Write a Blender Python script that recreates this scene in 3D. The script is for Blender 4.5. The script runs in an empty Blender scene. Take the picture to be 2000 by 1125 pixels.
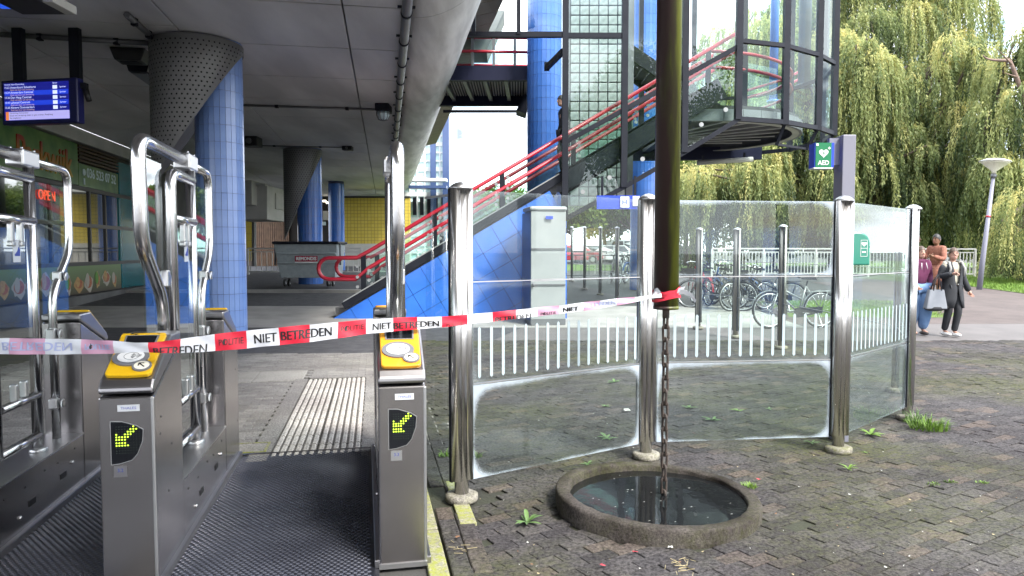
import bpy, bmesh, math, random
import numpy as np
from mathutils import Vector, Matrix, Euler
R = math.radians
random.seed(7); rng = np.random.default_rng(7)
scene = bpy.context.scene
col = scene.collection

# ---------------------------------------------------------------- camera, sky, sun, exposure
CAM_H, F_PX, PITCH = 1.6, 1380.0, R(3.007)
cam_d = bpy.data.cameras.new('camera'); cam = bpy.data.objects.new('camera', cam_d); col.objects.link(cam)
cam.location = (0, 0, CAM_H); cam.rotation_euler = (R(90) - PITCH, 0, 0)
cam_d.sensor_width = 36; cam_d.lens = F_PX / 2000 * 36; cam_d.clip_start = .05; cam_d.clip_end = 3000
scene.camera = cam

SUN_EL, SUN_AZ = R(48), R(138)          # azimuth clockwise from +Y (the view direction)
world = bpy.data.worlds.new('World'); scene.world = world; world.use_nodes = True
wn, wl = world.node_tree.nodes, world.node_tree.links
wn.clear()
w_out = wn.new('ShaderNodeOutputWorld'); w_bg = wn.new('ShaderNodeBackground'); w_bg.inputs['Strength'].default_value = .12
w_sky = wn.new('ShaderNodeTexSky'); w_sky.sky_type = 'NISHITA'; w_sky.sun_disc = False
w_sky.sun_elevation = SUN_EL; w_sky.sun_rotation = SUN_AZ; w_sky.dust_density = 2.0
w_tc = wn.new('ShaderNodeTexCoord'); w_map = wn.new('ShaderNodeMapping'); w_map.inputs['Scale'].default_value = (1.6, 1.6, 5.0)
w_map.inputs['Location'].default_value = (.37, .1, .3)
w_no = wn.new('ShaderNodeTexNoise'); w_no.inputs['Scale'].default_value = 2.2; w_no.inputs['Detail'].default_value = 8; w_no.inputs['Roughness'].default_value = .55
w_ramp = wn.new('ShaderNodeValToRGB'); w_ramp.color_ramp.elements[0].position = .34; w_ramp.color_ramp.elements[1].position = .50
w_mix = wn.new('ShaderNodeMixRGB'); w_mix.inputs['Color2'].default_value = (7.6, 7.9, 8.3, 1)
wl.new(w_tc.outputs['Generated'], w_map.inputs['Vector']); wl.new(w_map.outputs[0], w_no.inputs['Vector'])
wl.new(w_no.outputs['Fac'], w_ramp.inputs['Fac']); wl.new(w_ramp.outputs['Color'], w_mix.inputs['Fac'])
w_n2 = wn.new('ShaderNodeTexNoise'); w_n2.inputs['Scale'].default_value = 3.1; w_n2.inputs['Detail'].default_value = 9; w_n2.inputs['Roughness'].default_value = .5; wl.new(w_map.outputs[0], w_n2.inputs['Vector'])
w_r2 = wn.new('ShaderNodeValToRGB'); w_r2.color_ramp.elements[0].position = .56; w_r2.color_ramp.elements[1].position = .66; wl.new(w_n2.outputs['Fac'], w_r2.inputs['Fac'])
w_m2 = wn.new('ShaderNodeMixRGB'); w_m2.inputs['Color2'].default_value = (1.25, 1.5, 1.95, 1); wl.new(w_r2.outputs['Color'], w_m2.inputs['Fac']); wl.new(w_mix.outputs[0], w_m2.inputs['Color1'])
wl.new(w_sky.outputs['Color'], w_mix.inputs['Color1']); wl.new(w_m2.outputs[0], w_bg.inputs['Color']); wl.new(w_bg.outputs[0], w_out.inputs['Surface'])

sun_d = bpy.data.lights.new('sun', 'SUN'); sun = bpy.data.objects.new('sun', sun_d); col.objects.link(sun)
sun_d.energy = 1.5; sun_d.angle = R(14); sun_d.color = (1, .95, .86)
sdir = Vector((math.sin(SUN_AZ) * math.cos(SUN_EL), math.cos(SUN_AZ) * math.cos(SUN_EL), math.sin(SUN_EL)))
sun.rotation_euler = sdir.to_track_quat('Z', 'Y').to_euler(); sun.location = (6, -8, 14)

scene.render.engine = 'CYCLES'
scene.view_settings.view_transform = 'Standard'; scene.view_settings.look = 'None'
scene.view_settings.gamma = 1; scene.view_settings.use_curve_mapping = False
scene.view_settings.exposure = 2.32
cy = scene.cycles
cy.max_bounces = 10; cy.diffuse_bounces = 5; cy.glossy_bounces = 4; cy.transparent_max_bounces = 24; cy.transmission_bounces = 4
cy.caustics_reflective = False; cy.caustics_refractive = False

# ---------------------------------------------------------------- coordinates
FW = Vector((0, math.cos(PITCH), -math.sin(PITCH))); UP = Vector((0, math.sin(PITCH), math.cos(PITCH)))
def ray(px, py): return FW + UP * ((562.5 - py) / F_PX) + Vector(((px - 1000) / F_PX, 0, 0))
def P(px, py, Y):                       # the point at distance Y (metres ahead) seen at a photo pixel
    d = ray(px, py); t = Y / d.y
    return Vector((d.x * t, Y, CAM_H + d.z * t))
def zg(y):                              # the ground climbs gently beyond 13 m
    return 0.0 if y < 13 else min(.6, .036 * (y - 13))
def G(px, py):                          # ground point seen at a pixel
    d = ray(px, py); t = CAM_H / -d.z
    for _ in range(8): t = (CAM_H - zg(d.y * t)) / -d.z
    return Vector((d.x * t, d.y * t, zg(d.y * t)))
VA = R(10.1)                            # heading of the viaduct
DV = Vector((-math.sin(VA), math.cos(VA), 0)); RV = Vector((math.cos(VA), math.sin(VA), 0))
def V(u, s, z): return RV * u + DV * s + Vector((0, 0, z))
GA = R(11.7)                            # heading of the gates

# ---------------------------------------------------------------- mesh builder
def fillet(pts, r, n=5):
    pts = [Vector(p) for p in pts]; out = [pts[0]]
    for i in range(1, len(pts) - 1):
        a, b, c = pts[i - 1], pts[i], pts[i + 1]
        d1, d2 = (a - b), (c - b); rr = min(r, d1.length * .48, d2.length * .48)
        p, q = b + d1.normalized() * rr, b + d2.normalized() * rr
        for k in range(n + 1):
            t = k / n; out.append(p * (1 - t) ** 2 + b * 2 * t * (1 - t) + q * t * t)
    out.append(pts[-1]); return out

class MB:
    def __init__(s): s.v, s.f, s.m, s.s = [], [], [], []
    def add(s, vs, fs, mi=0, sm=False):
        o = len(s.v); s.v += [tuple(v) for v in vs]
        for f in fs: s.f.append(tuple(i + o for i in f)); s.m.append(mi); s.s.append(sm)
        return s
    def box(s, c, d, rot=None, mi=0):
        c = Vector(c); h = Vector(d) / 2
        vs = [Vector((x * h.x, y * h.y, z * h.z)) for z in (-1, 1) for y in (-1, 1) for x in (-1, 1)]
        if rot is not None: vs = [rot @ v for v in vs]
        return s.add([c + v for v in vs], [(0, 2, 3, 1), (4, 5, 7, 6), (0, 1, 5, 4), (2, 6, 7, 3), (0, 4, 6, 2), (1, 3, 7, 5)], mi)
    def bar(s, a, b, w, h, up=(0, 0, 1), mi=0):
        a, b = Vector(a), Vector(b); y = (b - a); L = y.length; y = y / L; up = Vector(up)
        x = y.cross(up)
        if x.length < 1e-4: x = y.cross(Vector((1, 0, 0)))
        x.normalize(); z = x.cross(y)
        return s.box((a + b) / 2, (w, L, h), Matrix((x, y, z)).transposed(), mi)
    def tube(s, pts, r, n=10, closed=False, caps=True, mi=0, sm=True):
        pts = [Vector(p) for p in pts]; N = len(pts); rs = r if isinstance(r, (list, tuple)) else [r] * N
        T = []
        for i in range(N):
            if closed: t = pts[(i + 1) % N] - pts[i - 1]
            else: t = pts[min(i + 1, N - 1)] - pts[max(i - 1, 0)]
            T.append(t.normalized())
        ref = Vector((0, 0, 1)) if abs(T[0].z) < .9 else Vector((1, 0, 0))
        u = T[0].cross(ref).normalized(); vs = []
        for i in range(N):
            u = (u - T[i] * u.dot(T[i])).normalized(); w = T[i].cross(u)
            for k in range(n):
                a = 2 * math.pi * k / n; vs.append(pts[i] + (u * math.cos(a) + w * math.sin(a)) * rs[i])
        fs = [];
        for i in range(N if closed else N - 1):
            j = (i + 1) % N
            for k in range(n):
                k2 = (k + 1) % n; fs.append((i * n + k, i * n + k2, j * n + k2, j * n + k))
        s.add(vs, fs, mi, sm)
        if caps and not closed:
            o = len(s.v) - N * n
            s.f.append(tuple(o + k for k in reversed(range(n)))); s.m.append(mi); s.s.append(False)
            s.f.append(tuple(o + (N - 1) * n + k for k in range(n))); s.m.append(mi); s.s.append(False)
        return s
    def cyl(s, a, b, r, n=12, r2=None, mi=0, sm=True): return s.tube([a, b], [r, r if r2 is None else r2], n, mi=mi, sm=sm)
    def lathe(s, prof, c=(0, 0, 0), n=24, mi=0, sm=True, rot=None):
        c = Vector(c); vs = []; M = len(prof)
        for r, z in prof:
            for k in range(n):
                a = 2 * math.pi * k / n; v = Vector((r * math.cos(a), r * math.sin(a), z)); vs.append(c + (rot @ v if rot is not None else v))
        fs = [(i * n + k, i * n + (k + 1) % n, (i + 1) * n + (k + 1) % n, (i + 1) * n + k) for i in range(M - 1) for k in range(n)]
        s.add(vs, fs, mi, sm); o = len(s.v) - M * n
        if prof[0][0] > 1e-5: s.f.append(tuple(o + k for k in reversed(range(n)))); s.m.append(mi); s.s.append(False)
        if prof[-1][0] > 1e-5: s.f.append(tuple(o + (M - 1) * n + k for k in range(n))); s.m.append(mi); s.s.append(False)
        return s
    def prism(s, poly, ext, mi=0, sm=False):            # poly: 3-D outline, ext: extrusion vector
        poly = [Vector(p) for p in poly]; e = Vector(ext); n = len(poly)
        return s.add(poly + [p + e for p in poly], [tuple(reversed(range(n))), tuple(range(n, 2 * n))] + [(i, (i + 1) % n, n + (i + 1) % n, n + i) for i in range(n)], mi, sm)
    def disc(s, c, nrm, r, t=.01, n=16, mi=0): 
        nrm = Vector(nrm).normalized(); return s.cyl(Vector(c), Vector(c) + nrm * t, r, n, mi=mi, sm=False)
    def ball(s, c, r, mi=0, n=8, sc=(1, 1, 1)):
        c = Vector(c); vs, fs = [], []
        for i in range(n + 1):
            for k in range(n):
                t, a = math.pi * i / n, 2 * math.pi * k / n
                vs.append(c + Vector((math.sin(t) * math.cos(a) * sc[0], math.sin(t) * math.sin(a) * sc[1], math.cos(t) * sc[2])) * r)
        for i in range(n):
            for k in range(n): fs.append((i * n + k, (i + 1) * n + k, (i + 1) * n + (k + 1) % n, i * n + (k + 1) % n))
        return s.add(vs, fs, mi, True)
    def mesh(s, name, mats, off=(0, 0, 0), fix=True):
        me = bpy.data.meshes.new(name); off = Vector(off)
        me.from_pydata([Vector(v) - off for v in s.v], [], s.f)
        for m in (mats if isinstance(mats, (list, tuple)) else [mats]): me.materials.append(m)
        me.polygons.foreach_set('material_index', s.m); me.polygons.foreach_set('use_smooth', s.s)
        if fix and len(s.f) < 30000:
            b = bmesh.new(); b.from_mesh(me); bmesh.ops.recalc_face_normals(b, faces=b.faces); b.to_mesh(me); b.free()
        me.update(); return me
    def build(s, name, mats, parent=None, loc=None, local=False, bevel=0, fix=True):
        # local=True: vertices are in the parent's own frame; otherwise in world coordinates
        if local: off = Vector(loc) if loc is not None else Vector((0, 0, 0))
        else: off = Vector(loc) if loc is not None else (wloc(parent) if parent else Vector((0, 0, 0)))
        o = bpy.data.objects.new(name, s.mesh(name, mats, off, fix)); col.objects.link(o)
        if parent is not None:
            o.parent = parent; o.location = off if local else off - wloc(parent)
        else: o.location = off
        if bevel: bev(o, bevel)
        return o
def bev(o, w, n=2):
    m = o.modifiers.new('bevel', 'BEVEL'); m.width = w; m.segments = n; m.limit_method = 'ANGLE'; m.angle_limit = R(40); m.harden_normals = False
def wloc(o):
    v = Vector((0, 0, 0))
    while o is not None: v += o.location; o = o.parent
    return v
def tag(o, label=None, cat=None, group=None, kind=None):
    if label: o['label'] = label
    if cat: o['category'] = cat
    if group: o['group'] = group
    if kind: o['kind'] = kind
    return o
def thing(name, label, cat, loc=(0, 0, 0), rz=0, group=None):
    o = bpy.data.objects.new(name, None); col.objects.link(o); o.location = loc; o.rotation_euler = (0, 0, rz)
    o.empty_display_size = .1
    return tag(o, label, cat, group)
def place(name, me, parent=None, loc=(0, 0, 0), rot=None):
    o = bpy.data.objects.new(name, me); col.objects.link(o); o.parent = parent; o.location = loc
    if rot is not None: o.rotation_euler = rot
    return o
def copy_tree(o, parent=None):
    c = o.copy(); col.objects.link(c); c.parent = parent
    for ch in list(o.children): copy_tree(ch, c)
    return c
def text_geo(body, size, extr=0.0, align='CENTER'):
    cu = bpy.data.curves.new('lettering', 'FONT'); cu.body = body; cu.size = size; cu.extrude = extr; cu.align_x = align; cu.align_y = 'CENTER'; cu.resolution_u = 3
    o = bpy.data.objects.new('lettering', cu); col.objects.link(o)
    me = bpy.data.meshes.new_from_object(o); vs = [v.co.copy() for v in me.vertices]; fs = [tuple(p.vertices) for p in me.polygons]
    bpy.data.objects.remove(o); bpy.data.curves.remove(cu); bpy.data.meshes.remove(me)
    return vs, fs
def put_text(mb, body, size, c, ex, ey, extr=0.001, align='CENTER', mi=0, bold=0, sx=1.0):
    vs, fs = text_geo(body, size, extr, align); ex, ey = Vector(ex).normalized(), Vector(ey).normalized(); ez = ex.cross(ey); c = Vector(c)
    offs = [(0, 0)] if not bold else [(-bold, 0), (bold, 0), (0, bold), (0, -bold)]
    for i, (bx, by) in enumerate(offs): mb.add([c + ex * ((v.x * sx) + bx) + ey * (v.y + by) + ez * (v.z + i * .00004) for v in vs], fs, mi)
    return mb

# ---------------------------------------------------------------- materials
MAT = {}
def newmat(name):
    m = bpy.data.materials.new(name); m.use_nodes = True; MAT[name] = m
    nt = m.node_tree; return m, nt.nodes, nt.links, nt.nodes['Principled BSDF']
def pm(name, c1, rough=.5, metal=0, c2=None, scale=6, bump=0, bscale=None, emit=0, coat=0, rvar=0, stretch=(1, 1, 1), space='Object', detail=6, spec=None):
    m, n, l, b = newmat(name); b.inputs['Roughness'].default_value = rough; b.inputs['Metallic'].default_value = metal
    b.inputs['Base Color'].default_value = (*c1, 1)
    if coat: b.inputs['Coat Weight'].default_value = coat; b.inputs['Coat Roughness'].default_value = .08
    if spec is not None: b.inputs['Specular IOR Level'].default_value = spec
    if emit: b.inputs['Emission Color'].default_value = (*c1, 1); b.inputs['Emission Strength'].default_value = emit
    if c2 is not None or bump or rvar:
        if space == 'World': g = n.new('ShaderNodeNewGeometry'); src = g.outputs['Position']
        else: g = n.new('ShaderNodeTexCoord'); src = g.outputs['Object']
        mp = n.new('ShaderNodeMapping'); mp.inputs['Scale'].default_value = stretch; l.new(src, mp.inputs['Vector'])
        no = n.new('ShaderNodeTexNoise'); no.inputs['Scale'].default_value = scale; no.inputs['Detail'].default_value = detail; l.new(mp.outputs[0], no.inputs['Vector'])
        rp = n.new('ShaderNodeValToRGB'); rp.color_ramp.elements[0].position = .35; rp.color_ramp.elements[1].position = .65; l.new(no.outputs['Fac'], rp.inputs['Fac'])
        if c2 is not None:
            rp.color_ramp.elements[0].color = (*c1, 1); rp.color_ramp.elements[1].color = (*c2, 1); l.new(rp.outputs['Color'], b.inputs['Base Color'])
        if rvar:
            mr = n.new('ShaderNodeMapRange'); mr.inputs['To Min'].default_value = max(0, rough - rvar); mr.inputs['To Max'].default_value = min(1, rough + rvar)
            mr.inputs['From Min'].default_value = .3; mr.inputs['From Max'].default_value = .7
            l.new(no.outputs['Fac'], mr.inputs['Value']); l.new(mr.outputs[0], b.inputs['Roughness'])
        if bump:
            nb = n.new('ShaderNodeTexNoise'); nb.inputs['Scale'].default_value = bscale or scale * 6; nb.inputs['Detail'].default_value = 5; l.new(mp.outputs[0], nb.inputs['Vector'])
            bp = n.new('ShaderNodeBump'); bp.inputs['Strength'].default_value = bump; bp.inputs['Distance'].default_value = .02; l.new(nb.outputs['Fac'], bp.inputs['Height']); l.new(bp.outputs[0], b.inputs['Normal'])
    return m
def glassmat(name, tint, refl=1.0, rough=.0, frost=None, wav=0):
    m, n, l, b = newmat(name); n.remove(b); out = n['Material Output']
    tr = n.new('ShaderNodeBsdfTransparent'); tr.inputs['Color'].default_value = (*tint, 1)
    gl = n.new('ShaderNodeBsdfGlossy'); gl.inputs['Roughness'].default_value = rough; gl.inputs['Color'].default_value = (.9, .95, .95, 1)
    fr = n.new('ShaderNodeFresnel'); fr.inputs['IOR'].default_value = 1.5
    mu = n.new('ShaderNodeMath'); mu.operation = 'MULTIPLY'; mu.inputs[1].default_value = refl; mu.use_clamp = True
    ge = n.new('ShaderNodeNewGeometry'); iv = n.new('ShaderNodeMath'); iv.operation = 'MULTIPLY_ADD'; iv.inputs[1].default_value = -1; iv.inputs[2].default_value = 1; l.new(ge.outputs['Backfacing'], iv.inputs[0])
    m0 = n.new('ShaderNodeMath'); m0.operation = 'MULTIPLY'; l.new(fr.outputs[0], m0.inputs[0]); l.new(iv.outputs[0], m0.inputs[1])
    l.new(m0.outputs[0], mu.inputs[0]); mx = n.new('ShaderNodeMixShader'); l.new(mu.outputs[0], mx.inputs['Fac']); l.new(tr.outputs[0], mx.inputs[1]); l.new(gl.outputs[0], mx.inputs[2])
    if wav:
        tc = n.new('ShaderNodeTexCoord'); nb = n.new('ShaderNodeTexNoise'); nb.inputs['Scale'].default_value = wav; nb.inputs['Detail'].default_value = 1; l.new(tc.outputs['Object'], nb.inputs['Vector'])
        bp = n.new('ShaderNodeBump'); bp.inputs['Strength'].default_value = .12; bp.inputs['Distance'].default_value = .05; l.new(nb.outputs['Fac'], bp.inputs['Height']); l.new(bp.outputs[0], gl.inputs['Normal'])
    last = mx
    if frost:                                           # dried scale and algae along the pane's own edges
        W, Hh, amount, haze = frost
        tc = n.new('ShaderNodeTexCoord'); sx = n.new('ShaderNodeSeparateXYZ'); l.new(tc.outputs['Generated'], sx.inputs[0])
        def mth(op, a, c=None):
            k = n.new('ShaderNodeMath'); k.operation = op
            for i, q in enumerate((a, c)):
                if q is None: continue
                if isinstance(q, (int, float)): k.inputs[i].default_value = q
                else: l.new(q, k.inputs[i])
            return k.outputs[0]
        dx = mth('MULTIPLY', mth('MINIMUM', sx.outputs[0], mth('SUBTRACT', 1.0, sx.outputs[0])), W)
        dz = mth('MULTIPLY', mth('MINIMUM', sx.outputs[2], mth('SUBTRACT', 1.0, sx.outputs[2])), Hh)
        sm = n.new('ShaderNodeMath'); sm.operation = 'SMOOTH_MIN'; sm.inputs[2].default_value = .26; l.new(dx, sm.inputs[0]); l.new(dz, sm.inputs[1])
        no = n.new('ShaderNodeTexNoise'); no.inputs['Scale'].default_value = 1.7; no.inputs['Detail'].default_value = 6; no.inputs['Roughness'].default_value = .55; l.new(tc.outputs['Object'], no.inputs['Vector'])
        d = mth('ADD', sm.outputs[0], mth('MULTIPLY', mth('SUBTRACT', no.outputs['Fac'], .5), .15))
        mr = n.new('ShaderNodeMapRange'); mr.interpolation_type = 'SMOOTHSTEP'; mr.inputs['From Min'].default_value = .030; mr.inputs['From Max'].default_value = -.022
        mr.inputs['To Min'].default_value = 0; mr.inputs['To Max'].default_value = amount; l.new(d, mr.inputs['Value'])
        no2 = n.new('ShaderNodeTexNoise'); no2.inputs['Scale'].default_value = 7; no2.inputs['Detail'].default_value = 6; l.new(tc.outputs['Object'], no2.inputs['Vector'])
        fac = mth('ADD', mth('MULTIPLY', mr.outputs[0], mth('ADD', .35, no2.outputs['Fac'])), mth('MULTIPLY', no2.outputs['Fac'], haze))
        df = n.new('ShaderNodeBsdfDiffuse'); df.inputs['Color'].default_value = (.66, .73, .82, 1)
        tl = n.new('ShaderNodeBsdfTranslucent'); tl.inputs['Color'].default_value = (.66, .73, .82, 1)
        ms = n.new('ShaderNodeMixShader'); ms.inputs['Fac'].default_value = .4; l.new(df.outputs[0], ms.inputs[1]); l.new(tl.outputs[0], ms.inputs[2])
        m2 = n.new('ShaderNodeMixShader'); l.new(fac, m2.inputs['Fac']); l.new(mx.outputs[0], m2.inputs[1]); l.new(ms.outputs[0], m2.inputs[2]); last = m2
    l.new(last.outputs[0], out.inputs['Surface']); return m

def steelmat(name, c, rough, brush=(60, 60, 2), aniso=.5, dirt=.12):
    m, n, l, b = newmat(name); b.inputs['Metallic'].default_value = 1; b.inputs['Roughness'].default_value = rough
    tc = n.new('ShaderNodeTexCoord'); mp = n.new('ShaderNodeMapping'); mp.inputs['Scale'].default_value = brush; l.new(tc.outputs['Object'], mp.inputs['Vector'])
    no = n.new('ShaderNodeTexNoise'); no.inputs['Scale'].default_value = 4; no.inputs['Detail'].default_value = 3; l.new(mp.outputs[0], no.inputs['Vector'])
    n2 = n.new('ShaderNodeTexNoise'); n2.inputs['Scale'].default_value = 3; n2.inputs['Detail'].default_value = 8; n2.inputs['Roughness'].default_value = .65; l.new(tc.outputs['Object'], n2.inputs['Vector'])
    ad = n.new('ShaderNodeMath'); ad.operation = 'ADD'; l.new(no.outputs['Fac'], ad.inputs[0]); l.new(n2.outputs['Fac'], ad.inputs[1])
    mr = n.new('ShaderNodeMapRange'); mr.inputs['From Min'].default_value = .6; mr.inputs['From Max'].default_value = 1.4; mr.inputs['To Min'].default_value = rough * .96; mr.inputs['To Max'].default_value = rough * 1.05
    l.new(ad.outputs[0], mr.inputs['Value']); l.new(mr.outputs[0], b.inputs['Roughness'])
    rp = n.new('ShaderNodeValToRGB'); rp.color_ramp.elements[0].position = .3; rp.color_ramp.elements[1].position = .7
    rp.color_ramp.elements[0].color = (*[x * (1 - dirt) for x in c], 1); rp.color_ramp.elements[1].color = (*c, 1); l.new(n2.outputs['Fac'], rp.inputs['Fac']); l.new(rp.outputs[0], b.inputs['Base Color'])
    return m

def attr_rand(n, l):                     # per-object random plus a per-vertex 'rnd' attribute (for joined pieces)
    oi = n.new('ShaderNodeObjectInfo'); at = n.new('ShaderNodeAttribute'); at.attribute_name = 'rnd'
    ad = n.new('ShaderNodeMath'); ad.operation = 'ADD'; l.new(oi.outputs['Random'], ad.inputs[0]); l.new(at.outputs['Fac'], ad.inputs[1])
    fr = n.new('ShaderNodeMath'); fr.operation = 'FRACT'; l.new(ad.outputs[0], fr.inputs[0]); return fr.outputs[0]
def stonemat(name, cols, moss, moss_amt, bump=.5, rough=.85, stain=(.66, .63, .64), sscale=.9, fscale=72, flo=.25, fhi=1.95):
    m, n, l, b = newmat(name); b.inputs['Roughness'].default_value = rough; b.inputs['Specular IOR Level'].default_value = .12
    r = attr_rand(n, l); rp = n.new('ShaderNodeValToRGB'); rp.color_ramp.interpolation = 'LINEAR'
    while len(rp.color_ramp.elements) < len(cols): rp.color_ramp.elements.new(.5)
    for i, c in enumerate(cols): rp.color_ramp.elements[i].position = i / (len(cols) - 1); rp.color_ramp.elements[i].color = (*c, 1)
    l.new(r, rp.inputs['Fac']); g = n.new('ShaderNodeNewGeometry'); P_ = g.outputs['Position']
    def noise(sc, det=6, ro=.6):
        k = n.new('ShaderNodeTexNoise'); k.inputs['Scale'].default_value = sc; k.inputs['Detail'].default_value = det; k.inputs['Roughness'].default_value = ro; l.new(P_, k.inputs['Vector']); return k.outputs['Fac']
    def ramp(src, a, c):
        k = n.new('ShaderNodeMapRange'); k.inputs['From Min'].default_value = a; k.inputs['From Max'].default_value = c; k.clamp = True; l.new(src, k.inputs['Value']); return k.outputs[0]
    fine = noise(fscale, 5, .78); sp = n.new('ShaderNodeMixRGB'); sp.blend_type = 'MULTIPLY'; sp.inputs['Fac'].default_value = .75
    fr = n.new('ShaderNodeValToRGB'); fr.color_ramp.elements[0].position = .36; fr.color_ramp.elements[1].position = .66; fr.color_ramp.elements[0].color = (flo, flo, flo * 1.03, 1); fr.color_ramp.elements[1].color = (fhi, fhi * .975, fhi * .94, 1)
    l.new(fine, fr.inputs['Fac']); l.new(rp.outputs[0], sp.inputs['Color1']); l.new(fr.outputs[0], sp.inputs['Color2'])
    st = n.new('ShaderNodeMixRGB'); st.blend_type = 'MULTIPLY'; l.new(ramp(noise(sscale, 8), .35, .65), st.inputs['Fac']); l.new(sp.outputs[0], st.inputs['Color1']); st.inputs['Color2'].default_value = (*stain, 1)
    mo = n.new('ShaderNodeMixRGB'); mo.inputs['Color2'].default_value = (*moss, 1)
    mm = n.new('ShaderNodeMath'); mm.operation = 'MULTIPLY'; l.new(ramp(noise(.55, 7, .62), .50 - .12 * moss_amt, .66), mm.inputs[0]); l.new(ramp(noise(24, 5, .7), .36, .60), mm.inputs[1])
    m3 = n.new('ShaderNodeMath'); m3.operation = 'MULTIPLY'; l.new(mm.outputs[0], m3.inputs[0]); m3.inputs[1].default_value = moss_amt
    l.new(m3.outputs[0], mo.inputs['Fac']); l.new(st.outputs[0], mo.inputs['Color1']); l.new(mo.outputs[0], b.inputs['Base Color'])
    bp = n.new('ShaderNodeBump'); bp.inputs['Strength'].default_value = bump; bp.inputs['Distance'].default_value = .006; l.new(noise(130, 5, .7), bp.inputs['Height']); l.new(bp.outputs[0], b.inputs['Normal'])
    return m
def leafmat(name, cols, trans=.35):
    m, n, l, b = newmat(name); out = n['Material Output']; n.remove(b)
    r = attr_rand(n, l); rp = n.new('ShaderNodeValToRGB')
    while len(rp.color_ramp.elements) < len(cols): rp.color_ramp.elements.new(.5)
    for i, c in enumerate(cols): rp.color_ramp.elements[i].position = i / (len(cols) - 1); rp.color_ramp.elements[i].color = (*c, 1)
    at = n.new('ShaderNodeAttribute'); at.attribute_name = 'rnd'; l.new(at.outputs['Fac'], rp.inputs['Fac'])
    d = n.new('ShaderNodeBsdfPrincipled'); d.inputs['Roughness'].default_value = .5; d.inputs['Specular IOR Level'].default_value = .35; t = n.new('ShaderNodeBsdfTranslucent'); l.new(rp.outputs[0], d.inputs['Base Color']); l.new(rp.outputs[0], t.inputs['Color'])
    mx = n.new('ShaderNodeMixShader'); mx.inputs['Fac'].default_value = trans; l.new(d.outputs[0], mx.inputs[1]); l.new(t.outputs[0], mx.inputs[2]); l.new(mx.outputs[0], out.inputs['Surface'])
    return m

pm('dark_steel', (.010, .0115, .018), .55, 0, (.015, .017, .024), 3, spec=.18)
pm('navy_steel', (.010, .012, .034), .55, 0, (.015, .017, .042), 2, spec=.2)
pm('black', (.012, .012, .014), .5)
pm('rubber', (.02, .02, .021), .75)
pm('tube_steel', (.60, .59, .60), .22, 1)
pm('post_steel', (.60, .59, .59), .25, 1)
steelmat('cabinet_steel', (.40, .38, .385), .25, (2, 2, 70), dirt=.18)
steelmat('cast_steel', (.55, .55, .56), .35, (5, 5, 5))
steelmat('reader_head_metal', (.33, .32, .335), .34, (3, 3, 30), dirt=.08)
pm('reader_yellow', (.70, .42, .008), .36, 0, (.66, .385, .008), 8, coat=.2)
pm('reader_orange', (.68, .31, .02), .36, 0, (.64, .285, .018), 8, coat=.2)
pm('reader_ring', (.16, .165, .18), .4)
pm('plate_grey', (.52, .54, .57), .4)
pm('white_plastic', (.75, .76, .76), .4)
pm('cream_plastic', (.78, .75, .62), .4)
pm('screen_glass', (.008, .009, .012), .08, 0, spec=.35)
pm('led_green', (.55, .85, .05), .4, emit=.3)
pm('led_off', (.03, .05, .03), .4)
pm('tile_blue', (.04, .13, .46), .25, 0, (.065, .18, .54), 1.5, coat=.12)
pm('tile_blue_wall', (.025, .13, .54), .16, 0, (.035, .165, .62), 1.2, coat=.3)
pm('column_tile_pale', (.14, .24, .54), .28, 0, (.20, .31, .60), 2.4, coat=.12)
pm('grout', (.09, .11, .22), .8)
pm('grout_dark', (.02, .04, .12), .8)
pm('concrete_ceiling', (.47, .465, .48), .75, 0, (.70, .69, .70), .9, .15, 30, stretch=(1, .25, 1), space='World', detail=10)
pm('concrete_edge', (.44, .43, .42), .6, 0, (.68, .67, .65), 1.1, .12, 26, stretch=(3.2, .35, 3.2), space='World', detail=10)
pm('concrete_light', (.42, .42, .39), .8, 0, (.5, .49, .46), 1.5, .1)
pm('concrete_dark', (.10, .10, .10), .85, 0, (.15, .15, .15), 1.5)
pm('perforated_sheet', (.14, .14, .143), .42, .1, (.165, .165, .168), 1.0, spec=.5)
pm('hole_dark', (.006, .006, .007), .9)
pm('pipe_grey', (.13, .135, .145), .45, .3, (.17, .17, .18), 2)
pm('red_rail', (.34, .009, .028), .32, 0, (.39, .012, .03), 2, coat=.3)
pm('white_paint', (.52, .52, .51), .55, 0, (.43, .42, .40), 3)
pm('sticker_white', (.55, .66, .70), .5)
pm('glass_bar_white', (.36, .44, .48), .5)
pm('ring_concrete_a', (.2, .17, .14), .8)
glassmat('glass_clean', (.94, .975, .955), 1.0)
glassmat('glass_tower', (.88, .945, .92), 1.6, wav=.6)
glassmat('glass_bay', (.90, .955, .935), .75, wav=.6)
glassmat('glass_rail', (.85, .95, .92), 1.6)
glassmat('glass_frost', (.93, .97, .95), 1.1, frost=(1.55, .6, .85, .035))
glassmat('glass_soiled', (.88, .94, .905), 1.3, frost=(1.55, .6, .2, .08))
glassmat('glass_haze', (.93, .97, .96), .65, frost=(1.55, .6, .12, .03))
pm('glass_block', (.36, .385, .375), .15, 0, (.22, .245, .235), 7, .3, 12, coat=.3)
pm('shop_glass', (.012, .016, .018), .015, 0, spec=1.0, coat=1.0)
pm('tape_white', (.60, .62, .67), .42); pm('tape_red', (.58, .015, .04), .42); pm('tape_back', (.56, .30, .43), .42); pm('ink', (.015, .015, .018), .5); pm('ink_faint', (.36, .40, .62), .5); pm('ink_rose', (.62, .2, .34), .5)
pm('asphalt', (.045, .045, .052), .85, 0, (.075, .074, .08), 5, .3, 90, space='World')
pm('chain_rust', (.028, .023, .021), .7, 0, (.06, .042, .034), 14, .4, 60)
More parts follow.
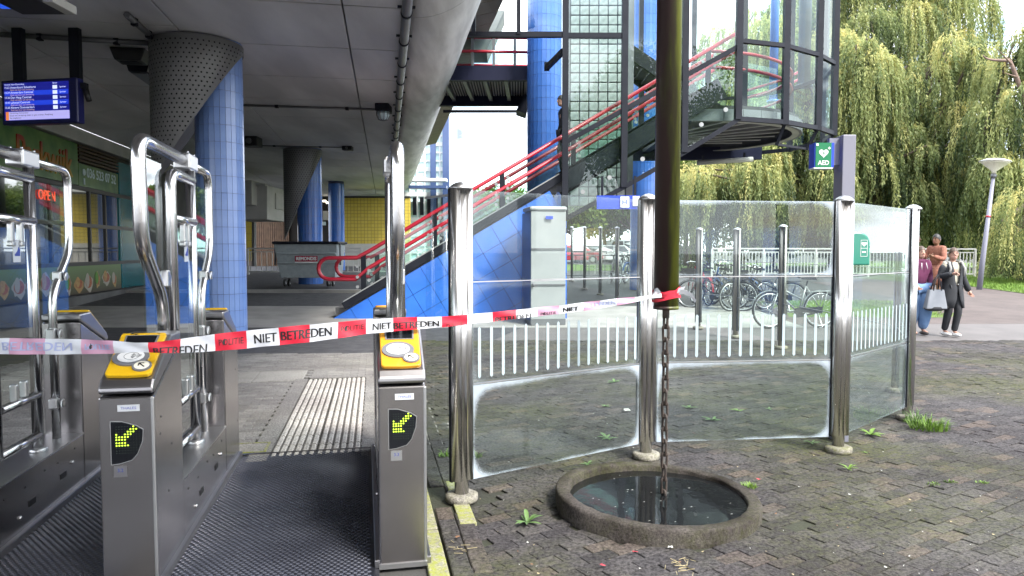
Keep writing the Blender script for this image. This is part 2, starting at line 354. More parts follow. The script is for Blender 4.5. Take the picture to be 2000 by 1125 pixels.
# ================================================================ GROUND AND PAVING
pm('ground_grey', (.05, .048, .047), .9, 0, (.07, .068, .065), .7, .3, 40, space='World')
pm('joint_sand', (.022, .022, .018), .95, 0, (.04, .044, .024), 2.5, .4, 60, space='World')
pm('path_pale', (.105, .097, .098), .85, 0, (.13, .12, .12), 1.4, .25, 60, space='World')
pm('path_pink', (.08, .064, .062), .85, 0, (.105, .084, .08), 2.2, .3, 70, space='World')
pm('paving_light', (.26, .255, .245), .85, 0, (.35, .34, .325), 1.6, .3, 60, space='World')
pm('lawn_soil', (.06, .10, .02), .9, 0, (.10, .16, .03), 3, .4, 50, space='World')
stonemat('paver_stone', [(.047, .045, .049), (.066, .063, .067), (.055, .053, .057), (.078, .074, .076), (.042, .040, .044), (.061, .058, .062), (.098, .083, .076)], (.088, .100, .022), .6, 1.0, fscale=48, flo=.10, fhi=2.7)
stonemat('clinker_stone', [(.21, .205, .205), (.27, .265, .26), (.235, .23, .23), (.31, .305, .295)], (.12, .13, .06), .25, .45)
stonemat('slab_stone', [(.30, .295, .285), (.36, .35, .335)], (.16, .17, .06), .3, .35)
stonemat('tactile_stone', [(.50, .48, .465), (.54, .525, .50), (.46, .445, .43)], (.25, .23, .2),   .12, .08)
stonemat('groove_stone', [(.13, .125, .12), (.16, .155, .15)], (.12, .13, .06), .2, .2)
stonemat('kerb_stone', [(.32, .31, .28), (.28, .27, .25)], (.27, .29, .05), 1.5, .4)
stonemat('base_stone', [(.30, .29, .27), (.26, .25, .235)], (.16, .17, .06), .8, .5)
stonemat('ring_stone', [(.075, .068, .065), (.09, .08, .076)], (.06, .068, .016), .8, 1.0, stain=(.30, .27, .28), sscale=4.0)

def clip(poly, axis, lim, keep_less):
    out = []
    for i in range(len(poly)):
        a, b = poly[i], poly[(i + 1) % len(poly)]
        ia = (a[axis] <= lim) == keep_less or a[axis] == lim; ib = (b[axis] <= lim) == keep_less or b[axis] == lim
        if ia: out.append(a)
        if ia != ib:
            t = (lim - a[axis]) / (b[axis] - a[axis]); out.append(tuple(a[k] + (b[k] - a[k]) * t for k in range(2)))
    return out
def sheet(name, poly, lift, mat):
    mb = MB(); bounds = [-1e4, 13, 13 + .6 / .036, 1e5]
    for lo, hi in zip(bounds, bounds[1:]):
        p = clip(clip(poly, 1, lo, False), 1, hi, True)
        if len(p) >= 3: mb.add([(x, y, zg(y) + lift) for x, y in p], [tuple(range(len(p)))])
    return tag(mb.build(name, MAT[mat], loc=(0, 0, 0)), kind='structure')
sheet('ground', [(-500, -300), (500, -300), (500, 1500), (-500, 1500)], -.022, 'ground_grey')

gr = Vector((math.cos(GA), math.sin(GA), 0)); gd = Vector((-math.sin(GA), math.cos(GA), 0))
O_R = Vector((-.55, 3.5, 0)); O_M = O_R - gr * 1.267; O_L = O_M - gr * .912
def GF(a, s, z=0): return O_R + gr * a + gd * s + Vector((0, 0, z))

RING = Vector((.905, 4.36, 0)); KERB_A = .225
def gate_ab(x, y):
    d = Vector((x, y, 0)) - O_R; return d.dot(gr), d.dot(gd)

# -------- brick fields: the 300 nearest bricks are objects, the rest one joined part
def brick_mesh(name, L, W, Hh, bv, mat):
    b = MB(); l, w = L / 2, W / 2
    vs = [(-l, -w, -Hh), (l, -w, -Hh), (l, w, -Hh), (-l, w, -Hh), (-l, -w, -bv), (l, -w, -bv), (l, w, -bv), (-l, w, -bv),
          (-l + bv, -w + bv, 0), (l - bv, -w + bv, 0), (l - bv, w - bv, 0), (-l + bv, w - bv, 0)]
    fs = [(8, 9, 10, 11)] + [(i, (i + 1) % 4, 4 + (i + 1) % 4, 4 + i) for i in range(4)] + [(4 + i, 4 + (i + 1) % 4, 8 + (i + 1) % 4, 8 + i) for i in range(4)]
    b.add(vs, fs); return vs, fs, b.mesh(name, MAT[mat])
def brick_field(parent, kind, mat, inside, rows_dir, bounds, L=.194, W=.093, nmax=300, jit=1.0, sunk=()):
    vs, fs, me = brick_mesh(kind, L - .004, W - .0045, .03, .003, mat)
    u = Vector((math.sin(rows_dir), math.cos(rows_dir), 0)); w = Vector((-u.y, u.x, 0))
    x0, x1, y0, y1 = bounds; c0 = Vector(((x0 + x1) / 2, (y0 + y1) / 2, 0)); ext = math.hypot(x1 - x0, y1 - y0) / 2
    pos = []
    for j in range(-int(ext / W), int(ext / W) + 1):
        for i in range(-int(ext / L), int(ext / L) + 1):
            wob = .010 * math.sin(i * .31 + j * .07) * jit
            c = c0 + u * (i * L + (L / 2 if j % 2 else 0)) + w * (j * W + wob)
            if x0 <= c.x <= x1 and y0 <= c.y <= y1 and abs(c.x) < 1.2 * c.y + 1.2 and inside(c.x, c.y): pos.append(c)
    pos.sort(key=lambda p: p.x ** 2 + p.y ** 2 + (1000 if abs(p.x) > .76 * p.y or p.y < 3.42 else 0))
    ang = math.atan2(u.y, u.x); V_, F_, RN = [], [], []
    for k, c in enumerate(pos):
        if any((c.x - hx) ** 2 + (c.y - hy) ** 2 < hr ** 2 for hx, hy, hr in sunk): continue
        dz = random.gauss(0, .0020) * jit - .001 + .0045 * math.sin(c.x * 2.1 + 1) * math.sin(c.y * 1.7) * jit
        e = Euler((random.gauss(0, .010) * jit, random.gauss(0, .006) * jit, ang + random.gauss(0, .014) * jit))
        if k < nmax: place(kind, me, parent, (c.x, c.y, zg(c.y) + dz), e)
        else:
            M = e.to_matrix(); o = len(V_)
            V_ += [M @ Vector(v) + Vector((c.x, c.y, zg(c.y) + dz)) for v in vs]; F_ += [tuple(o + q for q in f) for f in fs]; RN += [random.random()] * 12
    if V_:
        m2 = bpy.data.meshes.new(kind + '_rest'); m2.from_pydata(V_, [], F_); m2.materials.append(MAT[mat])
        a = m2.attributes.new('rnd', 'FLOAT', 'POINT'); a.data.foreach_set('value', RN)
        tag(place('far_' + kind + 's', m2, parent), kind='stuff')
    return len(pos)

bp = sheet('brick_pavement', [(-.2, 3.0), (12, 3.0), (12, 12.6), (-2.3, 12.6)], -.011, 'joint_sand')
POST_XY = [P(900, 350, 4.46), P(1265, 375, 5.385), P(1645, 385, 5.56), P(1778, 405, 6.65)]
POST_XY = [Vector((-.323, 4.46, 0)), Vector((1.034, 5.385, 0)), Vector((2.6, 5.56, 0)), Vector((3.76, 6.65, 0)), Vector((4.36, 7.96, 0)), Vector((4.45, 9.6, 0)), Vector((4.4, 11.5, 0)), Vector((4.13, 13.0, 0)), Vector((3.73, 14.1, 0))]
def in_right(x, y):
    a, s = gate_ab(x, y)
    if a < KERB_A + .175 or y > 12.6: return False
    if abs(a - .37) < .26 and .78 < s < 1.14: return False
    return (Vector((x, y, 0)) - RING).length > .60
n1 = brick_field(bp, 'brick', 'paver_stone', in_right, R(57.9), (-2.5, 11.9, 3.05, 12.6), sunk=[(1.68, 4.02, .09)])
# edging course along the gate kerb
vs_, fs_, edge_me = brick_mesh('edging_brick', .2, .1, .03, .006, 'paver_stone')
for i in range(28):
    for j in range(2):
        s_ = -.35 + i * .207
        if j == 1 and False: continue
        c = GF(KERB_A + .06 + j * .105, s_ + (.1 if j else 0))
        if .78 < s_ + (.1 if j else 0) < 1.14: continue
        place('edging_brick', edge_me, bp, (c.x, c.y, random.gauss(.005, .002)), Euler((0, 0, GA + R(90) + random.gauss(0, .01))))
# mossy kerb stones beside the gates
for i in range(6):
    L = .78; s_ = -.75 + i * .8
    MB().box((0, 0, -.04), (.1, L, .09)).build('kerb_block', MAT['kerb_stone'], bp, local=True, loc=(0, 0, 0), bevel=.006)
    o = bp.children[-1]; o.location = GF(KERB_A - .055, s_); o.rotation_euler = (0, 0, GA)

cp = sheet('clinker_pavement', [(-12, 5.2), (-.95, 5.2), (-2.25, 11.0), (-12, 11.0)], -.0135, 'joint_sand')
T0 = Vector((-1.545, 5.47, 0)); TA = R(11.0); tx = Vector((math.cos(TA), math.sin(TA), 0)); ty = Vector((-math.sin(TA), math.cos(TA), 0))
def in_left(x, y):
    a, s = gate_ab(x, y); d = Vector((x, y, 0)) - T0; p, q = d.dot(tx), d.dot(ty)
    if a > KERB_A + .2 or s < 2.28 or y > 11.0: return False
    if -.45 < p < .43 and -.1 < q < 3.5: return False
    if p < -.4 and 3.33 < q < 4.12: return False
    return x > -9
n2 = brick_field(cp, 'clinker', 'clinker_stone', in_left, R(90 - 11), (-7, .4, 5.3, 11.0), nmax=300, jit=.6)
def rib_tile():
    b = MB(); w, l = .344, .30
    b.box((0, 0, -.02), (w, l, .03), None, 1)
    for k in range(6): 
        x = -w / 2 + w * (k + .5) / 6
        b.prism([(x - .021, -l / 2 + .004, -.005), (x + .021, -l / 2 + .004, -.005), (x + .013, -l / 2 + .008, .006), (x - .013, -l / 2 + .008, .006)], (0, l - .012, 0))
    return b.mesh('tactile_tile', [MAT['tactile_stone'], MAT['groove_stone']])
rib = rib_tile()
for r_ in range(11):
    for c_ in (-1, 1):
        p = T0 + tx * c_ * .176 + ty * (.16 + r_ * .307); place('tactile_tile', rib, cp, (p.x, p.y, random.gauss(0, .0015)), Euler((random.gauss(0, .004), 0, TA)))
slab = MB().box((0, 0, -.02), (.6, .76, .04)).mesh('concrete_slab', MAT['slab_stone'])
for k in range(8):
    p = T0 + tx * (-.72 - k * .61) + ty * 3.73; o = place('concrete_slab', slab, cp, (p.x, p.y, .001), Euler((0, 0, TA))); bev(o, .006)
strip = MB().box((0, 0, -.016), (.15, .5, .04)).mesh('edge_strip', MAT['clinker_stone'])
for k in range(7):
    for e in (-.43, .43):
        p = T0 + tx * e + ty * (.15 + k * .505); place('edge_strip', strip, cp, (p.x, p.y, 0), Euler((0, 0, TA)))
p = G(484, 876); t = thing('access_cover', 'small square concrete access cover beside the ribbed guide tiles', 'cover', (p.x, p.y, 0), TA)
MB().box((0, 0, -.008), (.27, .25, .03)).build('lid', MAT['slab_stone'], t, local=True, bevel=.004)
f = MB()
for sx_, sy_, w_, h_ in ((-.15, 0, .02, .30), (.15, 0, .02, .30), (0, -.14, .28, .02), (0, .14, .28, .02)): f.box((sx_, sy_, -.006), (w_, h_, .03))
f.build('frame', MAT['kerb_stone'], t, local=True)

# -------- farther surfaces
sheet('dark_ground_band', [(-40, 11.0), (-2.25, 11.0), (-.4, 12.6), (.2, 14.35), (-40, 14.35)], -.012, 'asphalt')  # darker band of ground between the clinkers and the forecourt
sheet('concrete_forecourt', [(-40, 14.35), (6, 14.35), (6, 18.2), (-40, 18.2)], -.010, 'paving_light')
sheet('service_road', [(-40, 18.2), (-3.4, 18.2), (-3.4, 60), (-40, 60)], -.011, 'asphalt')
k_ = MB().box((0, 0, 0), (36, .35, .12)); tag(k_.build('road_kerb', MAT['paving_light'], loc=(0, 0, 0)), kind='structure'); bpy.data.objects['road_kerb'].location = (-21.6, 21.9, zg(21.9) + .02)
sheet('footpath', [(-1.5, 12.6), (40, 12.6), (40, 14.9), (.2, 14.9), (.2, 14.35)], -.0135, 'path_pale')
sheet('asphalt_strip', [(.2, 14.9), (40, 14.9), (40, 15.7), (.2, 15.7)], -.014, 'path_pink')
sheet('brick_path', [(6.2, 15.7), (40, 15.7), (40, 18.3), (15.6, 20.0), (15.6, 26), (11, 26), (11, 20), (6.2, 18.4)], -.012, 'path_pink')
sheet('lawn_right', [(15.7, 26.5), (15.7, 20.05), (40, 18.35), (70, 18.35), (70, 60), (15.7, 60)], -.008, 'lawn_soil')
sheet('lawn_middle', [(6.3, 16.0), (9.9, 15.9), (10.6, 19.5), (7.4, 19.5)], -.007, 'lawn_soil')
sheet('lawn_back', [(-6, 36), (14, 36), (14, 52), (-6, 52)], -.008, 'lawn_soil')
sheet('car_park', [(-6, 52), (25, 52), (25, 75), (-6, 75)], -.009, 'asphalt')

# grass tufts on the lawns: one uncountable mass
pm('grass_blade', (.11, .21, .025), .7, 0, (.18, .28, .04), 3, space='World')
V_, F_ = [], []
def tuft(x, y, h, n, spread):
    for _ in range(n):
        a = random.uniform(0, 6.283); px_, py_ = x + random.gauss(0, spread), y + random.gauss(0, spread); hh = h * random.uniform(.5, 1.2); w = hh * .09; lx, ly = random.gauss(0, .4) * hh, random.gauss(0, .4) * hh
        z = zg(py_) - .01; ca, sa = math.cos(a) * w, math.sin(a) * w; o = len(V_)
        V_.extend([(px_ - ca, py_ - sa, z), (px_ + ca, py_ + sa, z), (px_ + lx * .5 + ca * .6, py_ + ly * .5 + sa * .6, z + hh * .6), (px_ + lx, py_ + ly, z + hh)]); F_.extend([(o, o + 1, o + 2), (o, o + 2, o + 3)])
for _ in range(9000):
    x, y = random.uniform(15.7, 24), random.uniform(18.9, 28)
    if y > 20.05 - (x - 15.7) * .07: tuft(x, y, .11, 3, .05)
for _ in range(1400): tuft(random.uniform(6.6, 10.3), random.uniform(16.0, 19.4), .07, 3, .05)
me = bpy.data.meshes.new('grass'); me.from_pydata(V_, [], F_); me.materials.append(MAT['grass_blade'])
o = place('grass', me); tag(o, 'short bright green grass on the banks beside the brick path', 'grass', kind='stuff')

# -------- black ribbed gate floor
pm('gate_floor', (.016, .017, .024), .42, .2, (.022, .024, .034), 1.3, rvar=.16)
pm('gate_nub', (.04, .044, .062), .30, .35, (.07, .075, .10), 1.1, rvar=.14)
gf = MB()
for a0, a1 in ((-1.15, -.12), (-2.062, -1.384)):
    gf.prism([GF(a0, -2.2, -.02), GF(a1, -2.2, -.02), GF(a1, 2.22, -.02), GF(a0, 2.22, -.02)], (0, 0, .022))
gf = tag(gf.build('gate_floor', MAT['gate_floor'], loc=(0, 0, 0)), kind='structure')
NV, NF = [], []
for a0, a1 in ((-1.14, -.13), (-2.05, -1.40)):
    na, ns = int((a1 - a0) / .034), int(2.55 / .0235)
    for j in range(ns):
        for i in range(na):
            c = GF(a0 + (i + .5 + (.5 if j % 2 else 0)) * .034, -.35 + j * .0235, .002); o = len(NV)
            if i == na - 1 and j % 2: continue
            for k in range(6):
                an = k * math.pi / 3; NV.append(c + gr * math.cos(an) * .0135 + gd * math.sin(an) * .0085)
            for k in range(6):
                an = k * math.pi / 3; NV.append(c + gr * math.cos(an) * .008 + gd * math.sin(an) * .0045 + Vector((0, 0, .005)))
            NF.append(tuple(o + 6 + k for k in range(6)))
            for k in range(6): NF.append((o + k, o + (k + 1) % 6, o + 6 + (k + 1) % 6, o + 6 + k))
me = bpy.data.meshes.new('floor_studs'); me.from_pydata(NV, [], NF); me.materials.append(MAT['gate_nub']); tag(place('floor_studs', me, gf), kind='stuff')
e = MB(); e.bar(GF(-1.15, 2.235, .0), GF(-.12, 2.235, .0), .025, .02); e.bar(GF(-2.06, 2.235, .0), GF(-1.384, 2.235, .0), .025, .02); e.build('edge_profile', MAT['cabinet_steel'], gf)
# ================================================================ VIADUCT
ZC = 5.2
vd = thing('viaduct', 'grey concrete railway viaduct overhead with a rounded outer edge', 'viaduct', (0, 0, 0))
MB().prism([V(-7.8, -16, 5.36), V(.42, -16, 5.36), V(.42, -16, 7.0), V(-7.8, -16, 7.0)], DV * 84).build('deck', MAT['concrete_dark'], vd)
pan = {}
for (u0, u1) in ((-6.1, -3.3), (-3.3, -.6), (-.6, .40)):
    for k in range(36):
        s0 = -14.9 + k * 2.27; sh = .8 if u0 > -4 else 0
        MB().prism([V(u0 + .012, s0 + sh, ZC), V(u1 - .012, s0 + sh, ZC), V(u1 - .012, s0 + sh + 2.228, ZC), V(u0 + .012, s0 + sh + 2.228, ZC)], (0, 0, .12)).build('ceiling_panel', MAT['concrete_ceiling'], vd, bevel=.012)
# left soffit falling to the shop front
for k in range(36):
    s0 = -14.9 + k * 2.27
    MB().prism([V(-7.85, s0, 4.80), V(-6.12, s0, ZC), V(-6.12, s0, ZC + .12), V(-7.85, s0, 4.92)], DV * 2.245).build('soffit_panel', MAT['concrete_ceiling'], vd)
# rounded edge beam in cast lengths
prof = [(.42, ZC)] + [(.42 + 1.55 * math.sin(t), ZC + 2.0 - 2.0 * math.cos(t)) for t in [R(a) for a in range(6, 91, 6)]] + [(1.97, 8.1), (1.7, 8.1), (1.7, 7.3), (.42, 7.3)]
for k in range(12):
    s0 = -16 + k * 6.81; mb = MB(); n = len(prof)
    A = [V(u, s0, z) for u, z in prof]; B = [V(u, s0 + 6.79, z) for u, z in prof]
    mb.add(A + B, [tuple(range(n)), tuple(reversed(range(n, 2 * n)))])
    mb.add(A + B, [(i, (i + 1) % n, n + (i + 1) % n, n + i) for i in range(n)], sm=False)
    for i in range(n + 2, len(mb.f)): pass
    for i in range(2, 2 + 16): mb.s[i] = True
    mb.build('edge_beam', MAT['concrete_edge'], vd)
# platform-edge blocks seen past the curve
pe = MB()
for k in range(30): pe.prism([V(2.02, 12 + k * .9, 7.25), V(2.75, 12 + k * .9, 7.45), V(2.75, 12 + k * .9, 7.6), V(2.02, 12 + k * .9, 7.6)], DV * .86)
tag(pe.build('platform_edging', MAT['ring_concrete_a'], vd), kind='stuff')
# drain pipe under the edge
dp = thing('drain_pipe', 'long grey drain pipe clipped under the edge of the viaduct', 'pipe', V(.33, 0, ZC - .1))
MB().cyl(V(.33, -6, ZC - .1), V(.33, 27, ZC - .1), .075, 14).build('pipe', MAT['pipe_grey'], dp)
for k in range(18):
    c = V(.33, 2.2 + k * 1.42, ZC - .1); mb = MB(); mb.cyl(c - DV * .03, c + DV * .03, .088, 14); mb.bar(c + RV * -.13 + Vector((0, 0, .085)), c + RV * .13 + Vector((0, 0, .085)), .05, .03); mb.build('pipe_clip', MAT['dark_steel'], dp)

# -------- ceiling fittings
def fitting(name, label, cat, px, py, zc=ZC):
    d = ray(px, py); t = (zc - CAM_H) / d.z; return Vector((d.x * t, d.y * t, zc))
c = fitting('x', '', '', 268, 116); lt = thing('ceiling_light', 'boxy fluorescent ceiling light left of the first perforated column shield', 'ceiling light', c)
MB().prism([c + RV * -.22 + Vector((0, 0, 0)), c + RV * .22, c + RV * .16 + Vector((0, 0, -.22)), c + RV * -.16 + Vector((0, 0, -.22))], DV * 2.6).build('housing', MAT['dark_steel'], lt)
MB().prism([c + RV * .225 + Vector((0, 0, -.01)) - DV * .01, c + RV * .168 + Vector((0, 0, -.215)) - DV * .01, c + RV * .19 + Vector((0, 0, -.215)) - DV * .01, c + RV * .25 + Vector((0, 0, -.01)) - DV * .01], DV * 2.62).build('side_cover', MAT['concrete_light'], lt)
MB().prism([c + RV * -.13 + Vector((0, 0, -.225)) + DV * .1, c + RV * .13 + Vector((0, 0, -.225)) + DV * .1, c + RV * .13 + Vector((0, 0, -.24)) + DV * .1, c + RV * -.13 + Vector((0, 0, -.24)) + DV * .1], DV * 2.4).build('diffuser', MAT['reader_ring'], lt)
c = fitting('x', '', '', 248, 92); sp = thing('ceiling_speaker', 'small black box on the ceiling above the fluorescent light', 'speaker', c)
MB().prism([c + RV * -.3, c + RV * .3, c + RV * .22 + Vector((0, 0, -.22)), c + RV * -.22 + Vector((0, 0, -.22))], DV * .4).build('housing', MAT['black'], sp, bevel=.02)
MB().box(c + DV * .2 + Vector((0, 0, -.225)), (.3, .2, .01)).build('grille', MAT['dark_steel'], sp)
c = fitting('x', '', '', 749, 205); wl_ = thing('bulkhead_lamp', 'caged bulkhead lamp on the ceiling beside the drain pipe', 'lamp', c)
MB().box(c + Vector((0, 0, -.09)), (.34, .5, .18)).build('base_box', MAT['dark_steel'], wl_, bevel=.02)
MB().lathe([(.15, 0), (.15, -.08), (.11, -.17), (.03, -.2)], c + Vector((0, -.05, -.18)), 14).build('glass_bowl', MAT['sticker_white'], wl_)
mb = MB()
for k in range(5):
    a = R(36 * k); mb.tube([c + Vector((0, -.05, -.18)) + Vector((math.cos(a) * r, math.sin(a) * r, -z)) for r, z in ((.165, 0), (.165, .09), (.12, .19), (0, .22), (-.12, .19), (-.165, .09), (-.165, 0))], .008, 5)
mb.build('cage', MAT['pipe_grey'], wl_)
for px, py, lab, (w, l, h) in ((492, 268, 'small camera housing on the ceiling beside the first blue column', (.5, .5, .3)), (679, 286, 'small black junction box at the right end of the ceiling conduit', (.34, .3, .14))):
    c = fitting('x', '', '', px, py); q = thing('ceiling_box', lab, 'box', c)
    MB().box(c + Vector((0, 0, -h / 2)), (w, l, h)).build('housing', MAT['black'], q, bevel=.02); MB().cyl(c + Vector((0, -l / 2, -h * .5)), c + Vector((0, -l / 2 - .06, -h * .5)), h * .3, 10).build('cable_gland', MAT['pipe_grey'], q)
def conduit(a, b, lab, z=ZC, r=.02):
    a_, b_ = fitting('', '', '', *a, z), fitting('', '', '', *b, z); t = thing('conduit', lab, 'conduit', a_)
    MB().cyl(a_ - Vector((0, 0, r)), b_ - Vector((0, 0, r)), r, 6).build('tube', MAT['pipe_grey'], t)
    mb = MB(); n = max(2, int((b_ - a_).length / 1.2))
    for i in range(n): p = a_.lerp(b_, (i + .5) / n); mb.box(p - Vector((0, 0, r)), (.08, .08, r * 2.6))
    mb.build('saddle_clips', MAT['dark_steel'], t)
conduit((470, 203), (745, 212), 'thin conduit running across the ceiling to the bulkhead lamp', r=.03)
conduit((490, 283), (670, 287), 'thin conduit across the ceiling to the small black junction box')
conduit((0, 62), (300, 80), 'pale conduit across the ceiling above the display hangers', r=.045)
conduit((247, 22), (303, 72), 'short battered conduit leading to the first column shield', r=.05)
c = fitting('', '', '', 80, 152); q = thing('smoke_detector', 'small round detector on the ceiling above the blue display', 'detector', c)
MB().lathe([(.16, 0), (.16, -.06), (.11, -.13)], c, 16).build('base', MAT['reader_ring'], q); MB().lathe([(.07, -.13), (.06, -.17)], c, 12).build('sensor', MAT['dark_steel'], q)

# -------- tiled columns
def column(cx, cy, r, z1, label, split, tw=.09, th=.29, mat='tile_blue', group=None, shield=None, hang=None):
    z0 = zg(cy) - .02; t = thing('tiled_column', label, 'column', (cx, cy, z0), 0, group)
    MB().lathe([(r - .012, 0), (r - .012, z1 - z0)], (cx, cy, z0), 48).build('core', MAT['grout'], t)
    n = int(2 * math.pi * r / tw); rows = int((z1 - z0) / th); da = 2 * math.pi / n; g = .0032 / r
    def tile_geo(a, z):
        vs = []
        for rr in (r - .012, r):
            for k in range(2):
                for zz in (z + .003, z + th - .003): aa = a + (g * .8 if k == 0 else da - g * .8); vs.append((math.cos(aa) * rr, math.sin(aa) * rr, zz))
        return vs, [(4, 6, 7, 5), (0, 4, 5, 1), (2, 3, 7, 6), (1, 5, 7, 3), (0, 2, 6, 4)]
    vis = []; view = math.atan2(-cy, -cx)
    for i in range(n):
        a = i * da; d = abs((a + da / 2 - view + math.pi) % (2 * math.pi) - math.pi); vis += [(d, i, j) for j in range(rows)]
    vis.sort(); V_, F_, RN = [], [], []
    if split:
        vs, fs = tile_geo(-da / 2, 0); b = MB(); b.add(vs, fs); tm = b.mesh('tile', MAT[mat])
    for k, (d, i, j) in enumerate(vis):
        if split and k < 300: place('tile', tm, t, (0, 0, j * th + random.gauss(0, .0006)), (random.gauss(0, .0006), 0, i * da + da / 2 + random.gauss(0, .0012)))
        else:
            vs, fs = tile_geo(i * da, j * th); o = len(V_); V_ += vs; F_ += [tuple(o + q for q in f) for f in fs]; RN += [random.random()] * 8
    if V_:
        m2 = bpy.data.meshes.new('tile_field'); m2.from_pydata(V_, [], F_); m2.materials.append(MAT[mat])
        a = m2.attributes.new('rnd', 'FLOAT', 'POINT'); a.data.foreach_set('value', RN)
        tag(place('tile_field', m2, t), kind='stuff')
    if shield:
        rs, ox, oy, zlow, ztop = shield; C = Vector((cx + ox, cy + oy, 0)); N = 72
        lat = C.cross(Vector((0, 0, 1))).normalized()               # lateral direction seen from the gates
        def zl(a):
            q = (Vector((math.cos(a), math.sin(a), 0)).dot(lat) + 1) / 2; return zlow + (ztop - .12 - zlow) * q ** 1.0
        mb = MB(); vs = []
        for i in range(N):
            a = 2 * math.pi * i / N; ca, sa = math.cos(a), math.sin(a)
            vs += [C + Vector((ca * rs, sa * rs, zl(a))), C + Vector((ca * rs, sa * rs, ztop)), C + Vector((ca * (rs - .012), sa * (rs - .012), zl(a))), C + Vector((ca * (rs - .012), sa * (rs - .012), ztop))]
        fs = []
        for i in range(N):
            j = (i + 1) % N; fs += [(4 * i, 4 * j, 4 * j + 1, 4 * i + 1), (4 * i + 2, 4 * i + 3, 4 * j + 3, 4 * j + 2), (4 * i, 4 * i + 2, 4 * j + 2, 4 * j)]
        mb.add(vs, fs, 0, True); sh = mb.build('shield', MAT['perforated_sheet'], t)
        hb = MB(); sp_ = .086; na = int(2 * math.pi * rs / sp_)
        for j in range(int((ztop - zlow) / (sp_ * .866))):
            z = ztop - .1 - j * sp_ * .866
            for i in range(na):
                a = (i + (.5 if j % 2 else 0)) * 2 * math.pi / na
                if z < zl(a) + .05: continue
                nrm = Vector((math.cos(a), math.sin(a), 0))
                if nrm.dot(Vector((-cx, -cy, 0)).normalized()) < -.15: continue
                c = C + nrm * (rs + .0015) + Vector((0, 0, z)); e1 = Vector((-nrm.y, nrm.x, 0)); e2 = Vector((0, 0, 1))
                hb.add([c + e1 * math.cos(k * math.pi / 3) * .0155 + e2 * math.sin(k * math.pi / 3) * .0155 for k in range(6)], [tuple(range(6))])
        tag(hb.build('perforations', MAT['hole_dark'], sh, fix=False), kind='stuff')
    return t
cx1 = P(432, 400, 12.5); column(cx1.x, cx1.y, .40, ZC + .05, 'pale blue tiled column nearest the gates, half wrapped by a grey perforated shield', True, group='blue tiled columns under the viaduct', mat='column_tile_pale', shield=(.76, -.36, .0, 2.75, ZC - .03))
cx2 = P(605, 400, 25.3); column(cx2.x, cx2.y, .43, ZC + .05, 'blue tiled column behind the waste container with a dark perforated shield', False, .1, .3, group='blue tiled columns under the viaduct', shield=(.67, -.22, 0, 2.0, ZC - .03))
cx3 = P(657, 400, 37); column(cx3.x, cx3.y, .41, ZC + .05, 'farthest blue tiled column beside the yellow tiled wall, without a shield', False, .1, .3, group='blue tiled columns under the viaduct')

# ================================================================ SNACK BAR FRONT (left)
US = -8.0
pm('sign_green', (.035, .13, .028), .35, 0, (.13, .24, .06), 2.2, space='World', coat=.3)
pm('sign_brown', (.05, .022, .012), .4); pm('teal_panel', (.012, .17, .20), .18, coat=.6); pm('neon_red', (1, .07, .03), .4, emit=.18); pm('frame_black', (.012, .012, .013), .35)
def gradmat(name, z0, z1, c0, c1):
    m, n, l, b = newmat(name); g = n.new('ShaderNodeNewGeometry'); s = n.new('ShaderNodeSeparateXYZ'); l.new(g.outputs['Position'], s.inputs[0])
    mr = n.new('ShaderNodeMapRange'); mr.inputs['From Min'].default_value = z0; mr.inputs['From Max'].default_value = z1; l.new(s.outputs[2], mr.inputs['Value'])
    rp = n.new('ShaderNodeValToRGB'); rp.color_ramp.elements[0].color = (*c0, 1); rp.color_ramp.elements[1].color = (*c1, 1); l.new(mr.outputs[0], rp.inputs['Fac']); l.new(rp.outputs[0], b.inputs['Base Color']); b.inputs['Roughness'].default_value = .4
gradmat('letter_gradient', 3.45, 4.15, (.48, .33, .03), (.30, .015, .02)); gradmat('lower_print', .4, 1.25, (.045, .02, .012), (.16, .27, .10))
sb = thing('snack_bar', 'snack bar front with green sign, mirror-like windows and food pictures, left under the viaduct', 'snack bar', V(US, 16, 0))
def fbox(s0, s1, z0, z1, u0, u1, mat, name, parent=sb, bevel=0, mi=None):
    return MB().prism([V(u0, s0, z0), V(u1, s0, z0), V(u1, s0, z1), V(u0, s0, z1)], DV * (s1 - s0)).build(name, MAT[mat], parent, bevel=bevel)
fbox(4, 36, -.1, 4.8, US - 3, US - .08, 'frame_black', 'wall'); fbox(25.62, 36, .3, 4.4, US - .07, US + .02, 'concrete_dark', 'end_panel')
fbox(4, 36, 4.45, 4.80, US - .07, US + .14, 'concrete_light', 'fascia')
fbox(4, 25.6, -.05, .42, US - .07, US + .10, 'concrete_dark', 'plinth')
for s0, s1 in ((9.0, 12.6), (12.7, 16.2), (16.3, 18.9), (18.98, 21.2), (21.28, 22.3), (22.38, 23.35)):
    w = fbox(s0, s1, 1.30, 2.24, US - .07, US - .03, 'shop_glass', 'window'); fbox(s0, s1, 2.34, 3.24, US - .07, US - .03, 'shop_glass', 'window')
for z in (1.25, 2.29, 3.27): fbox(9, 25.5, z - .05, z + .05, US - .06, US + .02, 'frame_black', 'transom')
for s_ in (9.0, 12.65, 16.25, 18.94, 21.24, 22.34): fbox(s_ - .04, s_ + .04, 1.30, 3.22, US - .06, US + .01, 'frame_black', 'mullion')
sg = fbox(8.5, 20.5, 3.34, 4.42, US - .06, US + .02, 'sign_green', 'shop_sign')
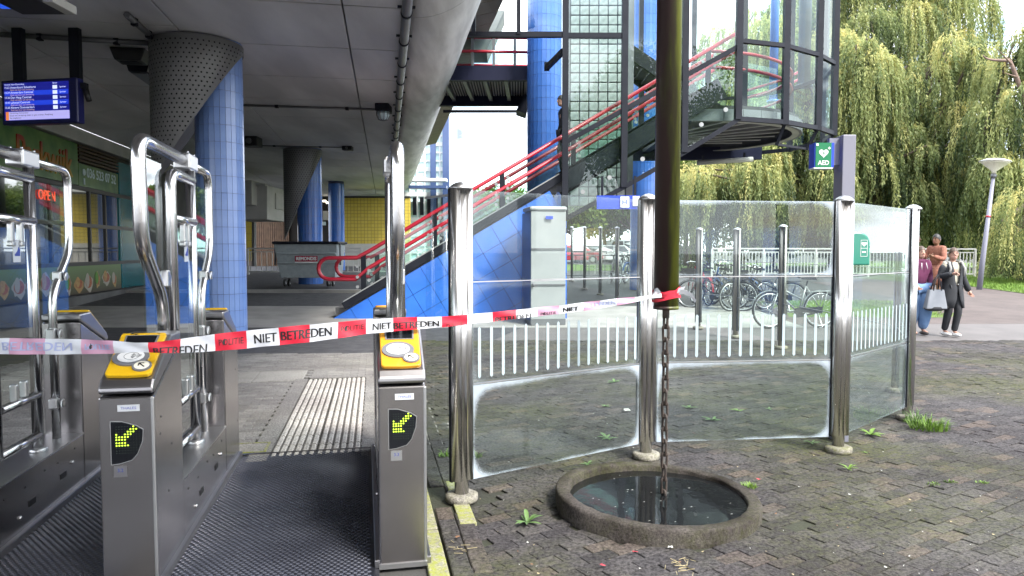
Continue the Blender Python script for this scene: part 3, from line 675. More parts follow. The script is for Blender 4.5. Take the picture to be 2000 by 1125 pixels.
mb = MB(); put_text(mb, 'Parkwijk', .95, V(US + .03, 18.7, 3.80), DV, (0, 0, 1), .012, bold=.012, sx=.86); mb.build('lettering', MAT['letter_gradient'], sg, fix=False); mb = MB(); put_text(mb, 'Snackbar', .95, V(US + .03, 14.4, 3.80), DV, (0, 0, 1), .012, bold=.012, sx=.9); mb.build('lettering', MAT['letter_gradient'], sg, fix=False)
pp = fbox(20.55, 23.35, 3.33, 3.92, US - .06, US + .015, 'sign_green', 'phone_panel')
mb = MB(); put_text(mb, '036 523 07 52', .36, V(US + .02, 22.1, 3.71), DV, (0, 0, 1), .004, bold=.006)
mb.build('phone_number', MAT['sticker_white'], pp, fix=False)
mb = MB(); mb.lathe([(.09, 0), (.09, .02)], V(US + .02, 20.85, 3.71), 12, rot=RV.to_track_quat('Z', 'Y').to_matrix()); mb.bar(V(US + .03, 20.85, 3.38), V(US + .03, 20.85, 3.55), .07, .02, RV); mb.build('phone_symbols', MAT['sticker_white'], pp)
lv = MB()
for k in range(5): fbox(20.55, 23.35, 3.97 + k * .095, 4.03 + k * .095, US - .04, US + .04, 'sign_brown', 'louvre')
for z0, z1 in ((.46, 1.2), (1.3, 2.24), (2.34, 3.24), (3.33, 4.3)): fbox(23.42, 25.5, z0, z1, US - .06, US + .015, 'teal_panel', 'teal_panel')
fp = fbox(9, 23.36, .46, 1.2, US - .06, US + .015, 'lower_print', 'food_banner')
fr = random.Random(3)
pm('food_meat', (.30, .07, .04), .5, 0, (.45, .16, .06), 20); pm('food_bread', (.38, .22, .08), .5, 0, (.5, .34, .14), 12); pm('food_white', (.42, .39, .33), .5); pm('food_green', (.12, .3, .04), .5)
for k in range(22):
    s_ = 9.8 + k * .62; mb = MB(); ex, ey = DV, Vector((0, 0, 1)); zc = .74 + fr.uniform(-.05, .08); rw, rh = fr.uniform(.14, .3), fr.uniform(.12, .26)
    wv = fr.uniform(2, 5); mb.add([V(US + .018, s_ + rw * (1 + .2 * math.sin(wv * a)) * math.cos(a), zc + rh * (1 + .25 * math.cos(wv * a + 1)) * math.sin(a)) for a in [i * math.pi / 10 for i in range(20)]], [tuple(range(20))], k % 2 * 2)
    mb.add([V(US + .021, s_ + rw * .8 * math.cos(a), zc + .03 + rh * .7 * math.sin(a)) for a in [i * math.pi / 10 for i in range(20)]], [tuple(range(20))], 1)
    mb.add([V(US + .024, s_ - .08 + .12 * math.cos(a), zc + .08 + rh * .8 * math.sin(a)) for a in [i * math.pi / 8 for i in range(16)]], [tuple(range(16))], (0, 3, 2)[k % 3])
    mb.build('food_picture', [MAT['food_white'], MAT['food_meat'], MAT['food_bread'], MAT['food_green']], fp, fix=False)
mb = MB(); put_text(mb, 'OPEN', .34, V(US + .0, 18.75, 2.92), DV, (0, 0, 1), .01); mb.build('open_sign', MAT['neon_red'], sb, fix=False)

# ================================================================ DEPARTURE DISPLAY AND HANGERS
pm('screen_blue', (.012, .016, .30), .3, emit=.14); pm('screen_row', (.016, .05, .62), .3, emit=.2); pm('screen_lilac', (.42, .40, .80), .3, emit=.2); pm('screen_text', (.62, .68, .95), .3, emit=.24); pm('screen_sand', (.62, .42, .34), .3, emit=.2); pm('screen_orange', (.75, .22, .06), .3, emit=.2); pm('display_blue', (.012, .014, .10), .35); pm('sign_blue_lit', (.02, .10, .75), .3, emit=.2)
YD = 11.6
pA, pB = P(0, 200, YD), P(163, 205, YD - .25)
ex = (pB - pA); ex.z = 0; ex.normalize(); nz = ex.cross(Vector((0, 0, 1)));  # nz faces the gates
if nz.y > 0: nz = -nz
dc = P(76, 198, YD); ez = Vector((0, 0, 1)); TI = R(0)
dd = thing('departure_display', 'blue departure screen hanging from two dark posts under the viaduct', 'display', dc)
W_, H_ = 1.40, .72
MB().prism([dc - ex * W_ / 2 - ez * H_ / 2, dc + ex * W_ / 2 - ez * H_ / 2, dc + ex * W_ / 2 + ez * H_ / 2, dc - ex * W_ / 2 + ez * H_ / 2], -nz * .16).build('housing', MAT['display_blue'], dd, bevel=.02)
def dquad(x0, x1, y0, y1, lift): return [dc + ex * (x * W_) + ez * (y * H_) + nz * lift for x, y in ((x0, y0), (x1, y0), (x1, y1), (x0, y1))]
mb = MB(); mb.add(dquad(-.46, .40, -.41, .43, .004), [(0, 1, 2, 3)], 0)
for k in range(5): mb.add(dquad(-.45, .39, .255 - k * .112, .36 - k * .112, .006), [(0, 1, 2, 3)], 1 if k % 2 else 0)
mb.add(dquad(-.44, .40, -.40, -.215, .007), [(0, 1, 2, 3)], 2); mb.add(dquad(-.44, -.40, -.40, -.215, .009), [(0, 1, 2, 3)], 3)
mb.build('screen', [MAT['screen_blue'], MAT['screen_row'], MAT['screen_lilac'], MAT['screen_orange']], dd, fix=False)
rows = ['Amersfoort Schothorst', 'Amsterdam Centraal', 'Den Haag Centraal', 'Lelystad Centrum', 'Almere Oostvaarders']
for k, r_ in enumerate(rows):
    y = .325 - k * .112; tx_ = MB()
    put_text(tx_, r_, .05, dc + ex * (-.37 * W_) + ez * (y * H_) + nz * .008, ex, ez, 0, 'LEFT', 0); put_text(tx_, '%02d:%02d' % (15, 22 + 7 * k), .045, dc + ex * (-.45 * W_) + ez * (y * H_) + nz * .008, ex, ez, 0, 'LEFT', 0)
    put_text(tx_, 'Rijdt niet door een verstoring', .036, dc + ex * (-.37 * W_) + ez * ((y - .055) * H_) + nz * .008, ex, ez, 0, 'LEFT', 1); tx_.add(dquad(.19, .25, y - .06, y + .02, .008), [(0, 1, 2, 3)], 0)
    put_text(tx_, 'Sprinter', .036, dc + ex * (.28 * W_) + ez * ((y - .02) * H_) + nz * .008, ex, ez, 0, 'LEFT', 0); tx_.build('departure_row', [MAT['screen_text'], MAT['screen_sand']], dd, fix=False)
for q_, x_ in (('Vertrek', -.45), ('Naar/Opmerking', -.36), ('Spoor', .19)): tx_ = MB(); put_text(tx_, q_, .036, dc + ex * (x_ * W_) + ez * (.395 * H_) + nz * .008, ex, ez, 0, 'LEFT', 0); tx_.build('screen_heading', [MAT['screen_text'], MAT['screen_sand']], dd, fix=False)
for k, s_ in enumerate(('Verstoring treinverkeer', 'Door een verstoring rijden er geen treinen. Raadpleeg', 'de reisplanner.')):
    tx_ = MB(); put_text(tx_, s_, .036, dc + ex * (-.385 * W_) + ez * ((-.245 - k * .055) * H_) + nz * .010, ex, ez, 0, 'LEFT', 2)
    tx_.build('notice_line', [MAT['screen_text'], MAT['screen_sand'], MAT['display_blue']], dd, fix=False)
for px in (39, 149):
    q = P(px, 150, YD + .06); MB().bar((q.x, q.y, dc.z + H_ / 2 - .03), (q.x, q.y, ZC), .16, .10, (0, 1, 0)).build('hanger_post', MAT['dark_steel'], dd)
c = P(160, 168, YD); MB().box(c, (.16, .1, .09)).build('camera_bracket', MAT['dark_steel'], dd); MB().tube([c + Vector((.05, 0, 0)), c + Vector((.08, 0, -.14)), c + Vector((.11, 0, -.24))], .045, 8).build('camera', MAT['black'], dd)
c = P(52, -4, 7.5); t = thing('hanging_sign', 'blue lit sign box at the top left edge, with a grey end lamp', 'sign', c)
MB().box(c, (.42, .5, .10)).build('sign_box', MAT['sign_blue_lit'], t, bevel=.01); MB().box(c + Vector((.0, 0, -.065)), (.46, .54, .03)).build('bottom_tray', MAT['black'], t); c2 = P(103, 6, 7.5)
MB().box(c2 + Vector((0, .1, .02)), (.14, .4, .09)).build('end_lamp', MAT['concrete_light'], t, bevel=.01); MB().cyl(c, (c.x, c.y, ZC), .03, 8).build('drop_rod', MAT['dark_steel'], t)
c = P(2, 2, 7.5); t = thing('hanging_sign', 'small corner of a second blue sign at the very top left', 'sign', c); MB().box(c, (.2, .3, .06)).build('sign_box', MAT['sign_blue_lit'], t); MB().cyl(c, (c.x - .05, c.y, ZC), .02, 8).build('drop_rod', MAT['dark_steel'], t)

# ================================================================ UNDER THE VIADUCT, FAR
m, n, l, b = newmat('yellow_tiles'); tc = n.new('ShaderNodeTexCoord'); mp = n.new('ShaderNodeMapping'); mp.inputs['Rotation'].default_value = (R(90), 0, 0); l.new(tc.outputs['Object'], mp.inputs['Vector']); bt = n.new('ShaderNodeTexBrick')
bt.inputs['Color1'].default_value = (.55, .42, .07, 1); bt.inputs['Color2'].default_value = (.60, .47, .09, 1); bt.inputs['Mortar'].default_value = (.25, .20, .06, 1); bt.offset = 0; bt.inputs['Scale'].default_value = 1; bt.inputs['Mortar Size'].default_value = .012; bt.inputs['Brick Width'].default_value = .2; bt.inputs['Row Height'].default_value = .2
l.new(mp.outputs[0], bt.inputs['Vector']); l.new(bt.outputs['Color'], b.inputs['Base Color']); b.inputs['Roughness'].default_value = .25
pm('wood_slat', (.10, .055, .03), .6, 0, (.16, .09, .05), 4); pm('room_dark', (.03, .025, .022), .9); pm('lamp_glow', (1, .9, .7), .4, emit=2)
def quadbox(name, x0, y0, x1, y1, Y, depth, mat, parent, bevel=0):
    return MB().prism([P(x0, y1, Y), P(x1, y1, Y), P(x1, y0, Y), P(x0, y0, Y)], (0, depth, 0)).build(name, MAT[mat], parent, bevel=bevel)
q = P(712, 480, 42); yw = thing('tiled_wall', 'yellow tiled wall closing the far end under the viaduct', 'wall', (q.x, q.y, zg(42)))
mb = MB(); a, b_ = P(673, 476, 42), P(800, 386, 42); o = MB().box(((a.x + b_.x) / 2, 42.2, (a.z + b_.z) / 2), (b_.x - a.x, .4, b_.z - a.z)).build('tile_face', MAT['yellow_tiles'], yw)
quadbox('plinth', 668, 476, 800, 520, 42, .4, 'concrete_light', yw); quadbox('coping', 668, 383, 800, 386.5, 41.95, .5, 'black', yw)
q = P(560, 480, 47); bw = thing('kiosk_wall', 'brown slatted wall in the shade behind the waste container', 'wall', (q.x, q.y, zg(47)))
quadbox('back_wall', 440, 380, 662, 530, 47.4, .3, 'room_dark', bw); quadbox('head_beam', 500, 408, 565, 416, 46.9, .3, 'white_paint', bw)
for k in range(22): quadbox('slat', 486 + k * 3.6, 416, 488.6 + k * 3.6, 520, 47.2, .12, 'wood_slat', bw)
for x in (633, 640): quadbox('lamp', x - 3, 391 + (x - 633) * .5, x + 3, 394 + (x - 633) * .5, 46, .1, 'lamp_glow', bw)
quadbox('notice', 631, 412, 641, 430, 46.6, .1, 'concrete_light', bw); quadbox('notice', 630, 433, 636, 440, 46.5, .1, 'sticker_white', bw)
q = P(505, 400, 31); db = thing('concrete_duct', 'stepped concrete boxes hanging from the ceiling behind the first column', 'duct', q)
quadbox('upper_box', 440, 352, 492, 400, 30.4, 2, 'concrete_light', db, .03); quadbox('lower_box', 452, 362, 522, 429, 31, 2.5, 'concrete_light', db, .03); quadbox('end_box', 522, 377, 540, 408, 32, 2, 'concrete_light', db, .03); quadbox('cap_strip', 488, 358.5, 518, 363, 30.9, .3, 'concrete_light', db)
q = P(483, 480, 35); y2 = thing('tiled_pillar', 'narrow yellow tiled pillar beside the first blue column', 'pillar', (q.x, q.y, zg(35)))
pm('yellow_plain', (.55, .43, .08), .25)
for k in range(6): quadbox('tile', 462, 430 + k * 13.4, 491, 443 + k * 13.4, 35, .3, 'yellow_plain', y2)
quadbox('side_strip', 491.5, 428, 496.5, 520, 35.05, .3, 'pipe_grey', y2)

def railing(x0, y0, x1, y1, h, sp, label, name='railing_fence', mat='white_paint', thick=.03, group=None, posts=2.0, low=.12, rail=.06):
    A, B = Vector((x0, y0, zg(y0))), Vector((x1, y1, zg(y1))); d = (B - A); L = d.length; d.normalize(); t = thing(name, label, 'fence', A, 0, group)
    MB().bar(A + Vector((0, 0, h)), B + Vector((0, 0, h)), rail * 1.3, rail).build('top_rail', MAT[mat], t); MB().bar(A + Vector((0, 0, low)), B + Vector((0, 0, low)), rail * .7, rail * .7).build('bottom_rail', MAT[mat], t)
    MB().bar(A + Vector((0, 0, h - .14)), B + Vector((0, 0, h - .14)), rail * .7, rail * .7).build('middle_rail', MAT[mat], t)
    n = int(L / posts); bm_ = MB().bar((0, 0, low), (0, 0, h - .14), thick, thick, (0, 1, 0)).mesh('baluster', MAT[mat]); pm_ = MB().bar((0, 0, -.05), (0, 0, h), thick * 2.4, thick * 2.4, (0, 1, 0)).mesh('post', MAT[mat])
    for k in range(n + 1): place('post', pm_, t, d * (L * k / n))
    nb = int(L / sp)
    for k in range(min(nb, 300)): place('baluster', bm_, t, d * (L * (k + .5) / nb))
    return t
FG = 'white railings round the station'
railing(8.2, 29.0, 18.6, 28.4, 1.12, .13, 'long white railing of the bridge in front of the willows', group=FG)
railing(-11.2, 30, -6.4, 30, 1.1, .22, 'white railing behind the waste container under the viaduct', group=FG)
railing(-6.2, 30.4, -1.5, 30.4, 1.1, .22, 'white railing between the farthest blue column and the stair foot', group=FG)
railing(1.3, 27.6, 5.6, 27.2, 1.05, .3, 'thin grey railing behind the row of far glass screens', group=FG, mat='pipe_grey')
# ================================================================ STAIRS, GLASS STAIR TOWER, FOOTBRIDGE
YF = 15.75; YB = 17.6
def PF(px, py, Y=YF): return P(px, py, Y)
pm('stair_grey', (.10, .10, .105), .7, 0, (.14, .14, .14), 3); pm('clamp_white', (.30, .31, .31), .35, .3)
st = thing('staircase', 'long straight staircase on a blue tiled base with red double handrails', 'staircase', (PF(650, 622).x, YF, zg(YF)))
poly = [PF(650, 622), PF(1073, 372), PF(1107, 432), PF(1107, 624)]
base = MB().prism([p + Vector((0, .02, 0)) for p in poly], (0, YB - YF - .04, 0)).build('base', MAT['grout_dark'], st)
e1 = (poly[1] - poly[0]).normalized(); e2 = Vector((-e1.z, 0, e1.x)); o0 = poly[0]
def clip_convex(pts, hull):
    out = pts
    for i in range(len(hull)):
        a, b = hull[i], hull[(i + 1) % len(hull)]; nx, nz = (b[1] - a[1]), -(b[0] - a[0]); res = []
        for j in range(len(out)):
            p, q = out[j], out[(j + 1) % len(out)]; dp = (p[0] - a[0]) * nx + (p[1] - a[1]) * nz; dq = (q[0] - a[0]) * nx + (q[1] - a[1]) * nz
            if dp <= 1e-9: res.append(p)
            if (dp < 0) != (dq < 0) and abs(dp - dq) > 1e-12:
                t = dp / (dp - dq); res.append((p[0] + (q[0] - p[0]) * t, p[1] + (q[1] - p[1]) * t))
        out = res
        if len(out) < 3: return []
    return out
hull = [(p.x, p.z) for p in poly]
ar = sum(hull[i][0] * hull[(i + 1) % 4][1] - hull[(i + 1) % 4][0] * hull[i][1] for i in range(4))
if ar > 0: hull = hull[::-1]
hull = hull[::-1] if not clip_convex([(o0.x + 2.5, o0.z + .4), (o0.x + 2.6, o0.z + .4), (o0.x + 2.6, o0.z + .5)], hull) else hull
CS = .455
for i in range(-8, 16):
    for j in range(-12, 12):
        c = [o0 + e1 * ((i + a) * CS + (.005 if a == 0 else -.005)) + e2 * ((j + b) * CS + (.005 if b == 0 else -.005)) for a, b in ((0, 0), (1, 0), (1, 1), (0, 1))]
        q = clip_convex([(p.x, p.z) for p in c], hull)
        if len(q) >= 3:
            A_ = abs(sum(q[k][0] * q[(k + 1) % len(q)][1] - q[(k + 1) % len(q)][0] * q[k][1] for k in range(len(q)))) / 2
            if A_ > .004: MB().prism([(x, YF + random.gauss(0, .0008), z) for x, z in q], (0, .03, 0)).build('tile', MAT['tile_blue_wall'], base)
def zn(x): return o0.z + (x - o0.x) * (e1.z / e1.x) + .16           # nosing line
run = .29; rise = run * e1.z / e1.x; X_TOP = P(1360, 200, YF).x
n = int((X_TOP - o0.x) / run); stepm = MB().box((0, 0, -.09), (run + .03, YB - YF - .16, .18)).mesh('step', MAT['stair_grey'])
for k in range(n): x = o0.x + .2 + k * run; place('step', stepm, st, Vector((x, (YF + YB) / 2, zn(x) - .04)) - wloc(st))
def sl(x, h, Y): return Vector((x, Y, zn(x) + h - .16))
x0, xa, xt = o0.x + .25, P(1100, 300, YF).x, P(1425, 300, YF).x
for Y in (YF - .02, YB + .02):
    MB().bar(sl(x0, .13, Y), sl(xa, .13, Y), .07, .16).build('kerb_string', MAT['dark_steel'], st); MB().bar(sl(xa, .02, Y), sl(xt - .2, .02, Y), .09, .44).build('stringer', MAT['dark_steel'], st)
    MB().bar(sl(x0, .235, Y), sl(xt - .3, .235, Y), .09, .025).build('string_trim', MAT['clamp_white'], st)
# railings: two rails each side joined in a loop at the foot
def rail_path(dy):
    H1, H2 = 1.03, .66; up = [sl(x, H1, YF + dy) for x in (P(1440, 0, YF).x, P(712, 0, YF).x)]; lo = [sl(x, H2, YF + dy) for x in (P(712, 0, YF).x, P(1440, 0, YF).x)]
    a = P(686, 504, YF); zl, zh = P(640, 546, YF).z, a.z; pts = [up[0], up[1], Vector((P(688, 0, YF).x, YF + dy, zh))]
    cx, r = P(640, 525, YF).x, (zh - zl) / 2
    for k in range(9): t = R(90 + 22.5 * k); pts.append(Vector((cx + r * math.cos(t), YF + dy, (zh + zl) / 2 + r * math.sin(t))))
    pts += [Vector((P(686, 0, YF).x, YF + dy, zl)), lo[0], lo[1]]; return pts
for dy in (.12, YB - YF - .12): MB().tube(rail_path(dy), .045, 10).build('handrail', MAT['red_rail'], st)
xs = [P(p, 0, YF).x for p in (702, 845, 980, 1122, 1257, 1388)]
for dy in (.12, YB - YF - .12):
    Y = YF + dy
    for k, x in enumerate(xs):
        po = MB().bar((x, Y, zn(x) - .3), (x, Y, zn(x) + .86), .11, .05, (0, 1, 0)).build('baluster_post', MAT['dark_steel'], st)
        cl = MB()
        for sx_ in (-.13, .13):
            for h in (.28, .50, .74): c = Vector((x + sx_, Y - .03, zn(x) + h - .16 + sx_ * .57 + (.1))); cl.cyl(c, c - Vector((0, .03, 0)), .036, 10)
        cl.build('glass_clamps', MAT['clamp_white'], po)
    for xa_, xb_ in zip(xs, xs[1:]):
        a, b = xa_ + .07, xb_ - .07; MB().prism([sl(a, .30, Y), sl(b, .30, Y), sl(b, .95, Y), sl(a, .95, Y)], (0, .012, 0)).build('glass_panel', MAT['glass_rail'], st)

# ---- blue columns and glass block wall
c1 = P(1063, 300, 18.1); column(c1.x, c1.y, .44, 12, 'tall bright blue tiled column left of the glass stair tower', True, .11, .29, group='blue tiled columns of the stair tower')
c2 = P(1258, 400, 23); column(c2.x, c2.y, .44, 13, 'bright blue tiled column behind the hanging drain mast', False, .11, .29, group='blue tiled columns of the stair tower')
gb = thing('glass_block_wall', 'wall of square glass blocks inside the stair tower', 'wall', P(1176, 400, 18.5))
a, b = P(1112, 402, 18.5), P(1240, -40, 18.5); bs = .243; nx = int((b.x - a.x) / bs); nz = int((b.z - a.z) / bs)
blk = MB().box((0, 0, 0), (bs - .022, .09, bs - .022)).mesh('glass_block', MAT['glass_block'])
MB().box(((a.x + b.x) / 2, 18.56, (a.z + b.z) / 2), (b.x - a.x, .03, b.z - a.z)).build('mortar_grid', MAT['pipe_grey'], gb)
for i in range(nx):
    for j in range(nz): o = place('glass_block', blk, gb, Vector((a.x + (i + .5) * bs, 18.5 + random.gauss(0, .003), a.z + (j + .5) * bs)) - wloc(gb)); bev(o, .018)
MB().bar((a.x + nx * bs + .06, 18.5, a.z), (a.x + nx * bs + .06, 18.5, b.z), .12, .16, (0, 1, 0)).build('frame_post', MAT['pipe_grey'], gb); MB().bar((a.x - .05, 18.5, a.z), (a.x - .05, 18.5, b.z), .08, .16, (0, 1, 0)).build('frame_post', MAT['pipe_grey'], gb)

# ---- tower glazing
tw = thing('glass_tower', 'glazed stair tower with dark frames and a rounded bay above the landing', 'tower', P(1270, 420, 15.6))
YT = 15.6; ZT = 9.2
def mull(p0, p1, w=.13, d=.16, nm='mullion'): return MB().bar(p0, p1, w, d, (0, 1, 0) if abs((p1 - p0).normalized().z) > .9 else (0, 0, 1)).build(nm, MAT['dark_steel'], tw)
flat = [(1103, 428), (1218, 366), (1336, 298), (1441, 234)]
for px, yb in flat: p = P(px, yb, YT); mull(p, Vector((p.x, YT, ZT)))
def pane(pts, nm='pane', mat='glass_tower'): return MB().prism(pts, (0, .014, 0)).build(nm, MAT[mat], tw)
for (xa_, ya), (xb_, yb) in zip(flat, flat[1:]):
    a, b = P(xa_, ya, YT), P(xb_, yb, YT); ta, tb = P(xa_, 278 - (xa_ - 1104) * .553, YT), P(xb_, 278 - (xb_ - 1104) * .553, YT)
    mull(a, b, .10, .10, 'sill_bar'); mull(ta, tb, .09, .10, 'sloped_transom'); Yp = YT - .03
    q = lambda v: Vector((v.x, Yp, v.z)); pane([q(a), q(b), q(tb), q(ta)])
    zt = P(xa_, 70, YT).z
    if xb_ <= 1220: pane([q(ta), q(tb), Vector((tb.x, Yp, zt)), Vector((ta.x, Yp, zt))]); mull(Vector((a.x, YT, zt)), Vector((b.x, YT, zt)), .11, .11, 'transom'); pane([Vector((ta.x, Yp, zt + .05)), Vector((tb.x, Yp, zt + .05)), Vector((tb.x, Yp, ZT)), Vector((ta.x, Yp, ZT))])
    else: pane([q(ta), q(tb), Vector((tb.x, Yp, ZT)), Vector((ta.x, Yp, ZT))])
    cl = MB()
    for f in (.3, .75): c = a.lerp(b, f) + Vector((0, -.06, .38)); cl.cyl(c, c - Vector((0, .03, 0)), .05, 12)
    cl.build('glass_clamps', MAT['clamp_white'], tw)
# low glazing left of the tower, in front of the footbridge
za, zb = P(1000, 68, YT).z, ZT
for xa_, xb_ in ((880, 925), (925, 1013), (1013, 1103)):
    a, b = P(xa_, 68, YT), P(xb_, 68, YT); mull(Vector((a.x, YT, za)), Vector((b.x, YT, za)), .11, .11, 'transom'); mull(Vector((a.x, YT, za)), Vector((a.x, YT, ZT)), .09); MB().prism([Vector((a.x, YT - .03, za)), Vector((b.x, YT - .03, za)), Vector((b.x, YT - .03, ZT)), Vector((a.x, YT - .03, ZT))], (0, .014, 0)).build('pane', MAT['glass_clean'], tw)
mull(P(1068, 132, 16.6), P(1100, 100, YT), .09, .12, 'strut'); mull(P(1068, 122, 16.6), P(1068, 138, 16.6), .12, .1, 'strut_plate')
# rounded bay
CB = Vector((5.0, 18.6, 0)); RB = 3.0; bay = []
for k in range(9):
    t = R(-90 + 24 * k); bay.append(CB + Vector((math.cos(t) * RB, math.sin(t) * RB, 0)))
bay = [Vector((P(1441, 234, YT).x, YT, 0)), P(1533, 236, 16.0), P(1597, 248, 16.75), P(1628, 258, 17.5), Vector((8.25, 18.9, 0)), Vector((7.9, 20.3, 0)), Vector((6.9, 21.3, 0)), Vector((5.5, 21.7, 0)), Vector((3.9, 21.7, 0))]
for i, p in enumerate(bay):
    if i: mull(Vector((p.x, p.y, 4.42)), Vector((p.x, p.y, ZT)), .13, .14)
for i, (a, b) in enumerate(zip(bay, bay[1:])):
    d = (b - a); d.z = 0; d.normalize(); nn = Vector((d.y, -d.x, 0)) * -.03
    for z, w in ((4.48, .10), (6.16, .09)): MB().bar(Vector((a.x, a.y, z)), Vector((b.x, b.y, z)), .09, w).build('transom', MAT['dark_steel'], tw)
    for z0, z1 in ((4.5, 6.14), (6.18, ZT)):
        if i < 7: MB().prism([Vector((a.x, a.y, z0)), Vector((b.x, b.y, z0)), Vector((b.x, b.y, z1)), Vector((a.x, a.y, z1))], nn * .4).build('pane', MAT['glass_bay'], tw)
# landing
ld = thing('stair_landing', 'round landing under the glass bay with pale ribs on its dark underside', 'landing', (5, 18.6, 4.5))
RL = 2.55; CL = Vector((4.7, 18.5, 0)); arc = [CL + Vector((math.cos(R(a)) * RL, math.sin(R(a)) * RL, 0)) for a in range(-90, 91, 10)]
out = [Vector((3.85, CL.y - RL, 0))] + arc + [Vector((3.85, CL.y + RL, 0))]
MB().prism([Vector((p.x, p.y, 4.72)) for p in out], (0, 0, .12)).build('floor', MAT['black'], ld)
rim = MB()
for a, b in zip(out, out[1:]): rim.bar(Vector((a.x, a.y, 4.62)), Vector((b.x, b.y, 4.62)), .14, .26)
rim.build('rim_beam', MAT['pipe_grey'], ld)
band = MB(); 
for a in range(-90, 90, 10):
    p = [CL + Vector((math.cos(R(t)) * r, math.sin(R(t)) * r, 4.485)) for t, r in ((a, RL), (a + 10, RL), (a + 10, RL - .16), (a, RL - .16))]; band.prism(p, (0, 0, .02))
band.build('underside_band', MAT['concrete_light'], ld)
hub = Vector((3.3, 19.6, 4.55))
for k in range(8):
    a = R(-80 + k * 17.0); e = CL + Vector((math.cos(a) * (RL - .36), math.sin(a) * (RL - .36), 4.60)); s_ = hub.lerp(e, .28); MB().bar(s_, e, .06, .022).build('rib', MAT['white_paint'], ld)
MB().bar(Vector((3.4, 20.9, 4.42)), Vector((7.2, 20.6, 4.42)), .2, .36).build('cross_beam', MAT['navy_steel'], ld); MB().bar(Vector((3.9, 15.9, 4.6)), Vector((3.9, 21.2, 4.6)), .2, .3).build('cross_beam', MAT['navy_steel'], ld)
lr = MB(); t0 = R(-90)
for z in (6.08, 5.72): lr.tube([CL + Vector((math.cos(R(a)) * 2.35, math.sin(R(a)) * 2.35, z - .002 * (a + 90))) for a in range(-100, 31, 10)], .04, 8)
lr.build('handrail', MAT['red_rail'], ld)
for a in (-76, -40, -5): p = CL + Vector((math.cos(R(a)) * 2.35, math.sin(R(a)) * 2.35, 0)); MB().bar(Vector((p.x, p.y, 4.8)), Vector((p.x, p.y, 6.0)), .12, .05, (0, 1, 0)).build('baluster_post', MAT['dark_steel'], ld)
for a, b in ((-74, -42), (-38, -7)):
    p, q = [CL + Vector((math.cos(R(t)) * 2.35, math.sin(R(t)) * 2.35, 0)) for t in (a, b)]; MB().prism([Vector((p.x, p.y, 4.9)), Vector((q.x, q.y, 4.9)), Vector((q.x, q.y, 5.85)), Vector((p.x, p.y, 5.85))], (.004, .01, 0)).build('glass_panel', MAT['glass_rail'], ld)
# brackets and outer tray round the bay foot
br = MB(); 
for i in range(1, 4): p = bay[i]; d = (p - CB); d.z = 0; d.normalize(); br.bar(Vector((p.x, p.y, 4.45)), Vector((p.x, p.y, 4.0)) - d * .25, .06, .06, (0, 1, 0)); br.bar(Vector((p.x, p.y, 4.02)) - d * .25, Vector((bay[i + 1].x, bay[i + 1].y, 4.02)) - d * .25, .04, .05)
br.build('foot_brackets', MAT['dark_steel'], tw)
tl = thing('tube_light', 'long tube light under the dark landing beam', 'light', P(1415, 315, 20.2)); a, b = P(1362, 318, 20.2), P(1470, 311, 20.2)
MB().cyl(a, b, .07, 10).build('tube', MAT['concrete_light'], tl); mb = MB()
for f in (.1, .85): p = a.lerp(b, f); mb.bar(p, p + Vector((0, 0, .2)), .05, .05, (0, 1, 0))
mb.build('brackets', MAT['dark_steel'], tl)
# second flight climbing back to the footbridge
f2 = thing('upper_staircase', 'upper stair flight climbing left from the landing behind the glass', 'staircase', P(1395, 212, 19.2))
for Y in (19.0, 20.6):
    a, b = P(1400, 216, 19.0), P(1180, 66, 19.0); a, b = Vector((a.x, Y, a.z)), Vector((b.x, Y, b.z)); MB().bar(a, b, .1, .34).build('stringer', MAT['dark_steel'], f2)
for k in range(16): p = a.lerp(b, (k + .5) / 16); MB().box((p.x, 19.8, p.z), (.3, 1.5, .05)).build('step', MAT['stair_grey'], f2)
for dz in (.62, .98): MB().tube([P(1440, 192 - dz * 40 + 30, 20.7), P(1530, 165 - dz * 40 + 30, 20.9), P(1560, 150 - dz * 40 + 30, 21.0)], .04, 8).build('handrail', MAT['red_rail'], f2)
bl = thing('blue_pipe_column', 'slim blue column seen through the glass bay', 'column', P(1510, 200, 22.5)); MB().lathe([(.13, 0), (.13, 7)], P(1510, 200, 22.5), 14).lathe([(.2, 0), (.2, .06)], P(1510, 200, 22.5), 14).build('shaft', MAT['tile_blue'], bl)
g2 = thing('grey_pipe_column', 'slim grey column at the right inside the glass bay', 'column', P(1570, 200, 20.5)); MB().lathe([(.17, 0), (.17, 7)], P(1570, 170, 20.5), 14).lathe([(.24, 0), (.24, .06)], P(1570, 170, 20.5), 14).build('shaft', MAT['pipe_grey'], g2)
# ---- footbridge to the viaduct
fb = thing('footbridge', 'dark steel footbridge joining the tower to the viaduct', 'footbridge', P(950, 160, 18.6))
zb0, zb1 = P(950, 158, 18.6).z, P(950, 130, 18.6).z; xa_, xb_ = P(840, 150, 18.6).x, P(1034, 150, 18.6).x
MB().box(((xa_ + xb_) / 2, 18.6, (zb0 + zb1) / 2), (xb_ - xa_, .18, zb1 - zb0)).build('front_beam', MAT['navy_steel'], fb); MB().box(((xa_ + xb_) / 2, 21.5, (zb0 + zb1) / 2 - .06), (xb_ - xa_ + .4, .18, zb1 - zb0)).build('rear_beam', MAT['navy_steel'], fb)
MB().box(((xa_ + xb_) / 2, 20.05, zb0 + .28), (xb_ - xa_, 2.7, .08)).build('deck', MAT['dark_steel'], fb)
for k in range(5): x = xa_ + .3 + k * .55; MB().bar((x, 18.7, zb0 + .14), (x + .1, 21.4, zb0 + .14), .1, .16).build('joist', MAT['pipe_grey'], fb)
cr = MB()
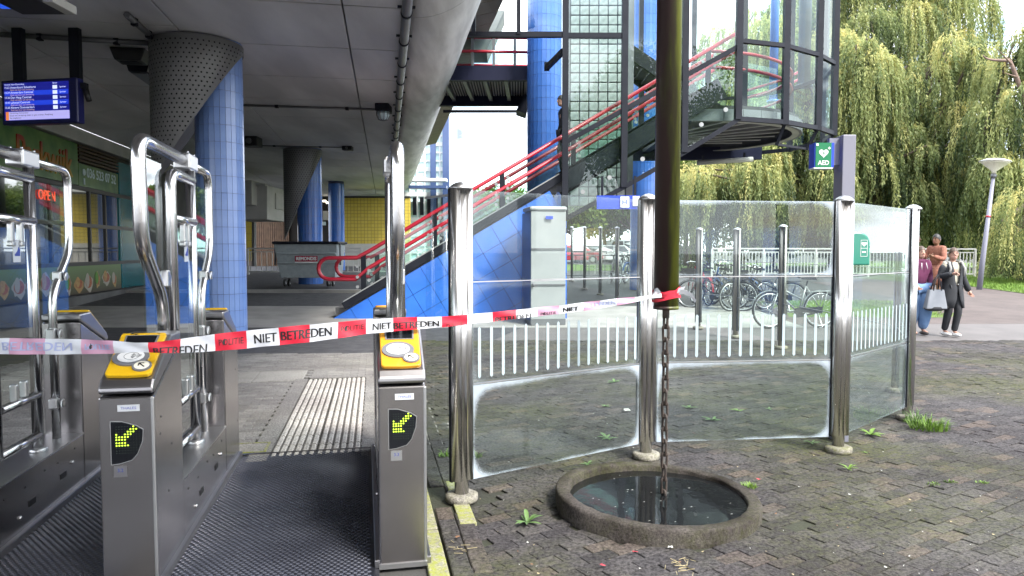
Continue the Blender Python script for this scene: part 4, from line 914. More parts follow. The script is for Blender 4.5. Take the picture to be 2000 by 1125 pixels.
for k in range(34): x = xa_ + .05 + k * (xb_ - xa_) / 34; cr.bar((x, 18.72, zb0 + .225), (x + .02, 21.38, zb0 + .225), .03, .03)
tag(cr.build('corrugation', MAT['concrete_light'], fb), kind='stuff')
MB().bar((xa_, 22.1, zb0 - .1), (xb_ - .1, 22.1, zb0 - .1), .08, .08).build('service_rail', MAT['dark_steel'], fb)
for z in (zb1 + .42, zb1 + .78): MB().cyl((xa_, 18.65, z), (xb_, 18.65, z - .04), .04, 8).build('handrail', MAT['red_rail'], fb); MB().cyl((xa_, 21.4, z), (xb_, 21.4, z - .04), .04, 8).build('handrail', MAT['red_rail'], fb)
for k in range(4):
    x = xa_ + .55 + k * .55
    for Y in (18.65, 21.4): MB().bar((x, Y, zb1 - .1), (x, Y, zb1 + .8), .07, .05, (0, 1, 0)).build('baluster_post', MAT['pipe_grey'], fb)
MB().prism([(xa_ + .4, 18.66, zb1 + .08), (xb_ - .3, 18.66, zb1 + .08), (xb_ - .3, 18.66, zb1 + .7), (xa_ + .4, 18.66, zb1 + .7)], (0, .012, 0)).build('glass_panel', MAT['glass_rail'], fb)
a = P(945, 60, 20); MB().prism([P(918, 100, 19.5), P(950, 100, 19.5), P(985, 20, 19.5), P(950, 20, 19.5)], (0, 1.2, 0)).build('stair_soffit', MAT['concrete_light'], fb)
a = P(1000, 212, 21); MB().prism([P(1008, 215, 20.5), P(1030, 175, 20.5), P(1036, 178, 20.5), P(1028, 222, 20.5)], (0, .8, 0)).build('end_bracket', MAT['dark_steel'], fb)

# ---- glass office block beyond the viaduct
pm('office_glass', (.48, .70, .74), .15, 0, (.70, .85, .88), .35, space='World'); pm('office_frame', (.72, .76, .78), .5); pm('office_navy', (.04, .07, .17), .35)
YO = 46; ob = thing('office_building', 'pale glass building with white frames beyond the viaduct edge', 'building', P(830, 520, YO))
a, b = P(700, 525, YO), P(873, 150, YO); W_ = b.x - a.x; H_ = b.z - a.z
MB().box(((a.x + b.x) / 2, YO + 4, a.z + H_ / 2), (W_, 7.9, H_)).build('wall', MAT['office_glass'], ob)
mb = MB()
for k in range(13): x = a.x + W_ * k / 12; MB().bar((x, YO, a.z), (x, YO, b.z), .09, .14, (0, 1, 0)).build('mullion', MAT['office_frame'], ob)
for k in range(24): z = a.z + H_ * k / 23; MB().box(((a.x + b.x) / 2, YO, z), (W_, .12, .11 if k % 3 else .26)).build('transom', MAT['office_frame'], ob)
for x, w in ((871, .42), (846, .35)): p = P(x, 300, YO - .3); MB().bar((p.x, YO - .3, a.z), (p.x, YO - .3, b.z), w, .3, (0, 1, 0)).build('corner_post', MAT['office_navy'], ob)
for y in (352, 366): p, q = P(800, y, YO - 1.5), P(873, y, YO - 1.5); MB().bar(p, q, .8, .18).build('canopy', MAT['office_navy'] if y == 366 else MAT['office_frame'], ob)
for k in range(5): p, q = P(806 + k * 14, 385, YO - .25), P(813 + k * 14, 420, YO - .25); MB().prism([p, Vector((q.x, p.y, p.z)), Vector((q.x, p.y, q.z)), Vector((p.x, p.y, q.z))], (0, .1, 0)).build('window', MAT['dark_steel'], ob)
# ================================================================ TICKET GATES
def yz(prof, x0, x1, mir=False):
    L = 2.22; return [(x0, (L - y) if mir else y, z) for y, z in prof], (x1 - x0, 0, 0)
SLA = math.atan2(.175, .30); SEY = Vector((0, math.cos(SLA), math.sin(SLA))); SEZ = Vector((0, -math.sin(SLA), math.cos(SLA))); SEX = Vector((1, 0, 0)); SO = Vector((0, .18, 1.0875))
def SP(x, y, z, mir=False):
    v = SO + SEX * x + SEY * y + SEZ * z
    if mir: v = Vector((-v.x, 2.22 - v.y, v.z))
    return v
pm('train_blue', (.03, .06, .35), .5)
def gate(name, label, loc, yellow, number, full_front=True):
    t = thing(name, label, 'ticket gate', loc, GA, 'ticket gates with tall steel frames'); W = .1175; S = MAT['cabinet_steel']
    bodyp = [(0, 0), (.52, 0), (.52, 1.12), (.03, .925), (0, .925)]; headp = [(0, .937), (0, .965), (.03, 1.0), (.33, 1.175), (.52, 1.175), (.52, 1.13), (.03, .937)]
    for mir in (False, True):
        a = MB(); a.prism(*yz(bodyp, -W, W, mir)); pd = a.build('rear_pedestal' if mir else 'front_pedestal', S, t, local=True, bevel=.009)
        a = MB(); a.prism(*yz(headp, -W - .002, W + .002, mir)); hd = a.build('reader_head', MAT['reader_head_metal'], t, local=True, bevel=.012)
        o_ = [(-.100, -.150), (-.088, -.163), (0, -.168), (.088, -.163), (.100, -.150), (.104, .155), (.096, .163), (-.096, .163), (-.104, .155)]
        pl = MB().prism([SP(x, y, 0, mir) for x, y in o_], SP(0, 0, .022, mir) - SP(0, 0, 0, mir)).build('reader_panel', MAT[yellow], t, local=True, bevel=.007)
        def part(mb, nm, mt): return mb.build(nm, MAT[mt], pl, local=True)
        part(MB().prism([SP(x, y, .0225, mir) for x, y in ((-.074, .052), (.074, .052), (.078, .138), (-.078, .138))], SP(0, 0, .003, mir) - SP(0, 0, 0, mir)), 'screen_bezel', 'reader_ring'); part(MB().prism([SP(x, y, .0256, mir) for x, y in ((-.066, .058), (.066, .058), (.069, .132), (-.069, .132))], SP(0, 0, .001, mir) - SP(0, 0, 0, mir)), 'screen', 'screen_glass')
        if mir: continue
        el = lambda cx, cy, rx, ry, z, n=28: [SP(cx + rx * math.cos(2 * math.pi * k / n), cy + ry * math.sin(2 * math.pi * k / n), z) for k in range(n)]
        up = lambda d: SP(0, 0, d) - SP(0, 0, 0)
        mb = MB(); mb.prism(el(-.012, -.040, .082, .064, .0225), up(.008)); mb.prism(el(.052, -.108, .043, .038, .0225), up(.0078)); part(mb, 'reader_ring', 'reader_ring').data.name = 'reader_ring'
        part(MB().prism(el(-.012, -.038, .060, .046, .031), up(.0015)), 'card_target', 'white_plastic'); part(MB().prism(el(.052, -.108, .034, .030, .031), up(.0015)), 'arrow_disc', 'cream_plastic')
        ic = MB(); 
        for r in (.012, .018, .024): ic.tube([SP(-.016 + r * math.cos(R(a)), -.038 + r * .8 * math.sin(R(a)), .033) for a in range(-60, 61, 20)], .0017, 4)
        ic.tube(el(-.008, -.038, .034, .027, .033, 20), .0013, 4, closed=True)
        for k in range(4): ic.bar(SP(.012, -.048 + k * .006, .033), SP(.034, -.040 + k * .004, .033), .0028, .001)
        part(ic, 'contactless_symbol', 'reader_ring')
        ar = MB(); ar.bar(SP(.066, -.122, .0335), SP(.040, -.096, .0335), .0055, .001, SEZ); ar.bar(SP(.038, -.094, .0336), SP(.060, -.094, .0336), .0055, .001, SEZ); ar.bar(SP(.038, -.094, .0337), SP(.038, -.114, .0337), .0055, .001, SEZ); part(ar, 'arrow_symbol', 'ink')
        lg = MB(); lg.bar(SP(-.060, .151, .0232), SP(-.026, .151, .0232), .004, .001, SEZ); lg.bar(SP(-.06, .151, .0233), SP(-.049, .158, .0233), .004, .001, SEZ); lg.bar(SP(-.026, .1512, .0234), SP(-.037, .144, .0234), .004, .001, SEZ); put_text(lg, '003', .009, SP(.07, .152, .023), SEX, SEY, .0003); part(lg, 'railway_logo', 'ink')
        # front face: name plate, arrow display, sticker
        np_ = MB().box((.012, -.002, .872), (.094, .003, .030)).build('name_plate', MAT['plate_grey'], pd, local=True); mb = MB(); put_text(mb, 'THALES', .017, (.012, -.0042, .872), (1, 0, 0), (0, 0, 1), .0002, sx=1.15); mb.build('name_lettering', MAT['train_blue'], pd, local=True)
        out_ = [(-.066, .810), (-.02, .808), (.04, .788), (.070, .768), (.066, .715), (.044, .655), (.020, .628), (-.03, .614), (-.066, .610)]
        MB().prism([(x * 1.05, -.0015, .71 + (z - .71) * 1.035) for x, z in out_], (0, .003, 0)).build('display_frame', MAT['cast_steel'], pd, local=True)
        dp_ = MB().prism([(x, -.003, z) for x, z in out_], (0, .004, 0)).build('arrow_display', MAT['screen_glass'], pd, local=True)
        pat = [[6], [5, 6, 7], [4, 5, 6], [0, 3, 4, 5], [0, 1, 2, 3, 4], [0, 1, 2, 3], [0, 1, 2, 3], [0, 1, 2, 3, 4]]; on, off = MB(), MB()
        for r in range(11):
            for c in range(9):
                lit = r < 8 and c in pat[r]; x, z = -.043 + c * .0122, .786 - r * .0122 - (.003 if r > 5 else 0)
                if x > .058 - max(0, (.70 - z)) * .5: continue
                (on if lit else off).cyl((x, -.0031, z), (x, -.0046, z), .0039 if lit else .0017, 8)
        on.build('led_arrow', MAT['led_green'], t, local=True); tag(off.build('unlit_leds', MAT['led_off'], t, local=True), kind='stuff')
        stk = MB().box((-.030, -.001, .575), (.056, .002, .050)).build('number_sticker', MAT['reader_head_metal' if number == '3.2' else 'cast_steel'], pd, local=True); mb = MB(); put_text(mb, number, .022, (-.030, -.0024, .580), (1, 0, 0), (0, 0, 1), .0002); mb.build('number_lettering', MAT['train_blue'], pd, local=True)
        MB().box((W - .004, .004, .47), (.016, .012, .90)).build('corner_highlight', MAT['cast_steel'], pd, local=True, bevel=.005)  # paler metal strip standing in for the bright highlight on the rounded corner
        MB().box((0, -.003, .012), (2 * W + .006, .012, .024)).build('foot_strip', MAT['cast_steel'], pd, local=True)
    lb = MB().box((0, 1.11, .18), (2 * W - .004, 1.18, .36)).build('low_cabinet', S, t, local=True, bevel=.006)
    MB().box((0, 1.11, .362), (2 * W + .004, 1.18, .008)).build('top_plate', MAT['cast_steel'], lb, local=True); MB().box((0, 1.11, .02), (2 * W + .05, 2.2, .045)).build('base_plate', MAT['reader_head_metal'], t, local=True, bevel=.006)
    for sx_ in (-1, 1):
        for k, y in enumerate((.93, 1.36)): MB().box((sx_ * (W - .001), y, .16 + .02 * k), (.006, .085, .034)).build('slot', MAT['black'], lb, local=True)
        for y, z in ((.78, .12), (1.5, .22)): b_ = MB(); b_.lathe([(.013, 0), (.013, .006), (.007, .012)], (0, 0, 0), 8, rot=Matrix.Rotation(sx_ * R(90), 3, 'Y')); o = b_.build('bolt', MAT['tube_steel'], lb, local=True); o.location = (sx_ * (W - .002), y, z)
        for y, z in ((.62, .28), (.85, .27), (1.1, .29), (1.28, .28), (1.55, .30)): MB().cyl((sx_ * (W - .003), y, z), (sx_ * (W + .0012), y, z), .006, 6).build('rivet_hole', MAT['black'], lb, local=True)
        for y, z in ((.12, .80), (.10, .72), (.30, .62), (.22, .40), (2.12, .70), (2.15, .30)): MB().cyl((sx_ * (W - .003), y, z), (sx_ * (W + .0015), y, z), .006, 6).build('screw', MAT['black'], t, local=True)
    T_ = MAT['tube_steel']
    ft = MB().tube(fillet([(0, .64, 1.10), (0, .64, 1.33), (0, .30, 1.64), (0, .28, 2.16), (0, 1.16, 2.16)], .11, 6), .036, 16).build('front_tube', T_, t, local=True)
    MB().tube(fillet([(0, 1.58, .36), (0, 1.58, 1.32), (0, 1.88, 1.60), (0, 1.88, 2.15), (0, 1.30, 2.15)], .11, 6), .026, 14).build('rear_tube', T_, t, local=True)
    hb = MB().box((0, 1.24, 2.15), (.10, .22, .10)).build('head_block', MAT['cast_steel'], t, local=True, bevel=.012)
    b_ = MB(); [b_.cyl((x, 1.24 + y, 2.2), (x, 1.24 + y, 2.212), .008, 6) for x in (-.03, .03) for y in (-.08, .08)]; b_.build('block_bolts', MAT['cast_steel'], hb, local=True)
    d1 = MB().tube(fillet([(.03, .745, .46), (.03, .745, 2.04), (.03, 1.24, 2.04)], .10, 6), .031, 14).tube([(.03, .745, .47), (.03, 1.24, .47)], .026, 12).tube([(.03, .745, 1.78), (.03, 1.27, 1.78)], .028, 12).tube([(.03, .80, .72), (.03, 1.25, .72)], .024, 12).build('door_frame', T_, t, local=True)
    MB().tube([(.02, 1.26, .36), (.02, 1.26, 2.11)], .030, 14).build('centre_tube', T_, t, local=True); MB().tube([(-.02, 1.40, .36), (-.02, 1.40, 2.06)], .016, 10).build('slim_tube', T_, t, local=True)
    MB().lathe([(.052, 0), (.052, .02), (.034, .03)], (.02, 1.26, .364), 14).build('tube_foot', MAT['cast_steel'], t, local=True)
    MB().box((.03, .99, 1.24), (.010, .44, .98)).build('door_glass', MAT['glass_clean'], t, local=True); MB().box((0, .50, 1.60), (.010, .34, .95)).build('front_glass', MAT['glass_clean'], t, local=True); MB().box((-.005, 1.64, 1.42), (.010, .40, 1.22)).build('rear_glass', MAT['glass_clean'], t, local=True)
    for k in range(2):
        a = MB(); a.box((.036, .98 + k * .11, 1.71), (.03, .035, .12)); a.box((.036, .98 + k * .11, 1.64), (.036, .045, .03)); a.build('glass_hook', MAT['cast_steel'], t, local=True, bevel=.008)
        a = MB(); a.box((.036, .95 + k * .12, .79), (.04, .035, .10)); a.build('glass_hook', MAT['cast_steel'], t, local=True, bevel=.01)
    for y, z in ((1.70, 1.43), (1.58, 1.06), (1.58, .60)): MB().box((.0, y - .02, z), (.055, .06, .07)).cyl((.03, y, z), (.05, y, z), .03, 10).build('hinge_clamp', MAT['cast_steel'], t, local=True, bevel=.01)
    MB().cyl((.036, .62, 1.45), (.05, .62, 1.45), .03, 10).box((.03, .60, 1.45), (.04, .05, .09)).build('hinge_clamp', MAT['cast_steel'], t, local=True, bevel=.01)
    stp = MB().box((.0365, 1.04, 1.60), (.002, .085, .13)).build('door_sticker', MAT['tape_white'], t, local=True)
    a = MB(); a.prism([(.0378, y, z) for y, z in ((1.015, 1.57), (1.075, 1.57), (1.075, 1.61), (1.06, 1.625), (1.045, 1.60), (1.01, 1.578))], (.0008, 0, 0)); a.box((.038, 1.012, 1.652), (.001, .018, .018)); a.build('train_pictogram', MAT['train_blue'], stp, local=True)
    return t
gate('ticket_gate', 'right ticket gate with orange reader, numbered 3.3, next to the glass screen', O_R, 'reader_orange', '3.3')
gate('ticket_gate', 'middle ticket gate with bright yellow reader and the tape lying across it', O_M, 'reader_yellow', '3.2')
gate('ticket_gate', 'leftmost ticket gate, cut off by the left edge of the picture', O_L, 'reader_yellow', '3.1')

# ================================================================ GLASS SCREENS
steelmat('far_post', (.36, .34, .32), .4, (50, 50, 1.2), dirt=.1)
SGRP = 'steel posts of the glass screens'; PGRP = 'glass screens between the steel posts'
def screen_post_meshes(p0, label, ang, cat='post', mt='post_steel'):
    t = thing('screen_post', label, cat, (p0.x, p0.y, zg(p0.y)), ang, SGRP)
    MB().cyl((0, 0, .03), (0, 0, 1.99), .046, 20).build('core_tube', MAT[mt], t, local=True)
    for sx_ in (-1, 1): MB().cyl((sx_ * .040, -.012, .14), (sx_ * .040, -.012, 1.99), .037, 18).build('clamp_tube', MAT[mt], t, local=True); MB().box((sx_ * .070, .012, 1.06), (.012, .03, 1.86)).build('glazing_channel', MAT['dark_steel'], t, local=True)
    MB().lathe([(.074, 1.985), (.074, 1.996), (.058, 2.012), (.03, 2.028), (0, 2.034)], (0, 0, 0), 22).build('cap', MAT['cast_steel'], t, local=True)
    MB().lathe([(.098, 0), (.105, .01), (.105, .042), (.085, .052)], (0, 0, 0), 22).build('foot', MAT['base_stone'], t, local=True)
    return t
PL = ['thick steel post nearest the orange gate', 'steel post just left of the hanging drain mast', 'steel post in front of the grey sign pillar with the heart sign', 'steel post at the right corner with a grass tuft at its foot',
      'steel post seen just left of the corner post, behind the glass', 'steel post mostly hidden behind the sign pillar', 'farther steel post beside the front wheel of the parked bicycle', 'thin far steel post with a hooked top, right of the tangled bicycles', 'thin far steel post among the tangled bicycles']
def ang_of(i):
    a = POST_XY[max(0, i - 1)]; b = POST_XY[min(len(POST_XY) - 1, i + 1)]; d = b - a; return math.atan2(d.y, d.x)
for i, p in enumerate(POST_XY):
    an = ang_of(i)
    if i in (1, 2): an *= .5
    screen_post_meshes(p, PL[i], an, mt='post_steel' if i < 5 else 'far_post')
p = POST_XY[0]; MB().box((0, 0, -.028), (.44, .32, .06)).build('foot_slab', MAT['kerb_stone'], bp, local=True, bevel=.008); bp.children[-1].location = (p.x - .01, p.y - .02, .004); bp.children[-1].rotation_euler = (0, 0, GA)
bar_me = MB(); w, h = .011, .155
bar_me.prism([(-w, 0, -h), (0, 0, -h - .012), (w, 0, -h), (w, 0, h), (0, 0, h + .012), (-w, 0, h)], (0, .002, 0)); bar_me = bar_me.mesh('printed_bar', MAT['glass_bar_white'])
def glass_screen(a, b, label, mats, bars=15, inset=.085):
    d = b - a; L = d.length - inset * 2; an = math.atan2(d.y, d.x); m = (a + b) / 2
    t = thing('glass_screen', label, 'glass screen', (m.x, m.y, zg(m.y)), an, PGRP)
    for (z0, z1), mt in zip(((.125, .735), (.752, 1.392), (1.412, 1.985)), mats):
        MB().box((0, 0, 0), (L, .012, z1 - z0)).build('pane', MAT[mt], t, local=True); t.children[-1].location = (0, 0, (z0 + z1) / 2)
    for z in (.7435, 1.402): MB().box((0, 0, z), (L, .015, .008)).build('joint_strip', MAT['cast_steel'], t, local=True)
    for k in range(bars): place('printed_bar', bar_me, t, (-L / 2 + L * (k + .5) / bars, -.0095, .945))
    return t
GLB = ['large glass screen with white bars, right of the thick steel post', 'glass screen behind the hanging chain, with frosted edges and white bars', 'greenish glass screen seen at a slant in front of the green box',
       'slanted glass screen just behind the corner post', 'side-on glass screen hidden behind the sign pillar', 'side-on glass screen in front of the bicycle', 'side-on far glass screen by the bicycles', 'side-on far glass screen among the bicycles']
GM = [('glass_frost', 'glass_haze', 'glass_haze'), ('glass_frost', 'glass_haze', 'glass_frost'), ('glass_soiled',) * 3, ('glass_soiled',) * 3] + [('glass_clean',) * 3] * 4
for i in range(8): glass_screen(POST_XY[i], POST_XY[i + 1], GLB[i], GM[i], bars=16 if i < 3 else 0)
a, b = Vector((-.62, 4.86, 0)), POST_XY[0]; d = a - b; t = thing('side_glass', 'narrow clear glass pane between the thick post and the orange gate', 'glass screen', (a + b) / 2, math.atan2(d.y, d.x))
MB().box((0, 0, 1.0), (d.length - .12, .012, 1.9)).build('pane', MAT['glass_clean'], t, local=True); MB().box((0, 0, 1.958), (d.length - .12, .018, .014)).build('edge_strip', MAT['cast_steel'], t, local=True)
far_posts = [Vector((2.88, 19.4, 0)), Vector((2.62, 21, 0)), Vector((2.34, 22.8, 0)), Vector((2.2, 26, 0))]
for i, p in enumerate(far_posts): screen_post_meshes(p, ['nearest of the four far steel posts behind the grey cabinet', 'second of the four far steel posts behind the grey cabinet', 'third of the four far steel posts behind the grey cabinet', 'farthest of the four far steel posts, next to the grey cabinet'][i], 1.7, mt='far_post')
for i in range(3): glass_screen(far_posts[i], far_posts[i + 1], ['far glass screen between the first two far posts', 'far glass screen between the second and third far posts', 'far glass screen at the end of the far row'][i], ('glass_clean',) * 3, 0)
glass_screen(far_posts[0], Vector((4.3, 19.0, 0)), 'far glass screen between the far posts and the blue column', ('glass_clean',) * 3, 0)

# ================================================================ DRAIN RING, MAST, CHAIN
m, n, l, b = newmat('ring_stained'); stone = None
rg = thing('drain_ring', 'low mossy concrete ring filled with dark water under the hanging chain', 'basin', RING)
prof = [(.625, -.08), (.63, .082), (.624, .092), (.614, .096), (.558, .096), (.550, .092), (.546, .085), (.542, -.06)]
mb = MB(); N = 96; rr = random.Random(5); jit = [[rr.gauss(0, .0022) for _ in prof] for _ in range(N)]
vs = [(RING.x + (r + jit[k][i]) * math.cos(2 * math.pi * k / N), RING.y + (r + jit[k][i]) * math.sin(2 * math.pi * k / N), z + jit[k][(i + 3) % 8] * .8 * (z > 0) - .034 * r * math.cos(2 * math.pi * k / N)) for k in range(N) for i, (r, z) in enumerate(prof)]
mb.add(vs, [(k * 8 + i, ((k + 1) % N) * 8 + i, ((k + 1) % N) * 8 + i + 1, k * 8 + i + 1) for k in range(N) for i in range(7)], 0, True); mb.build('rim', MAT['ring_stone'], rg)
m, n, l, b = newmat('basin_water'); b.inputs['Base Color'].default_value = (.008, .009, .010, 1); b.inputs['Roughness'].default_value = .015; b.inputs['IOR'].default_value = 1.33; b.inputs['Specular IOR Level'].default_value = 1.0
tc = n.new('ShaderNodeNewGeometry'); no = n.new('ShaderNodeTexNoise'); no.inputs['Scale'].default_value = 9; no.inputs['Detail'].default_value = 2; l.new(tc.outputs['Position'], no.inputs['Vector']); bp_ = n.new('ShaderNodeBump'); bp_.inputs['Strength'].default_value = .03; bp_.inputs['Distance'].default_value = .02; l.new(no.outputs['Fac'], bp_.inputs['Height']); l.new(bp_.outputs[0], b.inputs['Normal'])
mb = MB(); mb.add([(RING.x + .548 * math.cos(k * math.pi / 32), RING.y + .548 * math.sin(k * math.pi / 32), .052) for k in range(64)], [tuple(range(64))]); tag(mb.build('water', MAT['basin_water'], loc=(RING.x, RING.y, .066)), kind='structure')
m, n, l, b = newmat('mast_paint'); b.inputs['Roughness'].default_value = .42; tc = n.new('ShaderNodeTexCoord'); mp = n.new('ShaderNodeMapping'); mp.inputs['Scale'].default_value = (5, 5, .55); l.new(tc.outputs['Object'], mp.inputs['Vector']); no = n.new('ShaderNodeTexNoise'); no.inputs['Scale'].default_value = 2.6; no.inputs['Detail'].default_value = 9; no.inputs['Roughness'].default_value = .6; l.new(mp.outputs[0], no.inputs['Vector'])
sx = n.new('ShaderNodeSeparateXYZ'); l.new(tc.outputs['Object'], sx.inputs[0]); ma = n.new('ShaderNodeMath'); ma.operation = 'MULTIPLY_ADD'; ma.inputs[1].default_value = 3.2; ma.inputs[2].default_value = -.02; l.new(sx.outputs[0], ma.inputs[0]); ad = n.new('ShaderNodeMath'); ad.operation = 'ADD'; l.new(no.outputs['Fac'], ad.inputs[0]); l.new(ma.outputs[0], ad.inputs[1])
rp = n.new('ShaderNodeValToRGB'); rp.color_ramp.elements[0].position = .36; rp.color_ramp.elements[0].color = (.034, .017, .017, 1); rp.color_ramp.elements[1].position = .68; rp.color_ramp.elements[1].color = (.12, .135, .014, 1); e = rp.color_ramp.elements.new(.50); e.color = (.042, .040, .014, 1); l.new(ad.outputs[0], rp.inputs['Fac']); l.new(rp.outputs[0], b.inputs['Base Color'])
MX, MY = .966, 4.42
ms = thing('drain_mast', 'dark hanging rainwater pipe with green algae, ending above the concrete ring', 'pipe', (MX, MY, 1.235))
MB().tube([(MX, MY, 1.235), (MX, MY, 8.5)], .0765, 28).build('pipe', MAT['mast_paint'], ms); MB().cyl((MX, MY, 1.18), (MX, MY, 1.24), .022, 10).build('chain_hook', MAT['chain_rust'], ms)
MB().lathe([(.0785, 0), (.0785, .02)], (MX, MY, 1.236), 28).build('end_collar', MAT['mast_paint'], ms)
ch = thing('chain', 'rusty iron chain hanging from the mast into the water', 'chain', (MX, MY, .06))
lk = MB(); hl, hw = .032, .0185
lk.tube([(hw * math.cos(R(a)), 0, (hl if a <= 180 else -hl) + hw * math.sin(R(a))) for a in list(range(0, 181, 30)) + list(range(180, 361, 30))], .0085, 7, closed=True); lkm = lk.mesh('link', MAT['chain_rust'])
for k in range(15): place('link', lkm, ch, (random.gauss(0, .0012), random.gauss(0, .0012), 1.165 - .06 - k * .081), Euler((random.gauss(0, .02), random.gauss(0, .02), (0 if k % 2 else R(90)) + R(20) + random.gauss(0, .1))))

# ================================================================ POLICE TAPE
ctl = [(-90, 677, 34, 3.26), (20, 676, 34, 3.27), (120, 677, 33, 3.28), (215, 678, 29, 3.28), (262, 678, 20, 3.29), (300, 679, 22, 3.30), (352, 676, 30, 3.34), (420, 669, 36, 3.40), (482, 663, 38, 3.45), (545, 657, 38, 3.50), (605, 651, 37, 3.55), (660, 645, 34, 3.60), (715, 638, 31, 3.65), (770, 634, 29, 3.70), (815, 631, 26, 3.75), (863, 629, 23, 3.82), (913, 624, 21, 3.89), (962, 619, 20, 3.96), (1008, 614, 19, 4.01), (1050, 609, 19, 4.06), (1090, 605, 18, 4.10), (1140, 599, 18, 4.15), (1205, 590, 15, 4.22), (1245, 584, 10, 4.28), (1270, 580, 7, 4.32), (1292, 577, 9, 4.335)]
TP = [P(x, y, Y) for x, y, w, Y in ctl]; TX = [c[0] for c in ctl]; TW = [c[2] / F_PX * c[3] * .93 for c in ctl]
def tape_at(px, v, lift=0):
    f = [float(np.interp(px, TX, [p[k] for p in TP])) for k in range(3)]; w = float(np.interp(px, TX, TW))
    tw_ = .10 * math.sin(px * .021) + .06 * math.sin(px * .057)
    c = Vector((math.sin(tw_) * .12, math.sin(tw_), math.cos(tw_))); return Vector(f) + c * (v * w) + Vector((.1, -1, 0)).normalized() * (lift + .004 * math.sin(px * .09 + v * 5) + .003 * math.sin(px * .031))
tp = thing('police_tape', 'red and white police tape stretched from the gates to the mast', 'tape', P(640, 650, 3.55)); segs = [(-90, 18, 0), (18, 88, 2), (88, 158, 0), (158, 222, 2), (222, 290, 0), (290, 352, 1), (352, 420, 0), (420, 482, 1), (482, 545, 0), (545, 605, 1), (605, 660, 0), (660, 715, 1), (715, 768, 0), (768, 815, 1), (815, 863, 0), (863, 913, 1), (913, 962, 0), (962, 1008, 1), (1008, 1050, 0), (1050, 1092, 2), (1092, 1140, 0), (1140, 1172, 2), (1172, 1205, 0), (1205, 1240, 2), (1240, 1292, 0)]
mb = MB()
for a, b, c in segs:
    n_ = max(3, int((b - a) / 8)); m_ = 4; vs = [tape_at(a + (b - a) * i / n_, -.5 + j / m_) for i in range(n_ + 1) for j in range(m_ + 1)]
    mb.add(vs, [(i * (m_ + 1) + j, (i + 1) * (m_ + 1) + j, (i + 1) * (m_ + 1) + j + 1, i * (m_ + 1) + j + 1) for i in range(n_) for j in range(m_)], c, True)
mb.build('strip', [MAT['tape_white'], MAT['tape_red'], MAT['tape_back']], tp, fix=False)
words = [('T BETREDEN', -22, 140, .52, 0, 1, 1), ('POLITIE', 166, 216, .4, 0, 1, 1), ('BETREDEN', 300, 404, .62, -.34, 0, 0), ('POLITIE', 428, 476, .36, -.02, 0, 2), ('NIET', 497, 540, .50, -.02, 0, 0), ('BETREDEN', 549, 648, .50, 0, 0, 0), ('POLITIE', 666, 711, .34, .04, 0, 2), ('NIET', 728, 764, .46, -.05, 0, 0), ('BETREDEN', 769, 857, .48, -.1, 0, 0), ('POLITIE', 872, 905, .3, -.32, 0, 2), ('BETREDEN', 968, 1037, .55, -.36, 0, 0), ('POLITIE', 1056, 1086, .34, -.28, 0, 2), ('NIET', 1100, 1129, .5, -.12, 0, 0), ('BETREDEN', 1141, 1202, .5, .05, 0, 1)]
for w_, a, b, hf, vo, flip, ink in words:
    tb = MB()
    vs, fs = text_geo(w_, 1.0); x0, x1 = min(v.x for v in vs), max(v.x for v in vs); y0, y1 = min(v.y for v in vs), max(v.y for v in vs)
    for bo in ((0,) if ink == 2 else (-.6, .6)):
        out_ = []
        for v in vs:
            q = ((v.y - y0) / (y1 - y0) - .5) * hf; q = (-q if flip else q) + vo; out_.append(tape_at(a + (b - a) * (v.x - x0) / (x1 - x0) + bo, max(-.49, min(.49, q)), .0022 + bo * .0002))
        tb.add(out_, fs, ink)
    if w_ == 'POLITIE' and hf > .33:
        px = a + (b - a) * .215; s_ = (b - a) / 80; tb.add([tape_at(px + dx * s_, vo + dy * .6 * hf / .36, .0028) for dx, dy in ((-4, -.1), (-2, -.22), (2, -.22), (4, -.1), (3, .05), (5, .12), (1, .28), (0, .42), (-1, .2), (-4, .1))], [tuple(range(10))], 0)
    tb.build('lettering', [MAT['ink'], MAT['ink_faint'], MAT['ink']], tp, fix=False)
kn = MB()
for k, (z0, z1, m_) in enumerate(((1.315, 1.352, 1), (1.345, 1.362, 1), (1.300, 1.318, 1))):
    vs = []; 
    for i in range(33): a = 2 * math.pi * i / 32; r = .081 + .003 * k + .004 * abs(math.sin(a * 5 + k)); dz = .008 * math.sin(a * 2 + k * 2) + .012 * math.cos(a - .3); vs += [(MX + r * math.cos(a), MY + r * math.sin(a), z0 + dz), (MX + r * math.cos(a), MY + r * math.sin(a), z1 + dz + .004 * math.sin(7 * a))]
    kn.add(vs, [(2 * i, 2 * i + 2, 2 * i + 3, 2 * i + 1) for i in range(32)], m_, True)
for pts, m_ in (([(.060, -.07, 1.345), (.085, -.085, 1.350), (.13, -.09, 1.33), (.155, -.10, 1.29)], 0), ([(.05, -.075, 1.355), (.09, -.08, 1.37), (.10, -.06, 1.385)], 0), ([(-.07, -.06, 1.335), (-.10, -.08, 1.35), (-.085, -.10, 1.365), (-.06, -.09, 1.34)], 0)):
    vs = []; 
    for i, q in enumerate(pts): h = .016 * (1 - .15 * i); vs += [(MX + q[0], MY + q[1], q[2] - h), (MX + q[0] + .006, MY + q[1] - .01, q[2] + h)]
    kn.add(vs, [(2 * i, 2 * i + 2, 2 * i + 3, 2 * i + 1) for i in range(len(pts) - 1)], m_, True)
kn.build('knot', [MAT['tape_white'], MAT['tape_red']], tp, fix=False)

